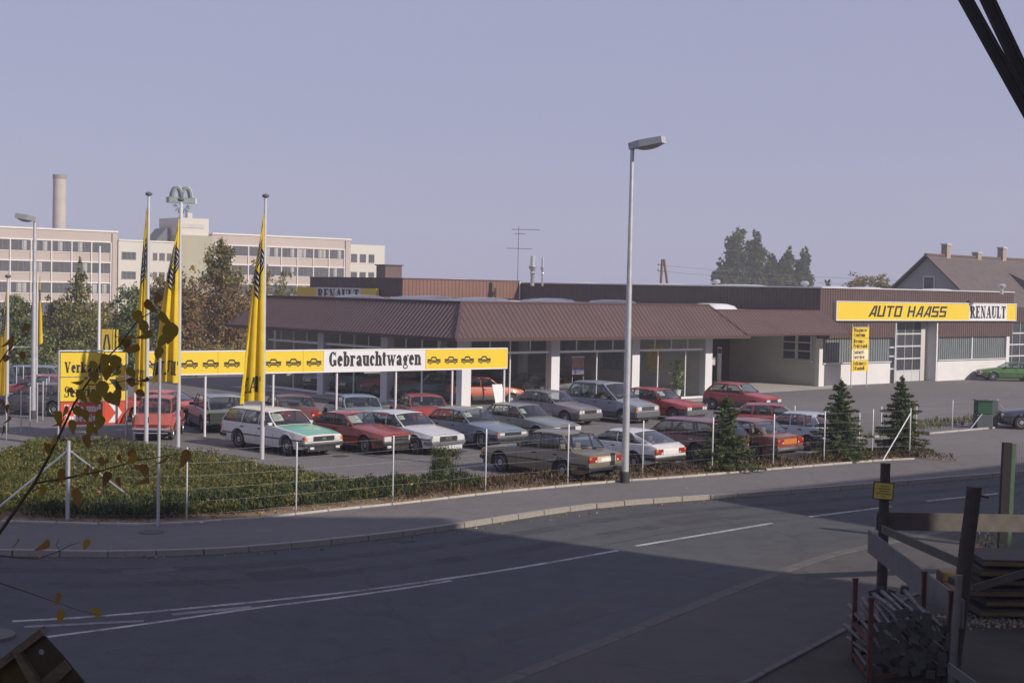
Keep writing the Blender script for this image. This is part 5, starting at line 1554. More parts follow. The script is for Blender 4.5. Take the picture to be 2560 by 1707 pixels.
# ---- cars showing their tails along the fence
def trow(name, label, col, px, py, P, dh=0.0, **kw):
    P = dict(P, **kw); h = HB_ + dh
    return car(name, label, col, front_wheel_pos(px, py, h, P, 1), h, P)
t1 = car('saloon_car', 'bronze saloon seen from behind its left rear, beside the lamp post', C['olive'], (1.22, 46.75), HB_, dict(SED, metal=0.25, H=1.47, L=4.62, fo=0.88, W=1.76, wb=2.66, seat=M_SEATL, bump='strip', plates=True, rear_panel=plain('sunlit_tail', (0.50, 0.42, 0.30), 0.4)))  # tail panel in a lighter tone that carries the sunlight on the rear
def at_rear(name, label, col, px, py, P, head, **kw):
    """place by the middle of the tail at ground level"""
    P = dict(P, **kw); c = gp(px, py); hx = Vector((math.cos(head), math.sin(head), 0))
    xr_ = P['wb'] / 2 + P['fo'] - P['L']
    return car(name, label, col, c - hx * xr_, head, P)
t2 = at_rear('hatchback_car', 'white hatchback seen from behind, right of the lamp post', C['white'], 1676, 1179, FAST, HB_, style='sedan', fog=False, bump='strip', plates=True, rear_panel=M_PLATE, H=1.30)
t3 = at_rear('estate_car', 'dark red estate car behind the leftmost spruce', C['maroon'], 1838, 1160, EST, HB_, fog=False, W=1.7, bump='chrome')
t4 = at_rear('saloon_car', 'rust orange saloon seen from behind, right of the leftmost spruce', C['rust'], 1975, 1153, SED, HB_, seat=M_SEATL, bump='chrome', plates=False, rear_panel=plain('sunlit_orange_tail', (0.50, 0.16, 0.035), 0.4))  # bright orange tail panel has the sunlight put into its colour
t5 = at_rear('hatchback_car', 'pale blue small hatchback seen from behind, left of the middle spruce', C['golf'], 2085, 1128, GOLF, HB_ - 0.03)
t6 = at_rear('hatchback_car', 'dark red rounded hatchback showing its roof behind the pale blue hatchback', C['dred'], 1830, 1085, HAT, HA + 0.55, H=1.36)

# ---- row before the showroom
def srow(name, label, col, px, py, P, side=-1, dh=0.0, **kw):
    P = dict(P, **kw); h = HA + dh
    return car(name, label, col, front_wheel_pos(px, py, h, P, side), h, P)
s1 = srow('hatchback_car', 'mauve grey hatchback with sloping tail left of the tall van', C['mauve'], 1415, 1062, HAT, rg0=-1.95, rg1=-1.2, clad=0.40, lights2=True, seat=M_SEATL, amber=False, tail=[(-1.62, -1.12)])
s2 = srow('people_carrier', 'silver blue people carrier van behind the lamp post', C['steel'], 1557, 1058, VAN, seat=M_SEATL)
s3 = srow('hatchback_car', 'red hatchback with twin headlights right of the lamp post', C['rred'], 1684, 1052, HAT, lights2=True, amber=False)
s4 = srow('small_car', 'small red hatchback with grey lower body before the wash bay', C['rred'], 1887, 1032, SMALL, dh=0.06, amber=False)
price_card(s3, -0.45, 0.36, 'white price card in the windscreen of the red twin headlight hatchback', 0.34, 0.30)
price_card(s4, -0.75, 0.45, 'small white price card in the windscreen of the small red hatchback', 0.24, 0.24)
price_card(s1, -0.68, 0.5, 'small card in the windscreen of the mauve grey hatchback', 0.22, 0.2)

# ---- cars between the sign and the front row, tails towards the road
def brow(name, label, col, px, py, P, head=HB_, **kw): return at_rear(name, label, col, px, py, P, head, **kw)
b1 = brow('estate_car', 'grey blue boxy estate car behind the tail of the white estate', C['grey'], 562, 1084, EST, R(113), H=1.52, W=1.68, L=4.3, rg0=-2.3, rg1=-2.05, fog=False, bump='chrome')
b2 = brow('saloon_car', 'maroon saloon seen from behind above the white estate car', C['maroon'], 752, 1080, SED, R(112))
b3 = brow('saloon_car', 'light blue saloon seen from behind above the red coupe', C['lblue'], 917, 1080, SED, R(110))
b4 = brow('saloon_car', 'red saloon seen from behind above the silver white saloon', C['rred'], 1081, 1077, SED, R(108))

# ---- the two red cars by the sales sign
k1 = srow('coupe', 'orange red coupe side on behind the flag poles', C['orange'], 475, 1063, dict(FAST, wb=2.52, L=4.35), -1, dh=0.42, wheel='alloy', fog=False)
hq = R(94)
CV = dict(L=3.75, W=1.42, H=1.60, wb=2.35, fo=0.55, r=0.29, sill=0.30, hf=0.80, hr=0.98, ws0=0.70, ws1=0.42, rg1=-1.05, rg0=-1.45, zd=0.98, zdr=0.62, divs=[(-0.18, -0.18)], style='hatch_tall', bump='chrome', wheel='steel')
pc = gp(380, 1099)
k2 = car('small_car', 'small old brick red car with round wings seen from behind', C['brick'], (pc.x, pc.y + 1.3), hq, CV)
for s in (1, -1):       # swelling rear wings, and the two chrome bars
    mb = MB(); vs = []; fs = []; n = 12; m_ = 6
    for i in range(n + 1):
        a = math.pi * i / n
        for j in range(m_ + 1):
            bq = math.pi * j / m_
            vs.append((-1.18 + 0.52 * math.cos(a), s * (0.58 + 0.24 * math.sin(bq) * (0.5 + 0.5 * math.sin(a))), 0.34 + 0.48 * math.sin(a) * (1 - 0.12 * math.cos(bq) * s)))
    for i in range(n):
        for j in range(m_): 
            a = i * (m_ + 1) + j; fs.append((a, a + m_ + 1, a + m_ + 2, a + 1))
    mb.add(vs, fs); mb.build('rear_wing', paint('paint_brick_red', C['brick'][1]), k2, True, 60)
mb = MB()
xr_ = CV['wb'] / 2 + CV['fo'] - CV['L']
mb.tube((xr_ - 0.14, -0.62, 0.46), (xr_ - 0.14, 0.62, 0.46), 0.025); mb.tube((xr_ - 0.14, -0.62, 0.33), (xr_ - 0.14, 0.62, 0.33), 0.025)
for s in (1, -1): mb.tube((xr_ - 0.14, s * 0.35, 0.3), (xr_ + 0.1, s * 0.35, 0.45), 0.02)
mb.build('bumper_tubes', M_CHROME, k2)

# ---- right edge
g1 = srow('fastback_car', 'green fastback before the workshop wall at the right edge', C['green'], 2482, 952, dict(FAST, L=4.3), 1, dh=math.pi + 0.72, fog=False)
n1 = srow('sports_car', 'navy blue coupe nosing in at the right edge by the bins', C['navy'], 2553, 1073, dict(FAST, H=1.26, hf=0.72), 1, dh=math.pi + 0.62, wheel='cap', fog=False, amber=False)

# ---- left edge, behind the side fence
l1 = at_rear('estate_car', 'dark blue grey estate car behind the left fence', C['blue'], 165, 985, dict(EST, H=1.46), R(172), fog=False)
l2 = at_rear('saloon_car', 'red saloon half hidden behind the left lamp post', C['dred'], 205, 1012, SED, R(170))
l3 = at_rear('saloon_car', 'near black saloon left of the big sales sign', C['black'], 210, 1040, SED, R(168), bump='chrome')
l4 = at_rear('saloon_car', 'dark saloon farthest left behind the fence posts', C['navy'], 82, 985, SED, R(175))

# ---- inside the showroom
def inside(name, label, col, u_, v_, hd, P, **kw):
    p = B(u_ - (0.5 if v_ > 3 and u_ < 4 else 0.0), v_); o = car(name, label, col, (p.x, p.y), hd, dict(P, **kw)); o.location.z = 0.064; return o
AU = math.atan2(BU.y, BU.x)
inside('saloon_car', 'white saloon inside the showroom, farthest left', C['white'], 2.6, 15.2, AU - math.pi / 2 - 0.6, SED)
inside('saloon_car', 'teal saloon behind the glass, left of the inner red car', C['teal'], 2.3, 11.8, AU - math.pi / 2 - 0.5, SED)
inside('hatchback_car', 'red hatchback behind the left glass between two columns', C['rred'], 2.9, 8.2, AU + math.pi - 0.5, HAT)
inside('hatchback_car', 'dark teal hatchback behind the glass nearest the corner column', C['teal'], 2.6, 5.0, AU + math.pi - 0.3, HAT, wheel='cap')
inside('small_car', 'orange red small car behind the front glass right of the corner column', C['orange'], 3.3, 2.2, AU - 0.35, SMALL)
inside('hatchback_car', 'dark hatchback behind the front glass near the second column', C['black'], 9.0, 3.6, AU - 0.2, HAT)
# ------------------------------------------------------------------ used-car sign
S0 = Vector(((345 - 1280) / FOC * 54.4, 54.4, 0)); S1 = Vector(((1268 - 1280) / FOC * 64.5, 64.5, 0))
S0 = atd(345, 935, 54.4); S0.z = 0; S1 = atd(1268, 917, 64.5); S1.z = 0
SX = (S1 - S0).normalized(); SLEN = (S1 - S0).length; SN = Vector((SX.y, -SX.x, 0))
SZ0, SZ1 = 2.40, 3.22
us = thing('used_car_sign', 'long yellow and white used car sign on seven thin posts', 'sign', S0)
def spx(px):
    k = (px - 1280.0) / FOC + 0.0
    # column of a picture x along the board (roll is small; use board mid height)
    lo, hi = -2.0, SLEN + 2
    for _ in range(50):
        m_ = (lo + hi) / 2; p = S0 + SX * m_ + UZ * 2.8
        c = CM.T @ np.array([p.x, p.y, p.z - CAM_H]); x = 1280 + FOC * c[0] / c[2]
        if x < px: lo = m_
        else: hi = m_
    return lo
cuts = [0.0, spx(545), spx(758), spx(809), spx(1064), SLEN]
mats = [M_YELLOW, M_YELLOW, M_YELLOW, M_SIGNW, M_YELLOW]
panels = []
for a, b_, mm in zip(cuts[:-1], cuts[1:], mats):
    mb = MB(); mb.obox(SX * (a + 0.006) + UZ * SZ0, SX * (b_ - a - 0.012), -SN * 0.07, UZ * (SZ1 - SZ0)); panels.append(mb.build('panel', mm, us))
mb = MB()
for z in (SZ0 - 0.025, SZ1 + 0.025): mb.bar(SX * 0 + UZ * z - SN * 0.035, SX * SLEN + UZ * z - SN * 0.035, 0.09, 0.05)
for x in (-0.02, SLEN + 0.02): mb.bar(SX * x + UZ * SZ0 - SN * 0.035, SX * x + UZ * SZ1 - SN * 0.035, 0.09, 0.05)
mb.build('frame', M_SIGNW, us)
for px in (341, 517, 687, 846, 994, 1135, 1265):
    x = spx(px); mb = MB(); mb.tube(SX * x - SN * 0.11, SX * x - SN * 0.11 + UZ * (SZ0 + 0.4), 0.045, None, 8); mb.build('post', M_SIGNW, us, True)
pol, wd = text_polys('Gebrauchtwagen', 0.60, (cuts[4] - cuts[3]) * 0.90)
lettering(MB(), pol, SX * (cuts[3] + (cuts[4] - cuts[3]) * 0.05) + UZ * (SZ0 + 0.18), SX, UZ, SN, 0.004).build('lettering', M_BLACK, panels[3])
def caricon(cx, w_, parent):
    """line drawing of a car"""
    mb = MB(); h = w_ * 0.5
    P = lambda x, y: SX * (cx + x * w_) + UZ * (SZ0 + 0.20 + y * w_) + SN * 0.006
    def st(x0, y0, x1, y1, t_=0.055):
        t_ *= 1.5
        p, q = P(x0, y0), P(x1, y1); d = (q - p).normalized(); n_ = d.cross(SN) * (t_ * w_ / 2)
        mb.quad(p - n_, p + n_, q + n_, q - n_)
    st(-0.5, 0.24, 0.5, 0.24, 0.05); st(-0.5, 0.14, -0.36, 0.14); st(-0.19, 0.14, 0.22, 0.14); st(0.38, 0.14, 0.5, 0.14)
    st(-0.26, 0.26, -0.16, 0.45, 0.05); st(-0.18, 0.445, 0.14, 0.445, 0.06); st(0.12, 0.45, 0.24, 0.26, 0.05); st(-0.5, 0.30, -0.24, 0.30, 0.05); st(0.24, 0.30, 0.5, 0.30, 0.05)
    for wx in (-0.27, 0.30):
        for i in range(12):
            a0, a1 = 2 * math.pi * i / 12, 2 * math.pi * (i + 1) / 12
            mb.quad(P(wx + 0.09 * math.cos(a0), 0.09 + 0.09 * math.sin(a0)), P(wx + 0.09 * math.cos(a1), 0.09 + 0.09 * math.sin(a1)), P(wx + 0.042 * math.cos(a1), 0.09 + 0.042 * math.sin(a1)), P(wx + 0.042 * math.cos(a0), 0.09 + 0.042 * math.sin(a0)))
    for i, v in enumerate(mb.v): mb.v[i] = tuple(Vector(v) + SN * 0.0006 * ((i // 4) % 5))
    mb.build('car_pictogram', M_BLACK, parent)
for px in (370, 421, 474, 527, 580, 631, 684, 734, 785):
    caricon(spx(px), 0.66, panels[0 if px < 545 else (1 if px < 758 else 2)])
for px in (1085, 1128, 1169, 1211): caricon(spx(px), 0.66, panels[4])

# ------------------------------------------------------------------ sales and service sign
V0 = atd(146, 1060, 54.0); V1 = atd(316, 1060, 55.2); V0.z = V1.z = 0
VX = (V1 - V0).normalized(); VW = (V1 - V0).length; VN = Vector((VX.y, -VX.x, 0))
vs_ = thing('sales_sign', 'yellow and red sales and service sign in a tubular frame at the left', 'sign', V0)
mb = MB(); mb.tube((0, 0, 0), (0, 0, 3.26), 0.035); mb.tube(VX * VW, VX * VW + UZ * 3.26, 0.035); mb.tube((0, 0, 3.24), VX * VW + UZ * 3.24, 0.03)
mb.build('frame', M_STEEL, vs_, True)
xs_ = VW * 0.67
M_SIGNR = plain('sign_red', (0.52, 0.06, 0.02), 0.45, var=0.05, scale=0.8)
rows_ = [(2.30, 3.18, M_YELLOW, M_BLACK, ('Verkauf',)), (1.40, 2.27, M_YELLOW, M_BLACK, ('Service',)), (0.52, 1.36, M_SIGNR, M_SIGNW, ('Teile und', 'Zubehör'))]
for z0, z1, pm_, tm_, words_ in rows_:
    mb = MB(); mb.obox(VX * 0.06 + UZ * z0, VX * (xs_ - 0.09), -VN * 0.04, UZ * (z1 - z0)); pa = mb.build('panel', pm_, vs_)
    mb = MB(); mb.obox(VX * xs_ + UZ * z0, VX * (VW - xs_ - 0.06), -VN * 0.04, UZ * (z1 - z0)); pb = mb.build('panel', pm_, vs_)
    hgt = 0.40 if len(words_) == 1 else 0.27
    for k, wq in enumerate(words_):
        pol, w2 = text_polys(wq, hgt, None if len(words_) > 1 else 1.36)
        base = z0 + 0.14 if len(words_) == 1 else z0 + 0.48 - 0.36 * k
        lettering(MB(), pol, VX * 0.20 + UZ * base, VX, UZ, VN, 0.004).build('lettering', tm_, pa)
    # chevron
    cx = xs_ + (VW - xs_) / 2 - 0.02; cz = (z0 + z1) / 2
    mb = MB()
    for s in (1, -1):
        q = [(-0.24, s * 0.36), (0.02, s * 0.36), (0.26, 0.0), (0.03, 0.0)]
        mb.poly([VX * (cx + a) + UZ * (cz + b_) + VN * 0.005 for a, b_ in q])
    mb.build('chevron', tm_, pb)

# ------------------------------------------------------------------ workshop name board and service board
nb_ = thing('name_board', 'long yellow and white name board on the front of the workshop', 'sign', W(1.37, -0.05, 4.26))
def NB(x, z, d=0.0): return BU * x + UZ * z + BN * d
LB = 23.0 - 1.37
for (a, b_, mm) in ((0, 15.4, M_YELLOW), (15.4, 20.4, M_SIGNW), (20.4, LB, M_YELLOW)):
    mb = MB(); mb.obox(NB(a, 0), BU * (b_ - a), BN * 0.16, UZ * 1.15); mb.build('panel', mm, nb_)
mb = MB(); 
for z in (-0.03, 1.18): mb.bar(NB(-0.06, z, 0.09), NB(LB + 0.06, z, 0.09), 0.2, 0.06)
for x in (-0.03, LB + 0.03): mb.bar(NB(x, 0, 0.09), NB(x, 1.15, 0.09), 0.06, 0.2, BN)
mb.build('frame', M_SIGNW, nb_)
pol, w2 = text_polys('AUTO HAASS', 0.74, 9.0, 0.14, _block, 0.22)
lettering(MB(), pol, NB(3.4, 0.20, 0.165), BU, UZ, BN, 0.004).build('lettering', M_BLACK, nb_)
pol, w2 = text_polys('RENAULT', 0.88, 4.7)
lettering(MB(), pol, NB(15.55, 0.13, 0.165), BU, UZ, BN, 0.004).build('lettering', M_BLACK, nb_)

sb_p = W(1.0, -1.75)
sb = thing('service_board', 'upright yellow service board of four stacked panels before the workshop', 'sign', sb_p)
SBW = 1.75
for x in (0.04, SBW - 0.04):
    mb = MB(); mb.tube(BU * x + BV * 0.05, BU * x + BV * 0.05 + UZ * 4.0, 0.035); mb.build('post', M_STEEL, sb, True)
txt = [('Diagnose-', 'Centrum'), ('Brems-', 'Prüfstand'), ('Sofort-', 'Service'), ('Achsmess-', 'Stand')]
zz = [1.03, 1.74, 2.44, 3.14]
for k, (a, b_) in enumerate(txt):
    z0 = zz[3 - k]
    mb = MB(); mb.obox(UZ * z0, BU * SBW, BV * 0.05, UZ * 0.68); pn = mb.build('panel', M_YELLOW if k != 2 else plain('sign_pale', (0.72, 0.64, 0.42), 0.45), sb)
    for j, wq in enumerate((a, b_)):
        pol, w2 = text_polys(wq, 0.25, 1.45 if len(wq) > 7 else 1.2)
        lettering(MB(), pol, BU * 0.14 + UZ * (z0 + 0.39 - 0.31 * j), BU, UZ, BN, 0.004).build('lettering', M_BLACK, pn)
mb = MB()
mb.bar(UZ * 3.84, BU * SBW + UZ * 3.84, 0.07, 0.04); mb.build('top_rail', M_STEEL, sb)

# yellow pylon far left with dark lozenge
pq = atd(268, 873, 88); pq.z = 0
py_ = thing('pylon_sign', 'yellow pylon sign with a dark lozenge beyond the sales sign', 'sign', pq)
mb = MB(); mb.box(-0.32, -0.1, 0.2, 0.32, 0.1, 2.95); mb.build('panel', plain('dim_yellow', (0.50, 0.36, 0.04), 0.5), py_)
mb = MB()
for x in (0.40, 0.60): mb.box(x - 0.03, -0.1, 0, x + 0.03, 0.1, 2.95)
mb.build('edge_post', M_YELLOW, py_)
mb = MB()
for s in (1, -1):
    for q in ([(s * 0.0, 0.75), (s * 0.10, 0.75), (s * 0.22, 0.0), (s * 0.12, 0.0)], [(s * 0.12, 0.0), (s * 0.22, 0.0), (s * 0.10, -0.75), (s * 0.0, -0.75)]):
        mb.poly([(a, -0.106, 1.9 + b_) for a, b_ in q])
mb.build('lozenge', M_BLACK, py_)

# ------------------------------------------------------------------ flag poles and limp flags
M_POLE = plain('flagpole_aluminium', (0.64, 0.64, 0.66), 0.35, metal=0.45, var=0.08, scale=3)
M_CAPP = plain('pole_cap', (0.10, 0.10, 0.105), 0.6)
M_FLAG, t, b = newmat('flag_cloth')
c = ramp(t, noise(t, 3, 4, 0.6), [(0.3, (0.70, 0.50, 0.012)), (0.7, (0.84, 0.62, 0.022))])
uvn = N(t, 'ShaderNodeUVMap'); uvn.uv_map = 'cloth'
sp = N(t, 'ShaderNodeSeparateXYZ'); t.links.new(uvn.outputs['UV'], sp.inputs['Vector'])
def mth(op, a, b_=None):
    n_ = N(t, 'ShaderNodeMath', operation=op)
    for i_, v_ in enumerate((a, b_)):
        if v_ is None: continue
        if isinstance(v_, (int, float)): n_.inputs[i_].default_value = v_
        else: t.links.new(v_, n_.inputs[i_])
    return n_.outputs[0]
# printed lozenge band: black field with white stripes, u across the cloth, v down it
du = mth('ABSOLUTE', mth('SUBTRACT', sp.outputs['X'], 0.5)); dv__ = mth('ABSOLUTE', mth('SUBTRACT', sp.outputs['Y'], 0.25))
loz = mth('ADD', mth('MULTIPLY', du, 1.7), mth('MULTIPLY', dv__, 5.2))
inside_ = mth('LESS_THAN', loz, 0.98); hole = mth('LESS_THAN', loz, 0.22)
stripe = mth('LESS_THAN', mth('FRACT', mth('MULTIPLY', loz, 6.0)), 0.24)
c = mixc(t, mth('MULTIPLY', inside_, mth('SUBTRACT', 1.0, hole)), c, mixc(t, stripe, (0.014, 0.013, 0.014), (0.62, 0.6, 0.55)))
t.links.new(c, b.inputs['Base Color']); b.inputs['Roughness'].default_value = 0.7
b.inputs['Sheen Weight'].default_value = 0.2
tr = N(t, 'ShaderNodeBsdfTranslucent'); t.links.new(c, tr.inputs['Color'])
mx = N(t, 'ShaderNodeMixShader'); mx.inputs['Fac'].default_value = 0.3
t.links.new(b.outputs['BSDF'], mx.inputs[1]); t.links.new(tr.outputs['BSDF'], mx.inputs[2]); t.links.new(mx.outputs['Shader'], t.nodes['Material Output'].inputs['Surface'])

def flagpole(px, pyb, pyt, label, h=None):
    p = gp(px, pyb); y = p.y
    top = atd(px, pyt, y).z if h is None else h
    fp = thing('flagpole', label, 'flagpole', p, 0, 'flagpoles at the corner of the lot')
    mb = MB(); mb.lathe([(0.075, 0), (0.07, top * 0.4), (0.045, top)], 14); mb.build('pole', M_POLE, fp, True)
    mb = MB(); mb.lathe([(0.02, top), (0.10, top + 0.02), (0.12, top + 0.07), (0.09, top + 0.12), (0.02, top + 0.14)], 14); mb.build('cap', M_CAPP, fp, True)
    mb = MB(); mb.bar((0.07, -0.03, 1.1), (0.07, -0.03, 1.3), 0.03, 0.05); mb.build('cleat', M_CAPP, fp)
    return p, top
def flag(p, ztop, length, label, side, seed, wtop=0.10, wbot=0.62, lean=0.25, tdir=(1, 0), word=None):
    """cloth hanging in folds: columns across the cloth zigzag in depth, the free edge sags"""
    rng = random.Random(seed)
    nu, nv = 40, 60
    tdv = Vector((tdir[0], tdir[1], 0)).normalized(); dp = Vector((-tdv.y, tdv.x, 0))
    ph = [rng.uniform(0, 6.28) for _ in range(4)]
    nf = 2.1
    def S(u_, v_):
        sp_ = (wtop + (wbot - wtop) * (v_ ** 0.75)) * u_
        amp = 0.05 + 0.15 * v_
        a = nf * 2 * math.pi * u_ + ph[0] + 0.5 * math.sin(3 * v_ + ph[1])
        x = side * (0.06 + sp_ + lean * v_ * 0.25 * u_) + 0.35 * amp * math.sin(2 * a + ph[3])
        d = amp * math.sin(a) + 0.03 * math.sin(9 * v_ + ph[2]) * u_
        sag = 0.9 * u_ * (1 - v_) * 1.0 + 0.25 * u_ * v_ * math.sin(2.5 * u_ + ph[1])
        z = ztop - length * v_ - sag * (1.0 - 0.55 * v_)
        return tdv * x + dp * d + UZ * z
    me = bpy.data.meshes.new('flag')
    vs = [S(i / nu, j / nv) for j in range(nv + 1) for i in range(nu + 1)]
    fs = [(j * (nu + 1) + i, j * (nu + 1) + i + 1, (j + 1) * (nu + 1) + i + 1, (j + 1) * (nu + 1) + i) for j in range(nv) for i in range(nu)]
    me.from_pydata([tuple(v) for v in vs], [], fs)
    uv = me.uv_layers.new(name='cloth')
    for poly in me.polygons:
        for li in poly.loop_indices:
            vi = me.loops[li].vertex_index; uv.data[li].uv = ((vi % (nu + 1)) / nu, (vi // (nu + 1)) / nv)
    me.polygons.foreach_set('use_smooth', [True] * len(me.polygons))
    o = put('flag', me, M_FLAG, None, p); tag(o, label, 'flag', 'yellow banner flags')
    # lettering printed near the foot, seen from the back
    if word:
        pol, w2 = text_polys(word, 1.0, 1.0)
        mb = MB()
        for q in pol:
            pts = []
            for (x, y) in q:
                uu = 0.95 - 0.9 * x; vv = 0.955 - 0.085 * y
                e_ = 0.004; c0 = S(uu, vv); nn = (S(uu + e_, vv) - c0).cross(S(uu, vv + e_) - c0).normalized()
                if nn.y > 0: nn = -nn
                pts.append(c0 + nn * 0.012)
            mb.poly(pts)
        mb.build('lettering', M_BLACK, o, fix=False)
    return o
p, tp = flagpole(365, 1138, 490, 'left of the three tall flagpoles behind the hedge')
flag(p, tp - 0.35, 6.3, 'yellow flag hanging on both sides of the left tall flagpole', -1, 3, 0.05, 0.34, 0.0, (1, 0.3), 'RENAULT')
p2, tp2 = flagpole(445, 1117, 504, 'middle of the three tall flagpoles behind the hedge')
flag(p2, tp2 - 0.5, 5.9, 'wide yellow flag on the middle tall flagpole beside the leaves', -1, 12, 0.07, 0.86, 0.2, (1, 0.4), 'RENAULT')
p3, tp3 = flagpole(655, 1147, 495, 'right of the three tall flagpoles, before the white estate car')
flag(p3, tp3 - 0.45, 6.3, 'yellow flag on the right tall flagpole beside the car pictograms', -1, 5, 0.06, 0.66, 0.2, (1, 0.35), 'RENAULT')
pa, ta = flagpole(17, 1075, 695, 'thin flagpole at the far left edge')
flag(pa, ta - 0.3, 4.2, 'small yellow flag at the far left edge', -1, 8, 0.03, 0.35, 0.1, (1, 0.3))
pb_ = atd(92, 885, 72); pb_.z = 0
fp = thing('flagpole', 'flagpole hidden behind the left street lamp', 'flagpole', pb_, 0, 'flagpoles at the corner of the lot')
mb = MB(); mb.lathe([(0.06, 0), (0.04, 6.2)], 10); mb.build('pole', M_POLE, fp, True)
flag(pb_ + Vector((0.05, 0, 0)), 6.0, 3.3, 'narrow yellow flag behind the left street lamp', 1, 9, 0.02, 0.10, 0.0, (1, 0.6))
pq = atd(247, 873, 86); pq.z = 0
fp = thing('flagpole', 'bare white flagpole beside the yellow pylon', 'flagpole', pq, 0, 'flagpoles at the corner of the lot')
mb = MB(); mb.lathe([(0.10, 0), (0.06, atd(247, 615, 86).z)], 10); mb.build('pole', M_SIGNW, fp, True)

# ------------------------------------------------------------------ street lamps
M_LHEAD = plain('lamp_housing', (0.42, 0.43, 0.44), 0.5, metal=0.2)
M_LENS = plain('lamp_lens', (0.42, 0.38, 0.33), 0.25, coat=0.5)
def lamp(p, h, ang, label, hl=1.05, hw=0.34):
    lp = thing('street_lamp', label, 'street lamp', p, 0, 'street lamps')
    mb = MB(); mb.lathe([(0.115, 0.30), (0.10, h * 0.35), (0.062, h * 0.93), (0.062, h - 0.02)], 16); mb.build('pole', M_STEEL, lp, True)
    mb = MB(); mb.lathe([(0.15, 0), (0.15, 0.24), (0.12, 0.34), (0.10, 0.36)], 16); mb.build('base_sleeve', plain('tar_black', (0.03, 0.03, 0.032), 0.8), lp, True)
    d = Vector((math.cos(ang), math.sin(ang), 0.16)).normalized(); s = Vector((-math.sin(ang), math.cos(ang), 0)); u_ = d.cross(s)
    if u_.z < 0: u_ = -u_
    o = UZ * (h - 0.02) - d * 0.08
    mb = MB()
    A = [o - s * 0.09, o + s * 0.09, o + s * 0.09 + u_ * 0.2, o - s * 0.09 + u_ * 0.2]
    m1 = o + d * 0.38; m2 = o + d * hl
    Bq = [m1 - s * hw / 2, m1 + s * hw / 2, m1 + s * hw / 2 + u_ * 0.22, m1 - s * hw / 2 + u_ * 0.22]
    Cq = [m2 - s * hw / 2, m2 + s * hw / 2, m2 + s * hw / 2 + u_ * 0.2, m2 - s * hw / 2 + u_ * 0.2]
    V_ = A + Bq + Cq; fs = [(0, 1, 2, 3), (8, 9, 10, 11)]
    for k in (0, 4):
        for i in range(4): fs.append((k + i, k + (i + 1) % 4, k + 4 + (i + 1) % 4, k + 4 + i))
    mb.add(V_, fs); hd = mb.build('lamp_head', M_LHEAD, lp)
    mb = MB(); vs = []; fs = []; n = 10
    for i in range(n + 1):
        for j in range(7):
            a, b_ = i / n, -1 + 2 * j / 6
            dep = 0.11 * math.sin(math.pi * min(1, max(0, a))) ** 0.5 * (1 - b_ * b_) ** 0.5
            vs.append(o + d * (0.24 + (hl - 0.30) * a) + s * (b_ * hw * 0.42) - u_ * (dep + 0.003))
    for i in range(n):
        for j in range(6):
            k = i * 7 + j; fs.append((k, k + 1, k + 8, k + 7))
    mb.add(vs, fs); mb.build('lamp_lens', M_LENS, hd, True, 60)
    return lp
lq = gp(1562, 1206)
lamp(lq, atd(1578, 372, lq.y).z, R(-28), 'tall grey street lamp on the pavement in the middle', 1.12)
lq = gp(83, 1046)
lamp(lq, atd(90, 552, lq.y).z, R(165), 'street lamp at the left with its head pointing left', 0.95)

# priority road sign on an arm at the left lamp
pr = Vector((lq.x - 1.02, lq.y - 0.1, atd(20, 867, lq.y).z))
ps = thing('road_sign', 'small white and yellow diamond road sign on the left lamp post', 'sign', pr)
def dia(r, y): return [Vector((0, y, r)), Vector((r, y, 0)), Vector((0, y, -r)), Vector((-r, y, 0))]
MB().prism(dia(0.25, -0.03), (0, 0.02, 0)).build('plate', M_SIGNW, ps)
MB().prism(dia(0.14, -0.045), (0, 0.012, 0)).build('yellow_field', M_YELLOW, ps)
MB().tube((-0.0, 0.0, 0), (1.02, 0.1, 0.0), 0.02).build('arm', M_STEEL, ps)

# thin pole by the hedge (traffic sign post seen from behind)
q = gp(395, 1314)
pt_ = thing('sign_post', 'bare grey tube post at the kerbside hedge, tallest post there', 'post', q)
MB().tube((0, 0, 0), (0, 0, atd(400, 900, q.y).z), 0.038, None, 12).build('tube', M_STEEL, pt_, True)
MB().lathe([(0.04, 0), (0.045, 0.0), (0.045, 0.04), (0.0, 0.05)], 10, 'z', (0, 0, atd(400, 900, q.y).z)).build('cap', M_STEEL, pt_)

# ------------------------------------------------------------------ fences
M_WIRE = plain('fence_wire', (0.33, 0.34, 0.35), 0.5, metal=0.4)
def fence(label, pts, h, braces=(), mesh=True, group=None, wires=6, r=0.022, wr=0.0022):
    f_ = thing('wire_fence', label, 'fence', pts[0], 0, group)
    o = Vector(pts[0])
    L = [Vector(p) - o for p in pts]
    mbp = MB(); mbp.lathe([(r, 0), (r, h), (r * 0.6, h + 0.02)], 8); mep = mbp.mesh('post', True); mep.materials.append(M_STEEL)
    for p in L: ref('post', mep, f_, p)
    for k in range(wires):
        z = 0.12 + (h - 0.18) * k / (wires - 1)
        mb = MB()
        for a, b_ in zip(L[:-1], L[1:]):
            m_ = (a + b_) / 2 + UZ * (z - 0.012)
            mb.tube(a + UZ * z, m_, wr, None, 4); mb.tube(m_, b_ + UZ * z, wr, None, 4)
        mb.build('wire', M_WIRE, f_)
    if mesh:
        mb = MB()
        for a, b_ in zip(L[:-1], L[1:]):
            d = b_ - a; n = max(2, int(d.length / 0.17))
            for i in range(1, n):
                p = a + d * (i / n); mb.tube(p + UZ * 0.1, p + UZ * (h - 0.06), wr * 0.62, None, 3, False)
        tag(mb.build('mesh_wires', M_WIRE, f_, fix=False), kind='stuff')
    for a, b_ in braces:
        MB().tube(Vector(a) - o, Vector(b_) - o, 0.024).build('brace', M_STEEL, f_)
    return f_
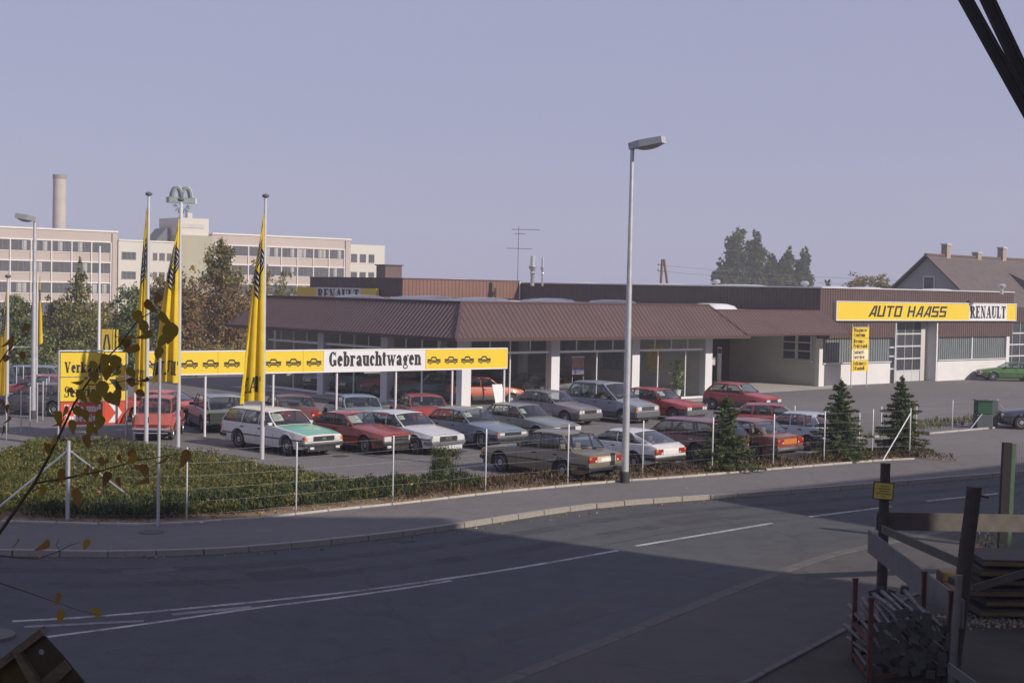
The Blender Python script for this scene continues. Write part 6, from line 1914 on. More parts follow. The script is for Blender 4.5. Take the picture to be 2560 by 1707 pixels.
# main fence along the pavement
def on_edge(px, d=0.55):
    """point d metres inside the pavement edging at a picture column"""
    best = None
    E_ = [p for p in EDGE]
    for i in range(len(E_) - 1):
        t_ = (E_[i + 1] - E_[i]); n_ = Vector((-t_.y, t_.x, 0)).normalized()
        for k in range(40):
            q_ = E_[i] + t_ * (k / 40) + n_ * d
            c = CM.T @ np.array([q_.x, q_.y, 0.3 - CAM_H]); x = 1280 + FOC * c[0] / c[2]
            if best is None or abs(x - px) < best[0]: best = (abs(x - px), q_)
    return best[1].copy()
FP = [on_edge(x) for x in (466, 742, 985, 1212, 1418, 1608, 1780, 1930, 2060, 2180, 2299)]
corner = on_edge(165)
FH = 1.77
fence('wire mesh fence with thin steel posts along the pavement', [corner] + FP, FH,
      braces=[(FP[-1] + UZ * 1.62, gp(2206, 1152)), (FP[-1] + UZ * 1.5, gp(2235, 1112))])
# left fence along the side road
lf = [corner]
for (x, y) in ((16, 1100), (52, 1083), (75, 1068), (93, 1056), (107, 1050), (116, 1040), (122, 1034)):
    lf.append(gp(x, y))
lf2 = [gp(x, y) for (x, y) in ((-60, 1010), (-20, 1003), (20, 999), (41, 994), (58, 990))]
fence('wire fence with close posts running back along the side road', lf[1:], 1.6, mesh=True)
fence('short wire fence beyond the side road at the far left', lf2, 1.5, mesh=False)
MB_ = MB(); cp = corner
post = thing('fence_corner_post', 'thick corner post of the hedge fence with a brace on its left', 'post', corner)
MB().tube((0.05, -0.03, 0), (0.05, -0.03, 1.95), 0.045, None, 12).build('tube', M_STEEL, post, True)
MB().tube((0.05, -0.03, 1.72), gp(-25, 1285) - corner, 0.03).build('brace', M_STEEL, post, True)
MB().tube((0.05, -0.03, 1.72), gp(345, 1258) - corner, 0.03).build('brace', M_STEEL, post, True)
# second fence across the driveway
sf = [gp(x, y) for (x, y) in ((1985, 1090), (2146, 1104), (2202, 1090), (2380, 1062), (2474, 1066))]
fence('low wire fence on the far side of the driveway', [gp(2202, 1092), gp(2290, 1080), gp(2380, 1071), gp(2474, 1068)], 1.25, mesh=False,
      braces=[(gp(2474, 1068) + UZ * 1.1, gp(2424, 1075))])
fence('wire fence with two posts behind the spruces', [gp(1985, 1100), gp(2147, 1122)], 1.35, mesh=False)
gpst = thing('gate_post', 'white gate post right of the green bin', 'post', gp(2492, 1067))
MB().tube((0, 0, 0), (0, 0, 1.25), 0.035).build('tube', M_SIGNW, gpst, True)
MB().tube((0, 0, 1.1), gp(2525, 1040) - gp(2492, 1067), 0.022).build('brace', M_STEEL, gpst, True)
# edging of the driveway
kerbline('driveway_edging', None, spline([gp(2120, 1096), gp(2303, 1086), gp(2500, 1069)], 1.02), M_EDGE, 0.1, 0.06, -0.2)
# bins
bp_ = gp(2460, 1070)
bn = thing('waste_bin', 'green waste container on a grey base beside the driveway', 'bin', bp_)
MB().cbox(-0.42, -0.25, 0, 0.32, 0.35, 0.62, 0.03).build('base', plain('bin_grey', (0.06, 0.075, 0.09), 0.6), bn)
MB().cbox(-0.40, -0.22, 0.62, 0.30, 0.32, 1.22, 0.04).build('body', plain('bin_green', (0.012, 0.062, 0.03), 0.5), bn)
mb = MB()
for z in (0.75, 1.05): mb.box(-0.46, -0.1, z, -0.40, 0.1, z + 0.05)
mb.cbox(-0.43, -0.26, 1.22, 0.33, 0.36, 1.27, 0.015); mb.build('lid', plain('bin_lid', (0.02, 0.05, 0.03), 0.5), bn)
bp_ = gp(2483, 1069)
cb = thing('switch_cabinet', 'narrow dark grey cabinet between the green bin and the gate post', 'cabinet', bp_)
MB().cbox(-0.16, -0.15, 0, 0.16, 0.2, 1.24, 0.015).build('body', plain('cabinet_grey', (0.065, 0.08, 0.09), 0.55), cb)
MB().box(-0.13, -0.157, 0.1, 0.13, -0.15, 1.15).build('door', plain('cabinet_door', (0.075, 0.09, 0.10), 0.5), cb)
MB().box(0.08, -0.17, 0.65, 0.11, -0.157, 0.75).build('handle', M_TRIM, cb)

# ------------------------------------------------------------------ pumps and machines in the wash bay
pm = gp(1868, 957)
va = thing('washer_post', 'slim white washer column at the wash bay', 'machine', W(-3.9, 5.0))
MB().cbox(-0.14, -0.12, 0, 0.14, 0.12, 2.35, 0.03).build('column', M_SIGNW, va)
MB().cbox(-0.12, -0.135, 1.95, 0.12, -0.118, 2.25, 0.005).build('panel', M_TRIM, va)
vb = thing('vacuum_cleaner', 'blue vacuum cabinet with a white top in the wash bay', 'machine', W(-5.6, 6.4))
MB().cbox(-0.42, -0.3, 0, 0.42, 0.3, 1.45, 0.03).build('cabinet', plain('vac_blue', (0.015, 0.03, 0.12), 0.4), vb)
MB().cbox(-0.55, -0.34, 1.45, 0.55, 0.34, 1.85, 0.03).build('top', M_SIGNW, vb)
vc = thing('wall_phone_unit', 'white service unit on a post right of the showroom', 'machine', B(18.15, 0.4))
MB().cbox(-0.07, -0.07, 0, 0.07, 0.07, 2.35, 0.02).build('post', M_SIGNW, vc)
MB().cbox(-0.10, -0.25, 1.8, 0.28, 0.1, 2.25, 0.02).build('unit', plain('unit_grey', (0.25, 0.25, 0.26), 0.5), vc)
MB().cbox(-0.02, -0.27, 1.85, 0.24, -0.25, 2.15, 0.005).build('dial', M_SIGNW, vc)
# poster stand and plant in the showroom
po = thing('poster_stand', 'red and white poster on a stand inside the showroom', 'poster', B(8.9, 1.3, 0.06))
mb = MB(); mb.obox(-BU * 0.42 + UZ * 1.40, BU * 0.84, BV * 0.03, UZ * 0.85); pn = mb.build('board', plain('poster_red', (0.36, 0.16, 0.15), 0.5, var=0.5, scale=2.5), po)
mb = MB(); mb.obox(-BU * 0.38 + UZ * 1.44 + BN * 0.006, BU * 0.76, BV * 0.004, UZ * 0.3); mb.build('print_field', plain('poster_blue', (0.10, 0.12, 0.24), 0.5, var=0.4, scale=5), pn)
mb = MB(); mb.obox(-BU * 0.46 + UZ * 2.27, BU * 0.92, BV * 0.06, UZ * 0.07); mb.build('top_rail', M_SIGNW, po)
mb = MB(); mb.tube(-BU * 0.4, -BU * 0.4 + UZ * 1.3, 0.02); mb.tube(BU * 0.4, BU * 0.4 + UZ * 1.3, 0.02); mb.build('stand', M_STEEL, po)
bs = thing('display_board', 'small white display board standing before the showroom glass', 'sign', B(1.9, -0.75))
mb = MB(); mb.prism([-BU * 0.32 + UZ * 0.35, BU * 0.30 + UZ * 0.35, BU * 0.22 + UZ * 1.25 + BV * 0.2, -BU * 0.40 + UZ * 1.25 + BV * 0.2], BV * 0.03); mb.build('board', M_SIGNW, bs)
mb = MB(); mb.bar(BV * 0.1, BV * 0.1 + UZ * 0.6, 0.05, 0.05); mb.build('leg', M_STEEL, bs)

# ------------------------------------------------------------------ roof furniture
def rooft(name, label, cat, p): return thing(name, label, cat, p)
a0 = atd(1294, 703, 117); a0.z = ZH - 0.1
an = rooft('roof_antenna', 'tall thin television aerial mast on the rear hall roof', 'antenna', a0)
ah = atd(1297, 566, 117).z - a0.z
MB().tube((0, 0, 0), (0, 0, ah), 0.03, 0.02).build('mast', M_CAPP, an)
for z, x0, x1 in ((ah - 0.25, -0.55, 1.65), (ah - 0.58, -0.35, 0.55), (ah - 1.75, -0.9, 1.1)):
    mb = MB(); mb.tube((x0, 0, z), (x1, 0, z), 0.022); n = int((x1 - x0) / 0.16)
    for i in range(n):
        x = x0 + 0.08 + i * 0.16; mb.tube((x, -0.3, z + 0.03), (x, 0.3, z + 0.03), 0.01, None, 4)
    mb.build('aerial', M_CAPP, an)
M_FLUE = plain('steel_flue', (0.60, 0.61, 0.63), 0.3, metal=0.7)
for px, pt2, r_, lab in ((1331, 640, 0.19, 'thicker steel flue with a collar on the hall roof'), (1356, 643, 0.10, 'thinner steel flue on the hall roof')):
    p = atd(px, 706, 112); zt = atd(px, pt2, 112).z; p.z = ZP - 0.2
    fl = rooft('steel_flue', lab, 'flue', p); h_ = zt - p.z
    MB().lathe([(r_ * 0.8, 0), (r_ * 0.8, h_ * 0.48), (r_ * 1.6, h_ * 0.60), (r_ * 1.7, h_ * 0.66), (r_, h_ * 0.68), (r_ * 0.95, h_)], 14).build('pipe', M_FLUE, fl, True)
    MB().lathe([(r_ * 1.0, h_ * 0.40), (r_ * 1.25, h_ * 0.43), (r_ * 1.0, h_ * 0.46)], 14).build('collar', M_FLUE, fl, True)
for px, pyb, pt2, dd, lab in ((1791, 716, 698, 108, 'round mushroom vent left on the workshop roof'), (2012, 714, 702, 100, 'round mushroom vent near the workshop corner'), (2504, 733, 709, 104, 'slim mushroom vent at the right of the workshop roof')):
    p = atd(px, pyb, dd); zt = atd(px, pt2, dd).z; p.z = ZP - 0.15; h_ = zt - p.z
    vn = rooft('roof_vent', lab, 'vent', p)
    MB().lathe([(0.12, 0), (0.12, h_ - 0.3)], 12).build('pipe', M_FLUE, vn, True)
    MB().lathe([(0.12, h_ - 0.32), (0.27, h_ - 0.28), (0.30, h_ - 0.15), (0.20, h_ - 0.03), (0.02, h_)], 14).build('cowl', M_FLUE, vn, True)
# A-frame power pole with wires
pp = atd(1655, 729, 150); pp.z = 0
up = thing('power_pole', 'brown timber A-frame power pole behind the hall roof', 'power pole', pp)
M_TIMB = plain('tarred_timber', (0.16, 0.085, 0.055), 0.9, var=0.25, scale=3)
zt = atd(1653, 648, 150).z
MB().tube((-0.35, 0, 0), (-0.05, 0, zt), 0.15, 0.12).build('pole', M_TIMB, up, True)
MB().tube((1.6, 0, 0), (0.12, 0, zt), 0.15, 0.12).build('pole', M_TIMB, up, True)
for z in (zt - 0.6, zt - 1.2):
    mb = MB(); mb.bar((-0.5, 0, z), (0.2, 0, z), 0.08, 0.08); mb.tube((-0.45, 0, z), (-0.45, 0, z + 0.18), 0.05); mb.build('insulator_arm', M_CAPP, up)
wf = thing('power_line', 'two sagging power wires running right from the timber pole', 'wire', pp)
for z in (zt - 0.6, zt - 1.2):
    mb = MB(); prev = None
    for k in range(25):
        tt_ = k / 24; p = Vector((-0.45 + 62 * tt_, 12 * tt_, z - 3.0 * 4 * tt_ * (1 - tt_) * 0.35))
        if prev is not None: mb.tube(prev, p, 0.02, None, 4)
        prev = p
    mb.build('wire', M_CAPP, wf)
# ------------------------------------------------------------------ vegetation
def leaf_cloud(name, pts, size, mat, parent=None, aspect=0.55, jitter=0.45, up=None, flat=0.0):
    """one mesh of many small leaf faces at given points, each turned its own way"""
    pts = np.asarray(pts, float); n = len(pts)
    sz = np.broadcast_to(np.asarray(size, float), (n,)) * (1 + jitter * (RNG.random(n) - 0.5) * 2)
    a = RNG.normal(size=(n, 3))
    if up is not None: a = a * (1 - flat) + np.asarray(up) * flat * 2
    a /= np.linalg.norm(a, axis=1)[:, None]
    b_ = np.cross(a, RNG.normal(size=(n, 3))); b_ /= np.linalg.norm(b_, axis=1)[:, None]
    l = a * sz[:, None]; w_ = b_ * (sz * aspect)[:, None]
    V = np.empty((n, 4, 3)); V[:, 0] = pts - l * 0.5; V[:, 1] = pts + w_ * 0.5 - l * 0.05; V[:, 2] = pts + l * 0.5; V[:, 3] = pts - w_ * 0.5 - l * 0.05
    me = bpy.data.meshes.new(name)
    me.vertices.add(n * 4); me.vertices.foreach_set('co', V.reshape(-1))
    me.loops.add(n * 4); me.loops.foreach_set('vertex_index', np.arange(n * 4))
    me.polygons.add(n); me.polygons.foreach_set('loop_start', np.arange(n) * 4); me.polygons.foreach_set('loop_total', np.full(n, 4))
    me.update(calc_edges=True)
    return put(name, me, mat, parent)

G_OLIVE = leafmat('leaf_olive', [(0.0, (0.0799, 0.1024, 0.0367)), (0.5, (0.1595, 0.1777, 0.0576)), (0.85, (0.2621, 0.2279, 0.0786)), (1.0, (0.4329, 0.2734, 0.0786))])
G_DARK = leafmat('leaf_dark', [(0.0, (0.0578, 0.0922, 0.0363)), (0.6, (0.1317, 0.1712, 0.0665)), (1.0, (0.2633, 0.2633, 0.0907))])
G_RUST = leafmat('leaf_rust', [(0.0, (0.0828, 0.0901, 0.0483)), (0.4, (0.1794, 0.1393, 0.0669)), (0.8, (0.3036, 0.1638, 0.0669)), (1.0, (0.3726, 0.2458, 0.1071))])
G_MIX = leafmat('leaf_mixed', [(0.0, (0.0911, 0.1139, 0.0472)), (0.5, (0.1938, 0.1938, 0.0681)), (0.8, (0.3417, 0.2279, 0.0786)), (1.0, (0.4784, 0.2734, 0.0786))])
G_POP = leafmat('leaf_poplar', [(0.0, (0.042, 0.0672, 0.028)), (0.7, (0.077, 0.112, 0.0392)), (1.0, (0.168, 0.168, 0.042))])
G_SPR = leafmat('needle_spruce', [(0.0, (0.0292, 0.0551, 0.0227)), (0.6, (0.0648, 0.1053, 0.0389)), (1.0, (0.162, 0.162, 0.0486))], 0.1)
G_JUN = leafmat('juniper', [(0.0, (0.041, 0.0563, 0.0159)), (0.45, (0.0819, 0.1004, 0.0265)), (0.8, (0.1435, 0.1443, 0.037)), (0.95, (0.2321, 0.1755, 0.0529)), (1.0, (0.4916, 0.326, 0.1059))], 0.2)
G_BRN = leafmat('dry_ground_cover', [(0.0, (0.030, 0.026, 0.014)), (0.4, (0.075, 0.050, 0.026)), (0.75, (0.12, 0.065, 0.035)), (0.92, (0.075, 0.085, 0.025)), (1.0, (0.25, 0.17, 0.10))], 0.15)
G_LIT = leafmat('leaf_litter', [(0.0, (0.16, 0.09, 0.03)), (0.6, (0.30, 0.19, 0.06)), (1.0, (0.45, 0.33, 0.13))], 0.1)
M_BARK = plain('bark', (0.075, 0.058, 0.045), 0.95, var=0.3, scale=6, bmp=0.5)

def tree(label, p, h, lobes, mat, nleaf, size, name='tree', trunk_r=0.12, group=None, upper=None, crown_from=0.25):
    """trunk with limbs reaching every lobe; leaves thin out to ragged edges"""
    tr = thing(name, label, 'tree', p, 0, group)
    mb = MB(); zt = h * 0.9
    prev = Vector((0, 0, 0)); seg = 6; spine = [prev]
    for i in range(1, seg + 1):
        q = Vector((random.uniform(-1, 1) * 0.03 * h, random.uniform(-1, 1) * 0.03 * h, zt * i / seg)); spine.append(q)
    mb.path(spine, [trunk_r * (1 - 0.85 * i / seg) + 0.01 for i in range(seg + 1)], 7)
    for (cx, cy, cz, rx, ry, rz) in lobes:
        k = max(0.18, min(0.85, (cz - 0.8 * rz) / zt)); base = spine[0].lerp(spine[-1], k)
        i = int(k * seg); base = spine[i].lerp(spine[min(seg, i + 1)], k * seg - i)
        c = Vector((cx, cy, cz)); m_ = base.lerp(c, 0.55) + Vector((0, 0, 0.06 * h * random.uniform(-0.3, 1)))
        mb.path([base, m_, c], [trunk_r * 0.4, trunk_r * 0.22, trunk_r * 0.08], 5)
        for _ in range(4):
            e_ = c + Vector((random.uniform(-1, 1) * rx, random.uniform(-1, 1) * ry, random.uniform(-0.6, 1) * rz)) * 0.8
            mb.path([m_, e_], [trunk_r * 0.12, 0.008], 4)
    mb.build('trunk', M_BARK, tr, fix=False)
    vol = np.array([l[3] * l[4] * l[5] for l in lobes]) ** 0.75; vol = vol / vol.sum()
    P_ = []
    for l, f in zip(lobes, vol):
        n = int(nleaf * f)
        d = RNG.normal(size=(n, 3)); d /= np.linalg.norm(d, axis=1)[:, None]
        # twig clusters: leaves gather round random centres, so gaps open between them
        nc = max(8, n // 26)
        dc = RNG.normal(size=(nc, 3)); dc /= np.linalg.norm(dc, axis=1)[:, None]
        rc = (0.45 + 0.6 * RNG.random(nc))[:, None]
        cen = dc * rc
        pick = RNG.integers(0, nc, n)
        pp_ = cen[pick] + RNG.normal(size=(n, 3)) * 0.13
        P_.append(pp_ * np.array(l[3:6]) + np.array(l[0:3]))
    leaf_cloud('crown', np.concatenate(P_), size, mat, tr)
    if upper:
        m2, n2, z0 = upper
        q = np.concatenate(P_); q = q[q[:, 2] > z0]; 
        if len(q): leaf_cloud('crown', q[RNG.integers(0, len(q), n2)] + RNG.normal(size=(n2, 3)) * 0.12, size, m2, tr)
    return tr
def lobeset(w_, h, z0, n, seed, pear=0.0):
    r_ = random.Random(seed); out = []
    for i in range(n):
        t_ = i / max(1, n - 1); z = z0 + (h - z0) * (0.08 + 0.82 * t_)
        rad = w_ * (0.62 + 0.45 * math.sin(math.pi * min(1, 0.22 + t_ * 0.75))) * (1 - pear * t_)
        a = r_.uniform(0, 6.28); d = rad * r_.uniform(0.15, 0.55)
        out.append((d * math.cos(a), d * math.sin(a), z, rad * r_.uniform(0.62, 0.9), rad * r_.uniform(0.62, 0.9), (h - z0) * r_.uniform(0.16, 0.24)))
    return out
def bg_tree(label, px, pyt, dist, hwpx, mat, n, size, seed, upper=None, grp='trees between the lot and the office block', pear=0.3, name='tree', z0f=0.12, lob=9):
    p = atd(px, 700, dist); p.z = -0.05; h = atd(px, pyt, dist).z; w_ = hwpx / FOC * dist
    return tree(label, p, h, lobeset(w_, h, h * z0f, lob, seed, pear), mat, int(n * 1.35), size * 0.95, name, 0.02 * h + 0.02, grp, upper)
bg_tree('dark pointed tree behind the sales sign', 190, 672, 98, 95, G_OLIVE, 7500, 0.20, 1, pear=0.65)
bg_tree('low green tree left of the left street lamp', 40, 742, 92, 75, G_DARK, 6000, 0.19, 2)
bg_tree('low olive tree right of the left street lamp', 128, 745, 100, 70, G_MIX, 5000, 0.19, 3)
bg_tree('brownish tree behind the bare white flagpole', 258, 752, 104, 70, G_MIX, 5200, 0.2, 4)
bg_tree('dark tree left of the left tall flagpole', 330, 720, 100, 80, G_DARK, 6500, 0.2, 5)
bg_tree('olive tree between the left and middle tall flagpoles', 400, 690, 108, 70, G_MIX, 5500, 0.2, 6)
bg_tree('tall tree with green top and rust brown crown right of the flagpoles', 556, 603, 104, 110, G_RUST, 10500, 0.21, 7, upper=(G_OLIVE, 3500, 5.9), pear=0.72, lob=12)
bg_tree('rust brown tree just right of the middle tall flagpole', 478, 680, 100, 60, G_RUST, 5000, 0.2, 8)
bg_tree('brown tree left of the showroom roof', 640, 668, 112, 70, G_MIX, 6000, 0.2, 9)
bg_tree('pale olive tree above the showroom roof corner', 712, 688, 120, 60, G_OLIVE, 4500, 0.2, 10)
# low shrubs below them and a dry grass bank
for i, (px, pyt, d_, hwp, mt_2) in enumerate(((90, 845, 80, 70, G_DARK), (200, 850, 92, 60, G_DARK), (350, 866, 95, 55, G_DARK), (450, 858, 92, 60, G_MIX), (560, 850, 96, 70, G_MIX), (640, 852, 100, 60, G_DARK))):
    p = atd(px, 700, d_); p.z = -0.05; h = max(0.8, atd(px, pyt, d_).z); w_ = hwp / FOC * d_
    sh = thing('shrub', ['dark shrub low behind the left lamp', 'dark shrub low behind the sales sign', 'dark shrub low behind the left tall flagpole', 'olive shrub low right of the middle tall flagpole', 'olive shrub low under the rust brown tree', 'dark shrub low beside the showroom corner'][i], 'shrub', p)
    L_ = [(random.uniform(-0.5, 0.5) * w_, random.uniform(-0.3, 0.3) * w_, h * 0.45, w_ * 0.6, w_ * 0.4, h * 0.5) for _ in range(5)]
    P_ = []
    for l in L_:
        q = RNG.normal(size=(420, 3)) * 0.45; P_.append(q * np.array(l[3:6]) + np.array(l[:3]))
    P_ = np.concatenate(P_); P_[:, 2] = np.abs(P_[:, 2])
    leaf_cloud('foliage', P_, 0.19, mt_2, sh)
    mb = MB()
    for _ in range(6): mb.tube((random.uniform(-0.3, 0.3), random.uniform(-0.2, 0.2), 0), (random.uniform(-0.6, 0.6) * w_, 0, h * 0.7), 0.02, 0.008, 4)
    mb.build('stem', M_BARK, sh)
mb = MB(); q = [atd(x, 878, d_) for x, d_ in ((-60, 84), (260, 92), (520, 96), (640, 104))]
for a, b_ in zip(q[:-1], q[1:]):
    a = Vector((a.x, a.y, 0)); b_ = Vector((b_.x, b_.y, 0))
    mb.quad(a, b_, b_ + Vector((-4, 10, 1.1)), a + Vector((-4, 10, 1.1)))
tag(mb.build('grass_bank', plain('dry_grass', (0.20, 0.165, 0.10), 0.95, var=0.35, scale=0.9, bmp=0.5)), kind='structure')

# far trees over the halls
for i, (px, pyt, hwp, lab) in enumerate(((1808, 652, 22, 'lowest poplar at the left of the far poplar group'), (1838, 568, 30, 'tallest double-topped poplar of the far group'), (1890, 580, 30, 'second tall poplar of the far group'), (1932, 638, 20, 'shorter poplar right of the two tall ones'), (1966, 622, 19, 'slim poplar of the right-hand pair'), (2005, 622, 20, 'rightmost poplar of the far group'))):
    p = atd(px, 732, 270); p.z = 0; h = atd(px, pyt, 270).z; w_ = hwp / FOC * 270
    lob = []
    for k in range(11):
        t_ = k / 10; r_ = w_ * (0.55 + 0.6 * math.sin(math.pi * min(1, 0.25 + 0.72 * t_))) * (0.75 if t_ > 0.93 else 1.12)
        lob.append((random.uniform(-0.3, 0.3) * w_, random.uniform(-0.3, 0.3) * w_, h * (0.10 + 0.84 * t_), r_, r_, h * 0.09))
    tree(lab, p, h, lob, G_POP, 13000, 0.5, 'poplar', 0.3, 'far poplars behind the halls')
p = atd(2068, 732, 160); p.z = 0; h = atd(2068, 683, 160).z
tree('small dark conifer above the workshop corner', p, h, [(0, 0, h * (0.1 + 0.085 * k), 1.9 * (1 - 0.085 * k), 1.9 * (1 - 0.085 * k), h * 0.08) for k in range(10)], G_DARK, 5200, 0.22, 'conifer', 0.14)
for px, pyt, hwp, lab, sd in ((2152, 688, 58, 'larger rounded autumn tree above the workshop sign', 31), (2208, 696, 34, 'smaller rounded autumn tree left of the gabled house', 32)):
    p = atd(px, 735, 165); p.z = 0; h = atd(px, pyt, 165).z; w_ = hwp / FOC * 165
    tree(lab, p, h, lobeset(w_ * 1.2, h, h * 0.25, 7, sd), G_MIX, 6500, 0.26, 'tree', 0.14, 'round trees behind the workshop')

# ------------------------------------------------------------------ juniper bed, dry ground cover, litter
def inpoly(P_, poly):
    x, y = P_[:, 0], P_[:, 1]; ins = np.zeros(len(P_), bool); n = len(poly); j = n - 1
    for i in range(n):
        xi, yi = poly[i][0], poly[i][1]; xj, yj = poly[j][0], poly[j][1]
        c_ = ((yi > y) != (yj > y)) & (x < (xj - xi) * (y - yi) / (yj - yi + 1e-12) + xi)
        ins ^= c_; j = i
    return ins
def edge_off(d, i0=0, i1=None):
    out = []
    E_ = EDGE[i0:i1]
    for i, p in enumerate(E_):
        a = E_[max(0, i - 1)]; b_ = E_[min(len(E_) - 1, i + 1)]; t_ = (b_ - a).normalized(); n_ = Vector((-t_.y, t_.x, 0))
        out.append(p + n_ * d)
    return out
bed_poly_front = edge_off(0.05)
inner_px = [(2395, 1140), (2300, 1122), (2180, 1128), (2060, 1133), (1930, 1143), (1780, 1153), (1608, 1166), (1418, 1176), (1212, 1186), (1080, 1192), (880, 1180), (760, 1160), (640, 1142), (480, 1115), (330, 1098), (180, 1078), (90, 1082), (0, 1115), (-80, 1140)]
inner = [gp(x, y, 0.22 if i < 9 else 0.45) for i, (x, y) in enumerate(inner_px)]
bed = [(p.x, p.y) for p in bed_poly_front] + [(p.x, p.y) for p in inner]
sheet('planting_bed', bed + [(-16, 36)], 0.004, M_SOIL)
jf = edge_off(0.95, 0, 8)
jun_poly = [(-15.5, 36.6)] + [(p.x, p.y) for p in jf] + [(p.x, p.y) for p in inner[9:]]
def field_noise(x, y, s, seed=0):
    return (np.sin(x * s + 1.3 * seed) * np.cos(y * s * 1.17 + seed) + 0.6 * np.sin(x * s * 2.3 + y * s * 1.9 + seed * 2) + 0.35 * np.sin(x * s * 5.1 - y * s * 4.3 + seed)) / 1.95
def cover(name, label, poly, n, mat, h0, h1, size, asp, kindname, seed, dens=0.0, tilt=0.55):
    P2 = np.array(poly); lo, hi = P2.min(0), P2.max(0)
    q = RNG.random((n * 4, 2)) * (hi - lo) + lo
    q = q[inpoly(q, poly)]
    f = field_noise(q[:, 0], q[:, 1], 1.7, seed); g_ = field_noise(q[:, 0], q[:, 1], 5.2, seed + 3)
    keep = (0.6 * f + 0.4 * g_ + RNG.normal(size=len(q)) * 0.25) > dens
    q = q[keep][:n]; f = f[keep][:n]; g_ = g_[keep][:n]
    f0 = field_noise(q[:, 0], q[:, 1], 0.8, seed + 7)
    hh = h0 + (h1 - h0) * np.clip(0.45 + 0.25 * f0 + 0.35 * f + 0.3 * g_, 0, 1)
    z = hh * np.sqrt(RNG.random(len(q))) 
    pts = np.column_stack([q, z])
    o = leaf_cloud(name, pts, size, mat, None, asp, 0.5, (0, 0, 1), tilt)
    return tag(o, label, kindname, kind='stuff')
cover('juniper_hedge', 'low dense green juniper bed along the pavement', jun_poly, 150000, G_JUN, 0.05, 0.56, 0.105, 0.26, 'hedge', 2, -0.62, 0.35)
G_JUN2 = leafmat('juniper_dark', [(0.0, (0.018, 0.032, 0.012)), (0.6, (0.045, 0.066, 0.022)), (0.95, (0.085, 0.10, 0.03)), (1.0, (0.2, 0.16, 0.06))], 0.15)
fr_poly = [(p.x, p.y) for p in edge_off(0.75, 0, 8)] + [(p.x, p.y) for p in reversed(edge_off(2.3, 0, 8))]
cover('juniper_clumps', 'darker clumped junipers along the front of the bed', fr_poly, 42000, G_JUN2, 0.08, 0.62, 0.12, 0.24, 'hedge', 11, 0.02, 0.45)
br_poly = [(p.x, p.y) for p in edge_off(0.25, 6)] + [(p.x, p.y) for p in inner[:10]]
cover('dry_ground_cover', 'dry reddish brown ground cover under the fence', br_poly, 26000, G_BRN, 0.10, 0.42, 0.12, 0.25, 'ground cover', 5, -0.35)
lit_poly = [(p.x, p.y) for p in edge_off(0.12)] + [(p.x, p.y) for p in reversed(edge_off(1.0))]
P2 = np.array(lit_poly); lo, hi = P2.min(0), P2.max(0); q = RNG.random((26000, 2)) * (hi - lo) + lo; q = q[inpoly(q, lit_poly)][:2600]
tag(leaf_cloud('leaf_litter', np.column_stack([q, np.full(len(q), 0.02) + RNG.random(len(q)) * 0.02]), 0.06, G_LIT, None, 0.7, 0.5), 'fallen leaves scattered on the bed soil', 'leaves', kind='stuff')
# weeds at the driveway edge
wp = [gp(2230, 1075), gp(2300, 1060), gp(2440, 1050), gp(2440, 1062), gp(2300, 1080), gp(2150, 1096)]
cover('weeds', 'tufts of green weeds along the driveway edging', [(p.x, p.y) for p in wp], 2600, G_JUN, 0.1, 0.36, 0.18, 0.16, 'weeds', 9, -0.1, 0.8)

# ------------------------------------------------------------------ spruces and the little pine
def spruce(label, px, pyb, pyt, wpx, seed):
    r_ = random.Random(seed); p = gp(px, pyb); h = atd(px, pyt, p.y).z; w_ = wpx / FOC * p.y
    sp_ = thing('spruce', label, 'tree', p, 0, 'small spruces inside the fence')
    mb = MB(); mb.tube((0, 0, 0), (0, 0, h * 0.97), 0.045, 0.008, 6)
    pts = []; lv = 0; z = 0.12
    while z < h * 0.94:
        t_ = z / h; R_ = w_ * (1 - t_) ** 0.9 * r_.uniform(0.8, 1.12) + 0.06
        nb = max(4, int(9 * (1 - t_) + 3))
        for k in range(nb):
            a = 2 * math.pi * (k + r_.random() * 0.7) / nb + lv; L_ = R_ * r_.uniform(0.45, 1.18)
            d = Vector((math.cos(a), math.sin(a), 0)); s = Vector((-d.y, d.x, 0))
            base = Vector((0, 0, z + r_.uniform(-0.05, 0.05))); tip = base + d * L_ + UZ * (L_ * (0.35 * t_ - 0.14) + r_.uniform(-0.03, 0.05))
            mb.tube(base, tip, 0.012, 0.004, 4)
            n = int(66 * L_ / 0.5) + 12
            for i in range(n):
                u_ = 0.12 + 0.9 * (i + r_.random()) / n
                c_ = base.lerp(tip, u_) + s * (r_.uniform(-1, 1) * 0.26 * L_ * (1.25 - u_)) - UZ * (r_.random() * 0.05)
                pts.append(tuple(c_))
        z += 0.085 + 0.06 * r_.random() + 0.02 * (1 - t_); lv += 0.7
    for k in range(40):
        pts.append((r_.gauss(0, 0.02), r_.gauss(0, 0.02), h * r_.uniform(0.85, 1.0)))
    mb.build('trunk', M_BARK, sp_, fix=False)
    leaf_cloud('crown', pts, 0.14, G_SPR, sp_, 0.24, 0.4)
    return sp_
spruce('leftmost of the three spruces, before the red cars', 1812, 1174, 985, 84, 4)
spruce('middle of the three spruces, before the pale blue hatchback', 2098, 1146, 945, 88, 5)
spruce('rightmost of the three spruces, behind the slanting fence brace', 2250, 1135, 937, 80, 6)
p = gp(1108, 1206)
pn = thing('young_pine', 'small bushy green pine standing alone by the fence', 'tree', p)
mb = MB(); mb.tube((0, 0, 0), (0.02, 0, 0.75), 0.03, 0.01, 6)
pts = []
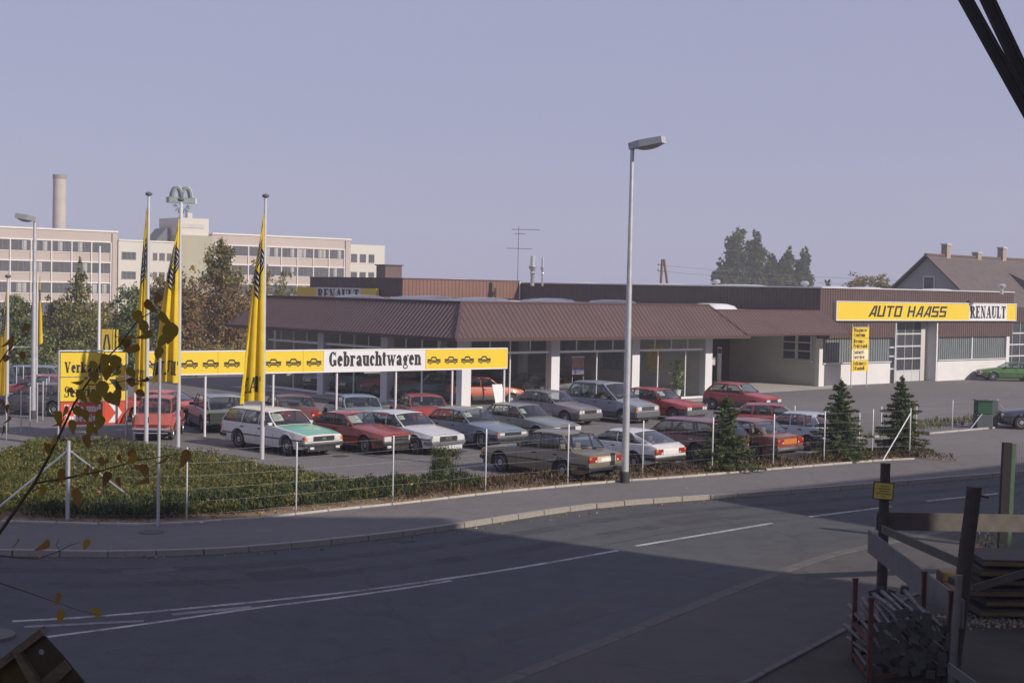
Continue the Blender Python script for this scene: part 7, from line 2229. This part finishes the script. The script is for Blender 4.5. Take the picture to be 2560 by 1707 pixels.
for k in range(16):
    a = random.uniform(0, 6.28); e_ = Vector((math.cos(a) * random.uniform(0.1, 0.42), math.sin(a) * random.uniform(0.1, 0.4), random.uniform(0.25, 0.85)))
    mb.tube((0, 0, random.uniform(0.1, 0.5)), e_, 0.01, 0.004, 4)
    for _ in range(240): pts.append((e_.x + random.gauss(0, 0.09), e_.y + random.gauss(0, 0.09), e_.z + 0.12 + random.gauss(0, 0.09)))
mb.build('trunk', M_BARK, pn); leaf_cloud('crown', pts, 0.13, leafmat('needle_pine', [(0, (0.03, 0.05, 0.018)), (0.6, (0.065, 0.09, 0.028)), (1, (0.14, 0.14, 0.05))], 0.15), pn, 0.14, 0.3, (0, 0, 1), 0.35)
# plant in the showroom
pl = thing('potted_plant', 'tall leafy green plant behind the right showroom glass', 'plant', B(16.2, 1.0, 0.06))
MB().lathe([(0.16, 0), (0.22, 0.4), (0.20, 0.4), (0.05, 0.36)], 14).build('pot', M_SIGNW, pl, True)
MB().tube((0, 0, 0.3), (0.05, 0, 1.9), 0.025, 0.012).build('stem', M_BARK, pl)
q = [(random.gauss(0, 0.16), random.gauss(0, 0.16), random.uniform(0.5, 2.0)) for _ in range(110)]
leaf_cloud('foliage', q, 0.30, leafmat('leaf_house', [(0, (0.10, 0.16, 0.04)), (1, (0.26, 0.30, 0.09))], 0.35), pl, 0.6)
# ------------------------------------------------------------------ the building site in the near right corner
M_POST = plain('weathered_post', (0.048, 0.038, 0.030), 0.9, var=0.3, scale=5, bmp=0.5)
M_BOARD = plain('grey_board', (0.135, 0.13, 0.125), 0.9, var=0.2, scale=3, bmp=0.4)
M_BOARD2 = plain('brown_board', (0.085, 0.075, 0.066), 0.9, var=0.25, scale=3, bmp=0.4)
M_RUST = plain('rusty_red_steel', (0.075, 0.026, 0.017), 0.75, var=0.35, scale=8)
M_PROP = plain('galvanised_prop', (0.085, 0.083, 0.083), 0.5, metal=0.5, var=0.3, scale=6)
GZ = ROAD_Z + 0.02
def woodpost(name, label, pb, ptop, r, mat=None):
    b0 = gp(*pb, GZ); t0 = atd(*ptop, b0.y)
    th = thing(name, label, 'post', b0); v = t0 - b0
    mb = MB(); n = 12; k = 7; vs = []; fs = []
    for i in range(k + 1):
        c_ = v * (i / k) + Vector((random.uniform(-1, 1), random.uniform(-1, 1), 0)) * 0.006
        for j in range(n):
            a = 2 * math.pi * j / n; rr = r * (1 - 0.08 * i / k) * (1 + 0.05 * math.sin(3 * a + i))
            vs.append(c_ + Vector((math.cos(a) * rr, math.sin(a) * rr, 0)))
    for i in range(k):
        for j in range(n): fs.append((i * n + j, i * n + (j + 1) % n, (i + 1) * n + (j + 1) % n, (i + 1) * n + j))
    fs.append(tuple(range(k * n, (k + 1) * n))); mb.add(vs, fs)
    mb.build('log', mat or M_POST, th, True, 50)
    return th, b0, t0
w1, b1_, t1_ = woodpost('timber_post', 'round timber post carrying the small yellow site sign', (2203, 1490), (2214, 1158), 0.105)
w2, b2_, t2_ = woodpost('timber_post', 'thick dark timber post nearest the camera at the right', (2378, 1700), (2436, 1216), 0.125)
MB().tube(t2_ - b2_ - UZ * 0.12, t2_ - b2_ - UZ * 0.14 + Vector((0.22, -0.02, -0.02)), 0.02).build('bolt', M_RUST, w2)
# site sign
sp0 = b1_ + (t1_ - b1_) * 0.80 + Vector((-0.06, -0.14, 0))
ss_ = thing('site_sign', 'small yellow notice with black border on the timber post', 'sign', sp0)
rot = R(-5)
ex = Vector((math.cos(rot), 0.10, math.sin(rot))).normalized(); ez_ = Vector((-math.sin(rot) * 0.6, 0, 1)).normalized(); nn = Vector((0.1, -1, 0)).normalized()
mb = MB(); mb.obox(-ex * 0.21 - ez_ * 0.175, ex * 0.42, -nn * 0.012, ez_ * 0.35); mb.build('border', M_BLACK, ss_)
mb = MB(); mb.obox(-ex * 0.19 - ez_ * 0.155 + nn * 0.003, ex * 0.38, -nn * 0.002, ez_ * 0.31); mb.build('field', plain('notice_yellow', (0.52, 0.42, 0.06), 0.6), ss_)
mb = MB()
for k, (a0_, w_) in enumerate(((-0.065, 0.15), (-0.10, 0.22), (-0.08, 0.16), (-0.13, 0.27), (-0.05, 0.10))):
    x = a0_; z = 0.095 - 0.05 * k
    while x < a0_ + w_:
        L_ = random.uniform(0.012, 0.03)
        mb.poly([ex * x + ez_ * (z - 0.010) + nn * 0.006, ex * (x + L_) + ez_ * (z - 0.010) + nn * 0.006, ex * (x + L_) + ez_ * (z + 0.010) + nn * 0.006, ex * x + ez_ * (z + 0.010) + nn * 0.006]); x += L_ + 0.008
mb.build('print', plain('notice_print', (0.06, 0.05, 0.02), 0.7), ss_)
# boards of the barrier
def board(label, pa, da, pb, db, ht, th_=0.035, mat=None, name='barrier_board'):
    a = atd(*pa, da); b_ = atd(*pb, db)
    o = thing(name, label, 'board', a)
    mb = MB(); mb.bar((0, 0, 0), b_ - a, th_, ht); mb.build('plank', mat or M_BOARD, o)
    for q_ in (0.03, 0.97):
        c_ = (b_ - a) * q_; MB().tube(c_ + Vector((0, -0.03, 0.05)), c_ + Vector((0, -0.024, 0.05)), 0.02).build('nail', M_RUST, o)
    return o
d1 = b1_.y; d2 = b2_.y
board('wide horizontal grey board running right from the sign post', (2192, 1302), d1 + 0.14, (2640, 1309), d1 + 1.6, 0.36, mat=M_BOARD2)
board('narrow dark rail sloping from the sign post to the near post', (2205, 1322), d1 - 0.14, (2412, 1412), d2 + 0.2, 0.15, mat=M_BOARD2)
board('pale wide board sloping down from the sign post to the stake', (2172, 1352), d1 - 0.2, (2408, 1535), d2 - 0.28, 0.44)
st_, sb_, stt = woodpost('stake', 'thin pale stake in front of the near timber post', (2378, 1712), (2398, 1437), 0.062, M_BOARD)
board('short pale board lying at the foot of the near post', (2372, 1668), d2 - 0.5, (2470, 1740), d2 - 1.6, 0.16)
# steel rack full of props
rk = gp(2236, 1690, GZ)
rp = [gp(2133, 1652, GZ), gp(2172, 1712, GZ), gp(2372, 1690, GZ), gp(2305, 1628, GZ)]
rack = thing('prop_rack', 'red steel rack holding steel props beside the near pavement', 'rack', rp[0])
for q_ in rp:
    a = q_ - rp[0]
    MB().bar(a, a + UZ * 1.28, 0.07, 0.07, (0, 1, 0)).build('upright', M_RUST, rack)
    MB().lathe([(0.04, 1.28), (0.055, 1.36), (0.04, 1.36)], 8, 'z', a).build('socket', M_RUST, rack)
for i in range(4):
    a, b_ = rp[i] - rp[0], rp[(i + 1) % 4] - rp[0]
    for z in (0.12, 0.62): 
        if z < 0.5 or i != 1: MB().bar(a + UZ * z, b_ + UZ * z, 0.05, 0.06).build('rail', M_RUST, rack)
axis = ((rp[1] + rp[2]) / 2 - (rp[0] + rp[3]) / 2); axis.z = 0; axis.normalize()
side = Vector((-axis.y, axis.x, 0))
cen = (rp[0] + rp[1] + rp[2] + rp[3]) / 4
rr_ = random.Random(3)
PLAB = ['steel prop in the %s layer of the red rack' % q for q in ('bottom', 'second lowest', 'third lowest', 'middle', 'third highest', 'second highest', 'topmost')]
k = 0
for lay in range(7):
    nrow = 9 if lay < 5 else (7 if lay == 5 else 4)
    for i in range(nrow):
        s_ = (i - (nrow - 1) / 2) * 0.155 + rr_.uniform(-0.03, 0.03)
        c_ = cen + side * s_ + UZ * (GZ + 0.30 + lay * 0.135 + rr_.uniform(-0.02, 0.03) + (0.03 * math.cos(s_ * 2)))
        ax = (axis + side * rr_.uniform(-0.10, 0.10) + UZ * rr_.uniform(-0.09, 0.05)).normalized()
        Ln = 1.7; c_ = c_ + axis * rr_.uniform(-0.08, 0.12)
        pr_ = thing('steel_prop', PLAB[lay], 'steel prop', c_, 0, 'steel props stacked in the red rack')
        a, b_ = -ax * Ln / 2, ax * Ln / 2
        mb = MB(); mb.tube(a, ax * 0.1, 0.038, None, 8); mb.tube(ax * 0.1, b_, 0.030, None, 8); mb.build('tube', M_PROP, pr_, True)
        for e_, sg in ((b_, 1), (a, -1)):
            if sg < 0 and lay < 6: continue
            u1 = (side - ax * side.dot(ax)).normalized(); u2 = ax.cross(u1); rt_ = rr_.uniform(-0.5, 0.5)
            v1 = u1 * math.cos(rt_) + u2 * math.sin(rt_); v2 = ax.cross(v1); mb = MB(); S_ = 0.068; rh = 0.022; nh = 8
            # square plate with a hole
            outer = []; inn = []
            for j in range(nh):
                an = 2 * math.pi * j / nh; ca, sa = math.cos(an), math.sin(an); m_ = max(abs(ca), abs(sa))
                outer.append(e_ + v1 * (ca / m_ * S_) + v2 * (sa / m_ * S_)); inn.append(e_ + v1 * (ca * rh) + v2 * (sa * rh))
            for j in range(nh):
                mb.prism([outer[j], outer[(j + 1) % nh], inn[(j + 1) % nh], inn[j]], ax * (0.008 * sg))
            mb.build('end_plate', M_PROP, pr_)
        k += 1
# stacked formwork panels at the right
fq = gp(2520, 1560, GZ)
rr_ = random.Random(5)
for i in range(6):
    o = thing('formwork_panel', ['lowest dark formwork panel with yellow edge in the site stack', 'second formwork panel from the bottom of the site stack', 'third formwork panel from the bottom of the site stack', 'fourth formwork panel from the bottom of the site stack', 'second formwork panel from the top of the site stack', 'topmost formwork panel of the site stack'][i], 'formwork panel', fq + UZ * (0.1 + i * 0.19) + Vector((rr_.uniform(-0.15, 0.15), rr_.uniform(0, 0.2), 0)), R(rr_.uniform(-4, 4)), 'formwork panels stacked on the site')
    MB().cbox(-0.5, 0, 0, 2.6, 1.3, 0.13, 0.01).build('board', plain('formwork_ply', (0.045, 0.038, 0.03), 0.8, var=0.3, scale=4), o)
    MB().box(-0.5, -0.012, 0.02, 2.6, 0.0, 0.09).build('edge_strip', plain('formwork_edge', (0.13, 0.095, 0.03), 0.7, var=0.3, scale=6), o)
sl = atd(2430, 1412, fq.y - 0.4); sr = atd(2620, 1470, fq.y - 0.4)
board('brown plank lying slanted against the formwork stack', (2436, 1470), fq.y - 0.3, (2600, 1420), fq.y - 0.2, 0.14, mat=M_BOARD2, name='loose_plank')
tb = gp(2372, 1478, GZ)
o = thing('toolbox', 'small yellow brown box on the ground left of the near post', 'box', tb)
MB().cbox(-0.2, -0.2, 0, 0.45, 0.25, 0.42, 0.02).build('body', plain('box_dark', (0.05, 0.035, 0.02), 0.7), o)
MB().cbox(-0.21, -0.215, 0.25, 0.2, -0.2, 0.42, 0.006).build('front', plain('box_yellow', (0.10, 0.065, 0.015), 0.6), o)
# shrub peeping out behind the near post
p = gp(2462, 1440, GZ)
wd_ = thing('weed_clump', 'yellowish weeds behind the near timber post', 'plant', p)
leaf_cloud('foliage', [(random.gauss(0, 0.16), random.gauss(0, 0.2), abs(random.gauss(0.35, 0.25))) for _ in range(420)], 0.10, G_MIX, wd_, 0.35)
MB().tube((0, 0, 0), (0, 0, 0.7), 0.012).build('stem', M_BARK, wd_)
# black post with green garden mesh
gm = gp(2505, 1370, GZ); gy = gm.y
gpo = thing('mesh_fence', 'black post with light green wire mesh at the right edge', 'fence', gm)
t_ = atd(2518, 1106, gy) - gm
MB().bar((0, 0, 0), t_, 0.20, 0.16, (0, 1, 0)).build('post', plain('tarred_post', (0.016, 0.014, 0.012), 0.85), gpo)
MB().bar((0.17, 0.02, 0), t_ + Vector((0.17, 0.02, -0.02)), 0.10, 0.05, (0, 1, 0)).build('edge_strip', plain('mesh_green', (0.07, 0.115, 0.075), 0.6), gpo)
mb = MB()
for k in range(24): mb.tube((0.25 + 0.06 * k, 0.02, 0.1), (0.25 + 0.06 * k + t_.x, 0.02, t_.z), 0.004, None, 3, False)
for k in range(42): mb.tube((0.2, 0.02, 0.1 + 0.05 * k), (1.7, 0.02, 0.1 + 0.05 * k), 0.004, None, 3, False)
tag(mb.build('mesh_wires', MATS['mesh_green'], gpo, fix=False), kind='stuff')
# gravel strip whose pale colour stands in for sunlight on it
gv = gp(2530, 1545, GZ)
P_ = RNG.normal(size=(2600, 3)) * np.array([1.0, 0.22, 0.02]) + np.array([gv.x + 0.3, gv.y - 0.4, GZ + 0.02])
tag(leaf_cloud('gravel', P_, 0.06, plain('sunlit_gravel', (0.26, 0.22, 0.17), 0.9, var=0.4, scale=9), None, 0.9, 0.5), 'loose gravel coloured as if sunlit before the formwork stack', 'gravel', kind='stuff')

# ------------------------------------------------------------------ dark bars at the upper right
def barpx(label, pa, pb, dist, wd, dp, name='hoist_strut'):
    a, b_ = atd(*pa, dist), atd(*pb, dist)
    o = thing(name, label, 'steel strut', a)
    mb = MB(); v = b_ - a; d = v.normalized(); s = d.cross(Vector((0, 1, 0))).normalized(); q = s.cross(d)
    mb.obox(-s * wd / 2 - q * dp / 2, v, s * wd, q * dp); mb.build('web', plain('dark_strut', (0.020, 0.019, 0.018), 0.7, var=0.3, scale=12), o)
    mb = MB(); mb.obox(s * (wd * 0.18) - q * (dp / 2 + 0.006), v, s * wd * 0.06, q * 0.006); mb.build('flange', plain('strut_edge', (0.045, 0.043, 0.04), 0.6), o)
    return o
barpx('left of the two dark steel struts in the upper right corner', (2378, -66), (2660, 440), 8.0, 0.060, 0.05)
barpx('right of the two dark steel struts in the upper right corner', (2438, -66), (2625, 330), 8.2, 0.068, 0.05)

# ------------------------------------------------------------------ rusty formwork corner at the lower left
M_RSTEEL = plain('rusted_plate', (0.040, 0.028, 0.014), 0.85, var=0.5, scale=9, bmp=0.4)
M_RSTEEL2 = plain('muddy_steel', (0.105, 0.078, 0.050), 0.9, var=0.45, scale=14, bmp=0.6)
rd = 4.6
A_ = lambda x, y, dd=0.0: atd(x, y, rd + dd)
fs_ = thing('steel_formwork', 'rusty steel formwork corner with a hole at the lower left', 'formwork panel', A_(108, 1585))
O_ = A_(108, 1585)
L1 = lambda x, y, dd=0.0: A_(x, y, dd) - O_
# face plate with a round hole
cx_, cy_, hr = 103, 1629, 7.5
out_ = [(108, 1585), (160, 1640), (213, 1707), (330, 1850), (150, 1850), (92, 1707), (52, 1632)]
hole_ = [(cx_ + hr * math.cos(2 * math.pi * k / 14), cy_ + hr * math.sin(2 * math.pi * k / 14)) for k in range(14)]
mb = MB(); no = 28
def ring_pt(a):
    best = None
    for i in range(len(out_)):
        (x0, y0), (x1, y1) = out_[i], out_[(i + 1) % len(out_)]
        dx, dy = math.cos(a), math.sin(a); ex_, ey_ = x1 - x0, y1 - y0; det = dx * (-ey_) - dy * (-ex_)
        if abs(det) < 1e-9: continue
        tt = ((x0 - cx_) * (-ey_) - (y0 - cy_) * (-ex_)) / det; uu = (dx * (y0 - cy_) - dy * (x0 - cx_)) / det
        if tt > 0 and -1e-6 <= uu <= 1 + 1e-6 and (best is None or tt > best): best = tt
    return (cx_ + dx * best, cy_ + dy * best)
for k in range(no):
    a0_, a1_ = 2 * math.pi * k / no, 2 * math.pi * (k + 1) / no
    q = [ring_pt(a0_), ring_pt(a1_), (cx_ + hr * math.cos(a1_), cy_ + hr * math.sin(a1_)), (cx_ + hr * math.cos(a0_), cy_ + hr * math.sin(a0_))]
    mb.prism([L1(x, y) for x, y in q], Vector((0, 0.006, 0)))
mb.build('face_plate', M_RSTEEL, fs_)
def ribpx(pts, dd0, dep, nm, mat):
    mb = MB(); mb.prism([L1(x, y, dd0) for x, y in pts], Vector((0, dep, 0))); return mb.build(nm, mat, fs_)
ribpx([(98, 1572), (112, 1584), (50, 1632), (0, 1672), (-60, 1715), (-60, 1690), (0, 1648), (40, 1616)], -0.02, 0.05, 'top_flange', M_RSTEEL2)
ribpx([(28, 1628), (48, 1630), (98, 1707), (190, 1850), (160, 1850), (72, 1707)], -0.03, 0.05, 'rib', M_RSTEEL2)
ribpx([(-60, 1700), (0, 1664), (34, 1636), (80, 1707), (160, 1850), (-60, 1850)], 0.01, 0.01, 'side_plate', plain('mud_brown', (0.060, 0.036, 0.010), 0.9, var=0.5, scale=7))
ribpx([(160, 1650), (178, 1672), (108, 1740), (86, 1712)], -0.012, 0.01, 'mud_patch', M_RSTEEL2)

# ------------------------------------------------------------------ young tree reaching in from the left
bd = 4.6
yt = Vector((-2.05, 4.7, ROAD_Z + 0.02))
yg = thing('young_tree', 'young tree with brown autumn leaves reaching in at the left', 'tree', yt)
Q_ = lambda x, y, dd=0.0: atd(x, y, bd + dd) - yt
stem = MB()
def branch(pts, r0, r1):
    P3 = [Q_(*p) for p in pts]; n = len(P3)
    stem.path(P3, [0.42 * (r0 + (r1 - r0) * i / (n - 1)) for i in range(n)], 7)
stem.path([Vector((0, 0, 0)), Vector((0.03, 0.0, 1.6)), Vector((-0.03, 0.0, 2.9)), Q_(-260, 1620), Q_(-110, 1480), Q_(0, 1330)], [0.035, 0.028, 0.02, 0.011, 0.008, 0.0059], 8)
branch([(0, 1330), (48, 1262), (86, 1208), (118, 1150), (150, 1085), (185, 1010), (215, 962), (262, 900), (300, 862), (345, 800), (400, 768)], 0.014, 0.003)
branch([(86, 1208), (160, 1195), (240, 1180), (345, 1150), (400, 1142), (470, 1130)], 0.008, 0.002)
branch([(80, 1228), (130, 1205), (175, 1195), (205, 1186)], 0.004, 0.0015)
branch([(215, 962), (270, 960), (320, 950), (350, 945), (372, 955)], 0.004, 0.0015)
branch([(185, 1010), (215, 1030), (250, 1070)], 0.004, 0.0015)
branch([(-200, 1560), (0, 1388), (45, 1394), (95, 1396), (150, 1376), (175, 1362), (200, 1355)], 0.006, 0.0015)
branch([(150, 1376), (140, 1362), (148, 1345)], 0.002, 0.001)
branch([(-220, 1590), (0, 1457), (60, 1477), (135, 1503), (190, 1523), (262, 1540)], 0.005, 0.0012)
branch([(-180, 1530), (-80, 1000), (0, 905), (20, 875), (60, 840), (78, 820)], 0.008, 0.0015)
branch([(-120, 1200), (0, 1020), (12, 1005)], 0.004, 0.0015)
stem.build('stem', plain('twig_bark', (0.055, 0.038, 0.026), 0.9, var=0.25, scale=12), yg, True, fix=False)
LM = [leafmat('autumn_leaf_%d' % i, st, 0.5, 0.6) for i, st in enumerate(([(0, (0.20, 0.145, 0.022)), (1, (0.33, 0.23, 0.035))], [(0, (0.20, 0.10, 0.028)), (1, (0.27, 0.15, 0.035))], [(0, (0.27, 0.175, 0.025)), (1, (0.34, 0.22, 0.035))], [(0, (0.14, 0.06, 0.022)), (1, (0.2, 0.09, 0.03))]))]
def leafshape(curl, seed):
    """one pointed oval leaf, cupped along its midrib"""
    vs = []; fs = []; n = 8; r_ = random.Random(seed)
    for i in range(n + 1):
        t_ = i / n; wv = 0.36 * math.sin(math.pi * t_ ** 0.72) ** 0.9 * (1 + r_.uniform(-0.06, 0.06))
        z = -curl * t_ * t_
        for s in (-1, 0, 1):
            vs.append((s * wv, t_, z + abs(s) * wv * (0.45 * curl + 0.1) + r_.uniform(-0.015, 0.015)))
    for i in range(n):
        for s in (0, 1): a = i * 3 + s; fs.append((a, a + 1, a + 4, a + 3))
    return vs, fs
LMESH = []
for i in range(8):
    vs, fs = leafshape((0.25, 0.55, 0.8, 1.1)[i % 4], i); mb = MB(); mb.add(vs, fs); me = mb.mesh('leaf', True, 80); me.materials.append(LM[(0, 1, 0, 3, 2, 1, 0, 2)[i]]); LMESH.append(me)
LP = [(365, 770, 46, 1), (395, 752, 44, 1), (402, 800, 50, 0), (432, 835, 66, 0), (356, 822, 52, 0), (375, 850, 62, 0), (412, 858, 58, 0), (332, 852, 40, 2), (345, 880, 48, 0), (395, 885, 44, 0), (325, 868, 52, 1), (338, 795, 40, 0),
      (300, 858, 40, 1), (262, 905, 46, 0), (292, 908, 44, 0), (268, 932, 50, 0), (238, 945, 46, 0), (212, 962, 44, 0), (250, 975, 52, 0), (298, 992, 44, 0), (275, 1002, 54, 0), (232, 1000, 56, 0), (202, 992, 44, 0), (180, 985, 40, 0), (332, 962, 44, 1), (345, 988, 36, 1), (368, 958, 40, 3), (318, 935, 40, 0), (295, 940, 44, 0), (225, 918, 36, 0),
      (165, 1030, 40, 0), (148, 1046, 44, 0), (158, 1062, 40, 1), (188, 1034, 44, 0), (226, 1074, 46, 2), (250, 1058, 50, 0), (206, 1042, 40, 0), (176, 1066, 40, 2), (138, 1108, 42, 2), (122, 1122, 32, 1), (206, 1108, 42, 1), (240, 1085, 40, 0), (255, 1040, 36, 0),
      (72, 822, 30, 1), (30, 858, 46, 1), (52, 892, 30, 1), (12, 902, 34, 1), (18, 868, 40, 0), (8, 1010, 34, 1), (22, 1055, 36, 1), (6, 1075, 30, 1), (22, 1022, 26, 1),
      (250, 1156, 34, 1), (268, 1158, 34, 1), (299, 1148, 30, 1), (324, 1142, 40, 1), (338, 1150, 40, 2), (337, 1172, 24, 1), (218, 1176, 38, 1), (264, 1196, 40, 3), (301, 1212, 46, 1), (367, 1182, 52, 1), (370, 1208, 40, 1), (414, 1158, 34, 1), (468, 1146, 52, 1), (182, 1242, 44, 1), (108, 1230, 44, 0), (142, 1214, 46, 0), (202, 1194, 36, 0), (160, 1188, 40, 1), (196, 1252, 34, 1), (4, 1302, 40, 2), (238, 1184, 34, 0),
      (44, 1360, 32, 1), (122, 1370, 48, 1), (222, 1362, 34, 2), (146, 1496, 34, 1), (160, 1542, 40, 2), (235, 1534, 34, 2)]
for i, (x, y, s_, kd) in enumerate(LP):
    me = LMESH[{0: (0, 2, 6), 1: (1, 5, 1), 2: (4, 7, 4), 3: (3, 3, 3)}[kd][i % 3]]
    k = s_ / FOC * bd
    p_ = Q_(x, y, random.uniform(-0.12, 0.12))
    o = ref('leaf', me, yg, p_ + Vector((0, 0, k * 0.45)), (R(random.uniform(60, 125)), R(random.uniform(-35, 35)), R(random.uniform(150, 215))))
    # hang down from the twig
    o.rotation_euler = (R(-90 + random.uniform(-35, 35)), R(random.uniform(-40, 40)), R(random.uniform(-60, 60)))
    o.scale = (k * random.uniform(0.6, 0.95), k * 0.85, k * 0.95)

# litter on the pavement and road
for (x, y, s_, lab) in ((505, 1309, 0.17, 'crumpled white paper on the pavement by the hedge'), (1718, 1222, 0.06, 'scrap of white paper on the pavement right of the lamp'), (494, 1306, 0.10, 'grey scrap beside the crumpled paper')):
    p = gp(x, y, 0.0); mb = MB()
    for i in range(5):
        a = random.uniform(0, 6.28); q = Vector((math.cos(a), math.sin(a), 0)) * s_ * 0.3
        mb.poly([q + Vector((random.uniform(-1, 1), random.uniform(-1, 1), abs(random.uniform(0, 0.8)))) * s_ * 0.5 + UZ * 0.01 for _ in range(3)])
    o = mb.build('paper_scrap', M_SIGNW if 'white' in lab else M_CONC, None, loc=p); tag(o, lab, 'litter')
# worn road: repair patches, tar joints, polished wheel tracks, grit along the kerb
def patch(px, alb, z=0.003):
    mb = MB(); mb.poly([gp(x, y, ROAD_Z + z) for x, y in px]); o = mb.build('road_patch', asphalt('patch_%d' % int(alb * 1000), (alb, alb, alb * 1.06), (alb * 1.3, alb * 1.28, alb * 1.32), 0.2, 1.2))
    if o.data.polygons[0].normal.z < 0: o.data.flip_normals()
    tag(o, kind='structure')
patch([(610, 1432), (752, 1416), (792, 1430), (645, 1449)], 0.055)
patch([(1215, 1575), (1470, 1512), (1530, 1534), (1262, 1606)], 0.072)
patch([(1640, 1300), (1760, 1282), (1806, 1288), (1690, 1309)], 0.062)
patch([(300, 1425), (430, 1417), (446, 1426), (312, 1436)], 0.088)
def kerb_off(d):
    out = []
    for i, p in enumerate(KS):
        a = KS[max(0, i - 1)]; b_ = KS[min(len(KS) - 1, i + 1)]; t_ = (b_ - a).normalized(); out.append(p - Vector((-t_.y, t_.x)) * d)
    return [p for p in out if p.x > -20 and p.y < 62]
def ribbon_on_road(name, d, wd, mat, z):
    P_ = kerb_off(d); mb = MB()
    for i in range(len(P_) - 1):
        t_ = (P_[i + 1] - P_[i]).normalized(); n_ = Vector((-t_.y, t_.x)) * wd / 2
        mb.quad((*(P_[i] + n_), ROAD_Z + z), (*(P_[i] - n_), ROAD_Z + z), (*(P_[i + 1] - n_), ROAD_Z + z), (*(P_[i + 1] + n_), ROAD_Z + z))
    return tag(mb.build(name, mat), kind='structure')
def veil(name, col, lo, hi, top):
    mt, t, b = newmat(name); b.inputs['Base Color'].default_value = (*col, 1); b.inputs['Roughness'].default_value = 0.75
    tr = N(t, 'ShaderNodeBsdfTransparent'); mx = N(t, 'ShaderNodeMixShader'); f = ramp(t, noise(t, 0.5, 5, 0.65, dist=0.6), [(lo, (0, 0, 0)), (hi, (top, top, top))])
    t.links.new(f, mx.inputs['Fac']); t.links.new(tr.outputs['BSDF'], mx.inputs[1]); t.links.new(b.outputs['BSDF'], mx.inputs[2]); t.links.new(mx.outputs['Shader'], t.nodes['Material Output'].inputs['Surface'])
    return mt
M_TRACK = veil('tyre_polish', (0.045, 0.046, 0.05), 0.34, 0.66, 0.38)
M_DUST = veil('road_dust', (0.17, 0.155, 0.135), 0.42, 0.75, 0.42)
for d in (1.55, 3.05): ribbon_on_road('tyre_track', d, 0.55, M_TRACK, 0.0022)
ribbon_on_road('kerb_dust', 0.30, 0.55, M_DUST, 0.0022)
ribbon_on_road('tar_joint', 3.9, 0.035, plain('tar_joint_black', (0.016, 0.016, 0.018), 0.6), 0.0026)
for d, wd in ((-1.6, 0.6), (-0.55, 0.7)):
    P_ = [Vector((p.x, p.y)) for p in gs]; mb = MB()
    for i in range(len(P_) - 1):
        t_ = (P_[i + 1] - P_[i]).normalized(); n_ = Vector((-t_.y, t_.x)); a, b_ = P_[i] - n_ * d, P_[i + 1] - n_ * d
        if -6 < a.x < 24 and 8 < a.y < 50: mb.quad((*(a + n_ * wd / 2), ROAD_Z + 0.0024), (*(a - n_ * wd / 2), ROAD_Z + 0.0024), (*(b_ - n_ * wd / 2), ROAD_Z + 0.0024), (*(b_ + n_ * wd / 2), ROAD_Z + 0.0024))
    tag(mb.build('road_dust', M_DUST), kind='structure')
kp = np.array([[p.x, p.y] for p in kerb_off(0.16)])
q = kp[RNG.integers(0, len(kp), 900)] + RNG.normal(size=(900, 2)) * np.array([0.5, 0.09])
tag(leaf_cloud('kerb_litter', np.column_stack([q, np.full(len(q), ROAD_Z + 0.012)]), 0.05, G_LIT, None, 0.7, 0.6, (0, 0, 1), 0.0), 'dead leaves and grit in the gutter below the kerb', 'leaves', kind='stuff')
# drain grate by the kerb
p = gp(1010, 1352, ROAD_Z)
dg = thing('drain_grate', 'iron drain grate in the road beside the kerb', 'drain grate', p, R(38))
for k in range(6): MB().box(-0.22, -0.2 + 0.07 * k, 0.002, 0.22, -0.16 + 0.07 * k, 0.012).build('bar', plain('grate_iron', (0.05, 0.05, 0.052), 0.6, var=0.2, scale=10), dg)
MB().box(-0.25, -0.24, 0.0015, 0.25, 0.24, 0.004).build('pit', M_BLACK, dg)
# manhole cover
p = gp(378, 1330, 0.0); mh = MB(); mh.lathe([(0.02, 0.003), (0.30, 0.003), (0.30, 0.012), (0.02, 0.012)], 24); tag(mh.build('manhole_cover', plain('cast_iron', (0.06, 0.058, 0.056), 0.7, var=0.3, scale=10), None, loc=p), 'dark round manhole cover on the pavement near the tube post', 'manhole cover')
for (x, y, lab) in ((852, 1140, 'flat drain cover before the white estate car'), (1148, 1128, 'flat drain cover before the silver saloon')):
    p = gp(x, y, 0.0); mh = MB(); mh.lathe([(0.02, 0.0), (0.28, 0.0), (0.28, 0.01), (0.02, 0.01)], 20); tag(mh.build('drain_cover', MATS['cast_iron'], None, loc=p), lab, 'drain cover')

# ------------------------------------------------------------------ the hazy autumn air
mz, t, b = newmat('autumn_haze')
t.nodes.remove(b); pv = N(t, 'ShaderNodeVolumePrincipled')
pv.inputs['Color'].default_value = (0.90, 0.90, 0.97, 1); pv.inputs['Density'].default_value = HAZE
pv.inputs['Anisotropy'].default_value = 0.15
t.links.new(pv.outputs['Volume'], t.nodes['Material Output'].inputs['Volume'])
mb = MB(); mb.box(-230, -70, -1.2, 250, 340, 30.0)
tag(mb.build('haze', mz), kind='stuff')
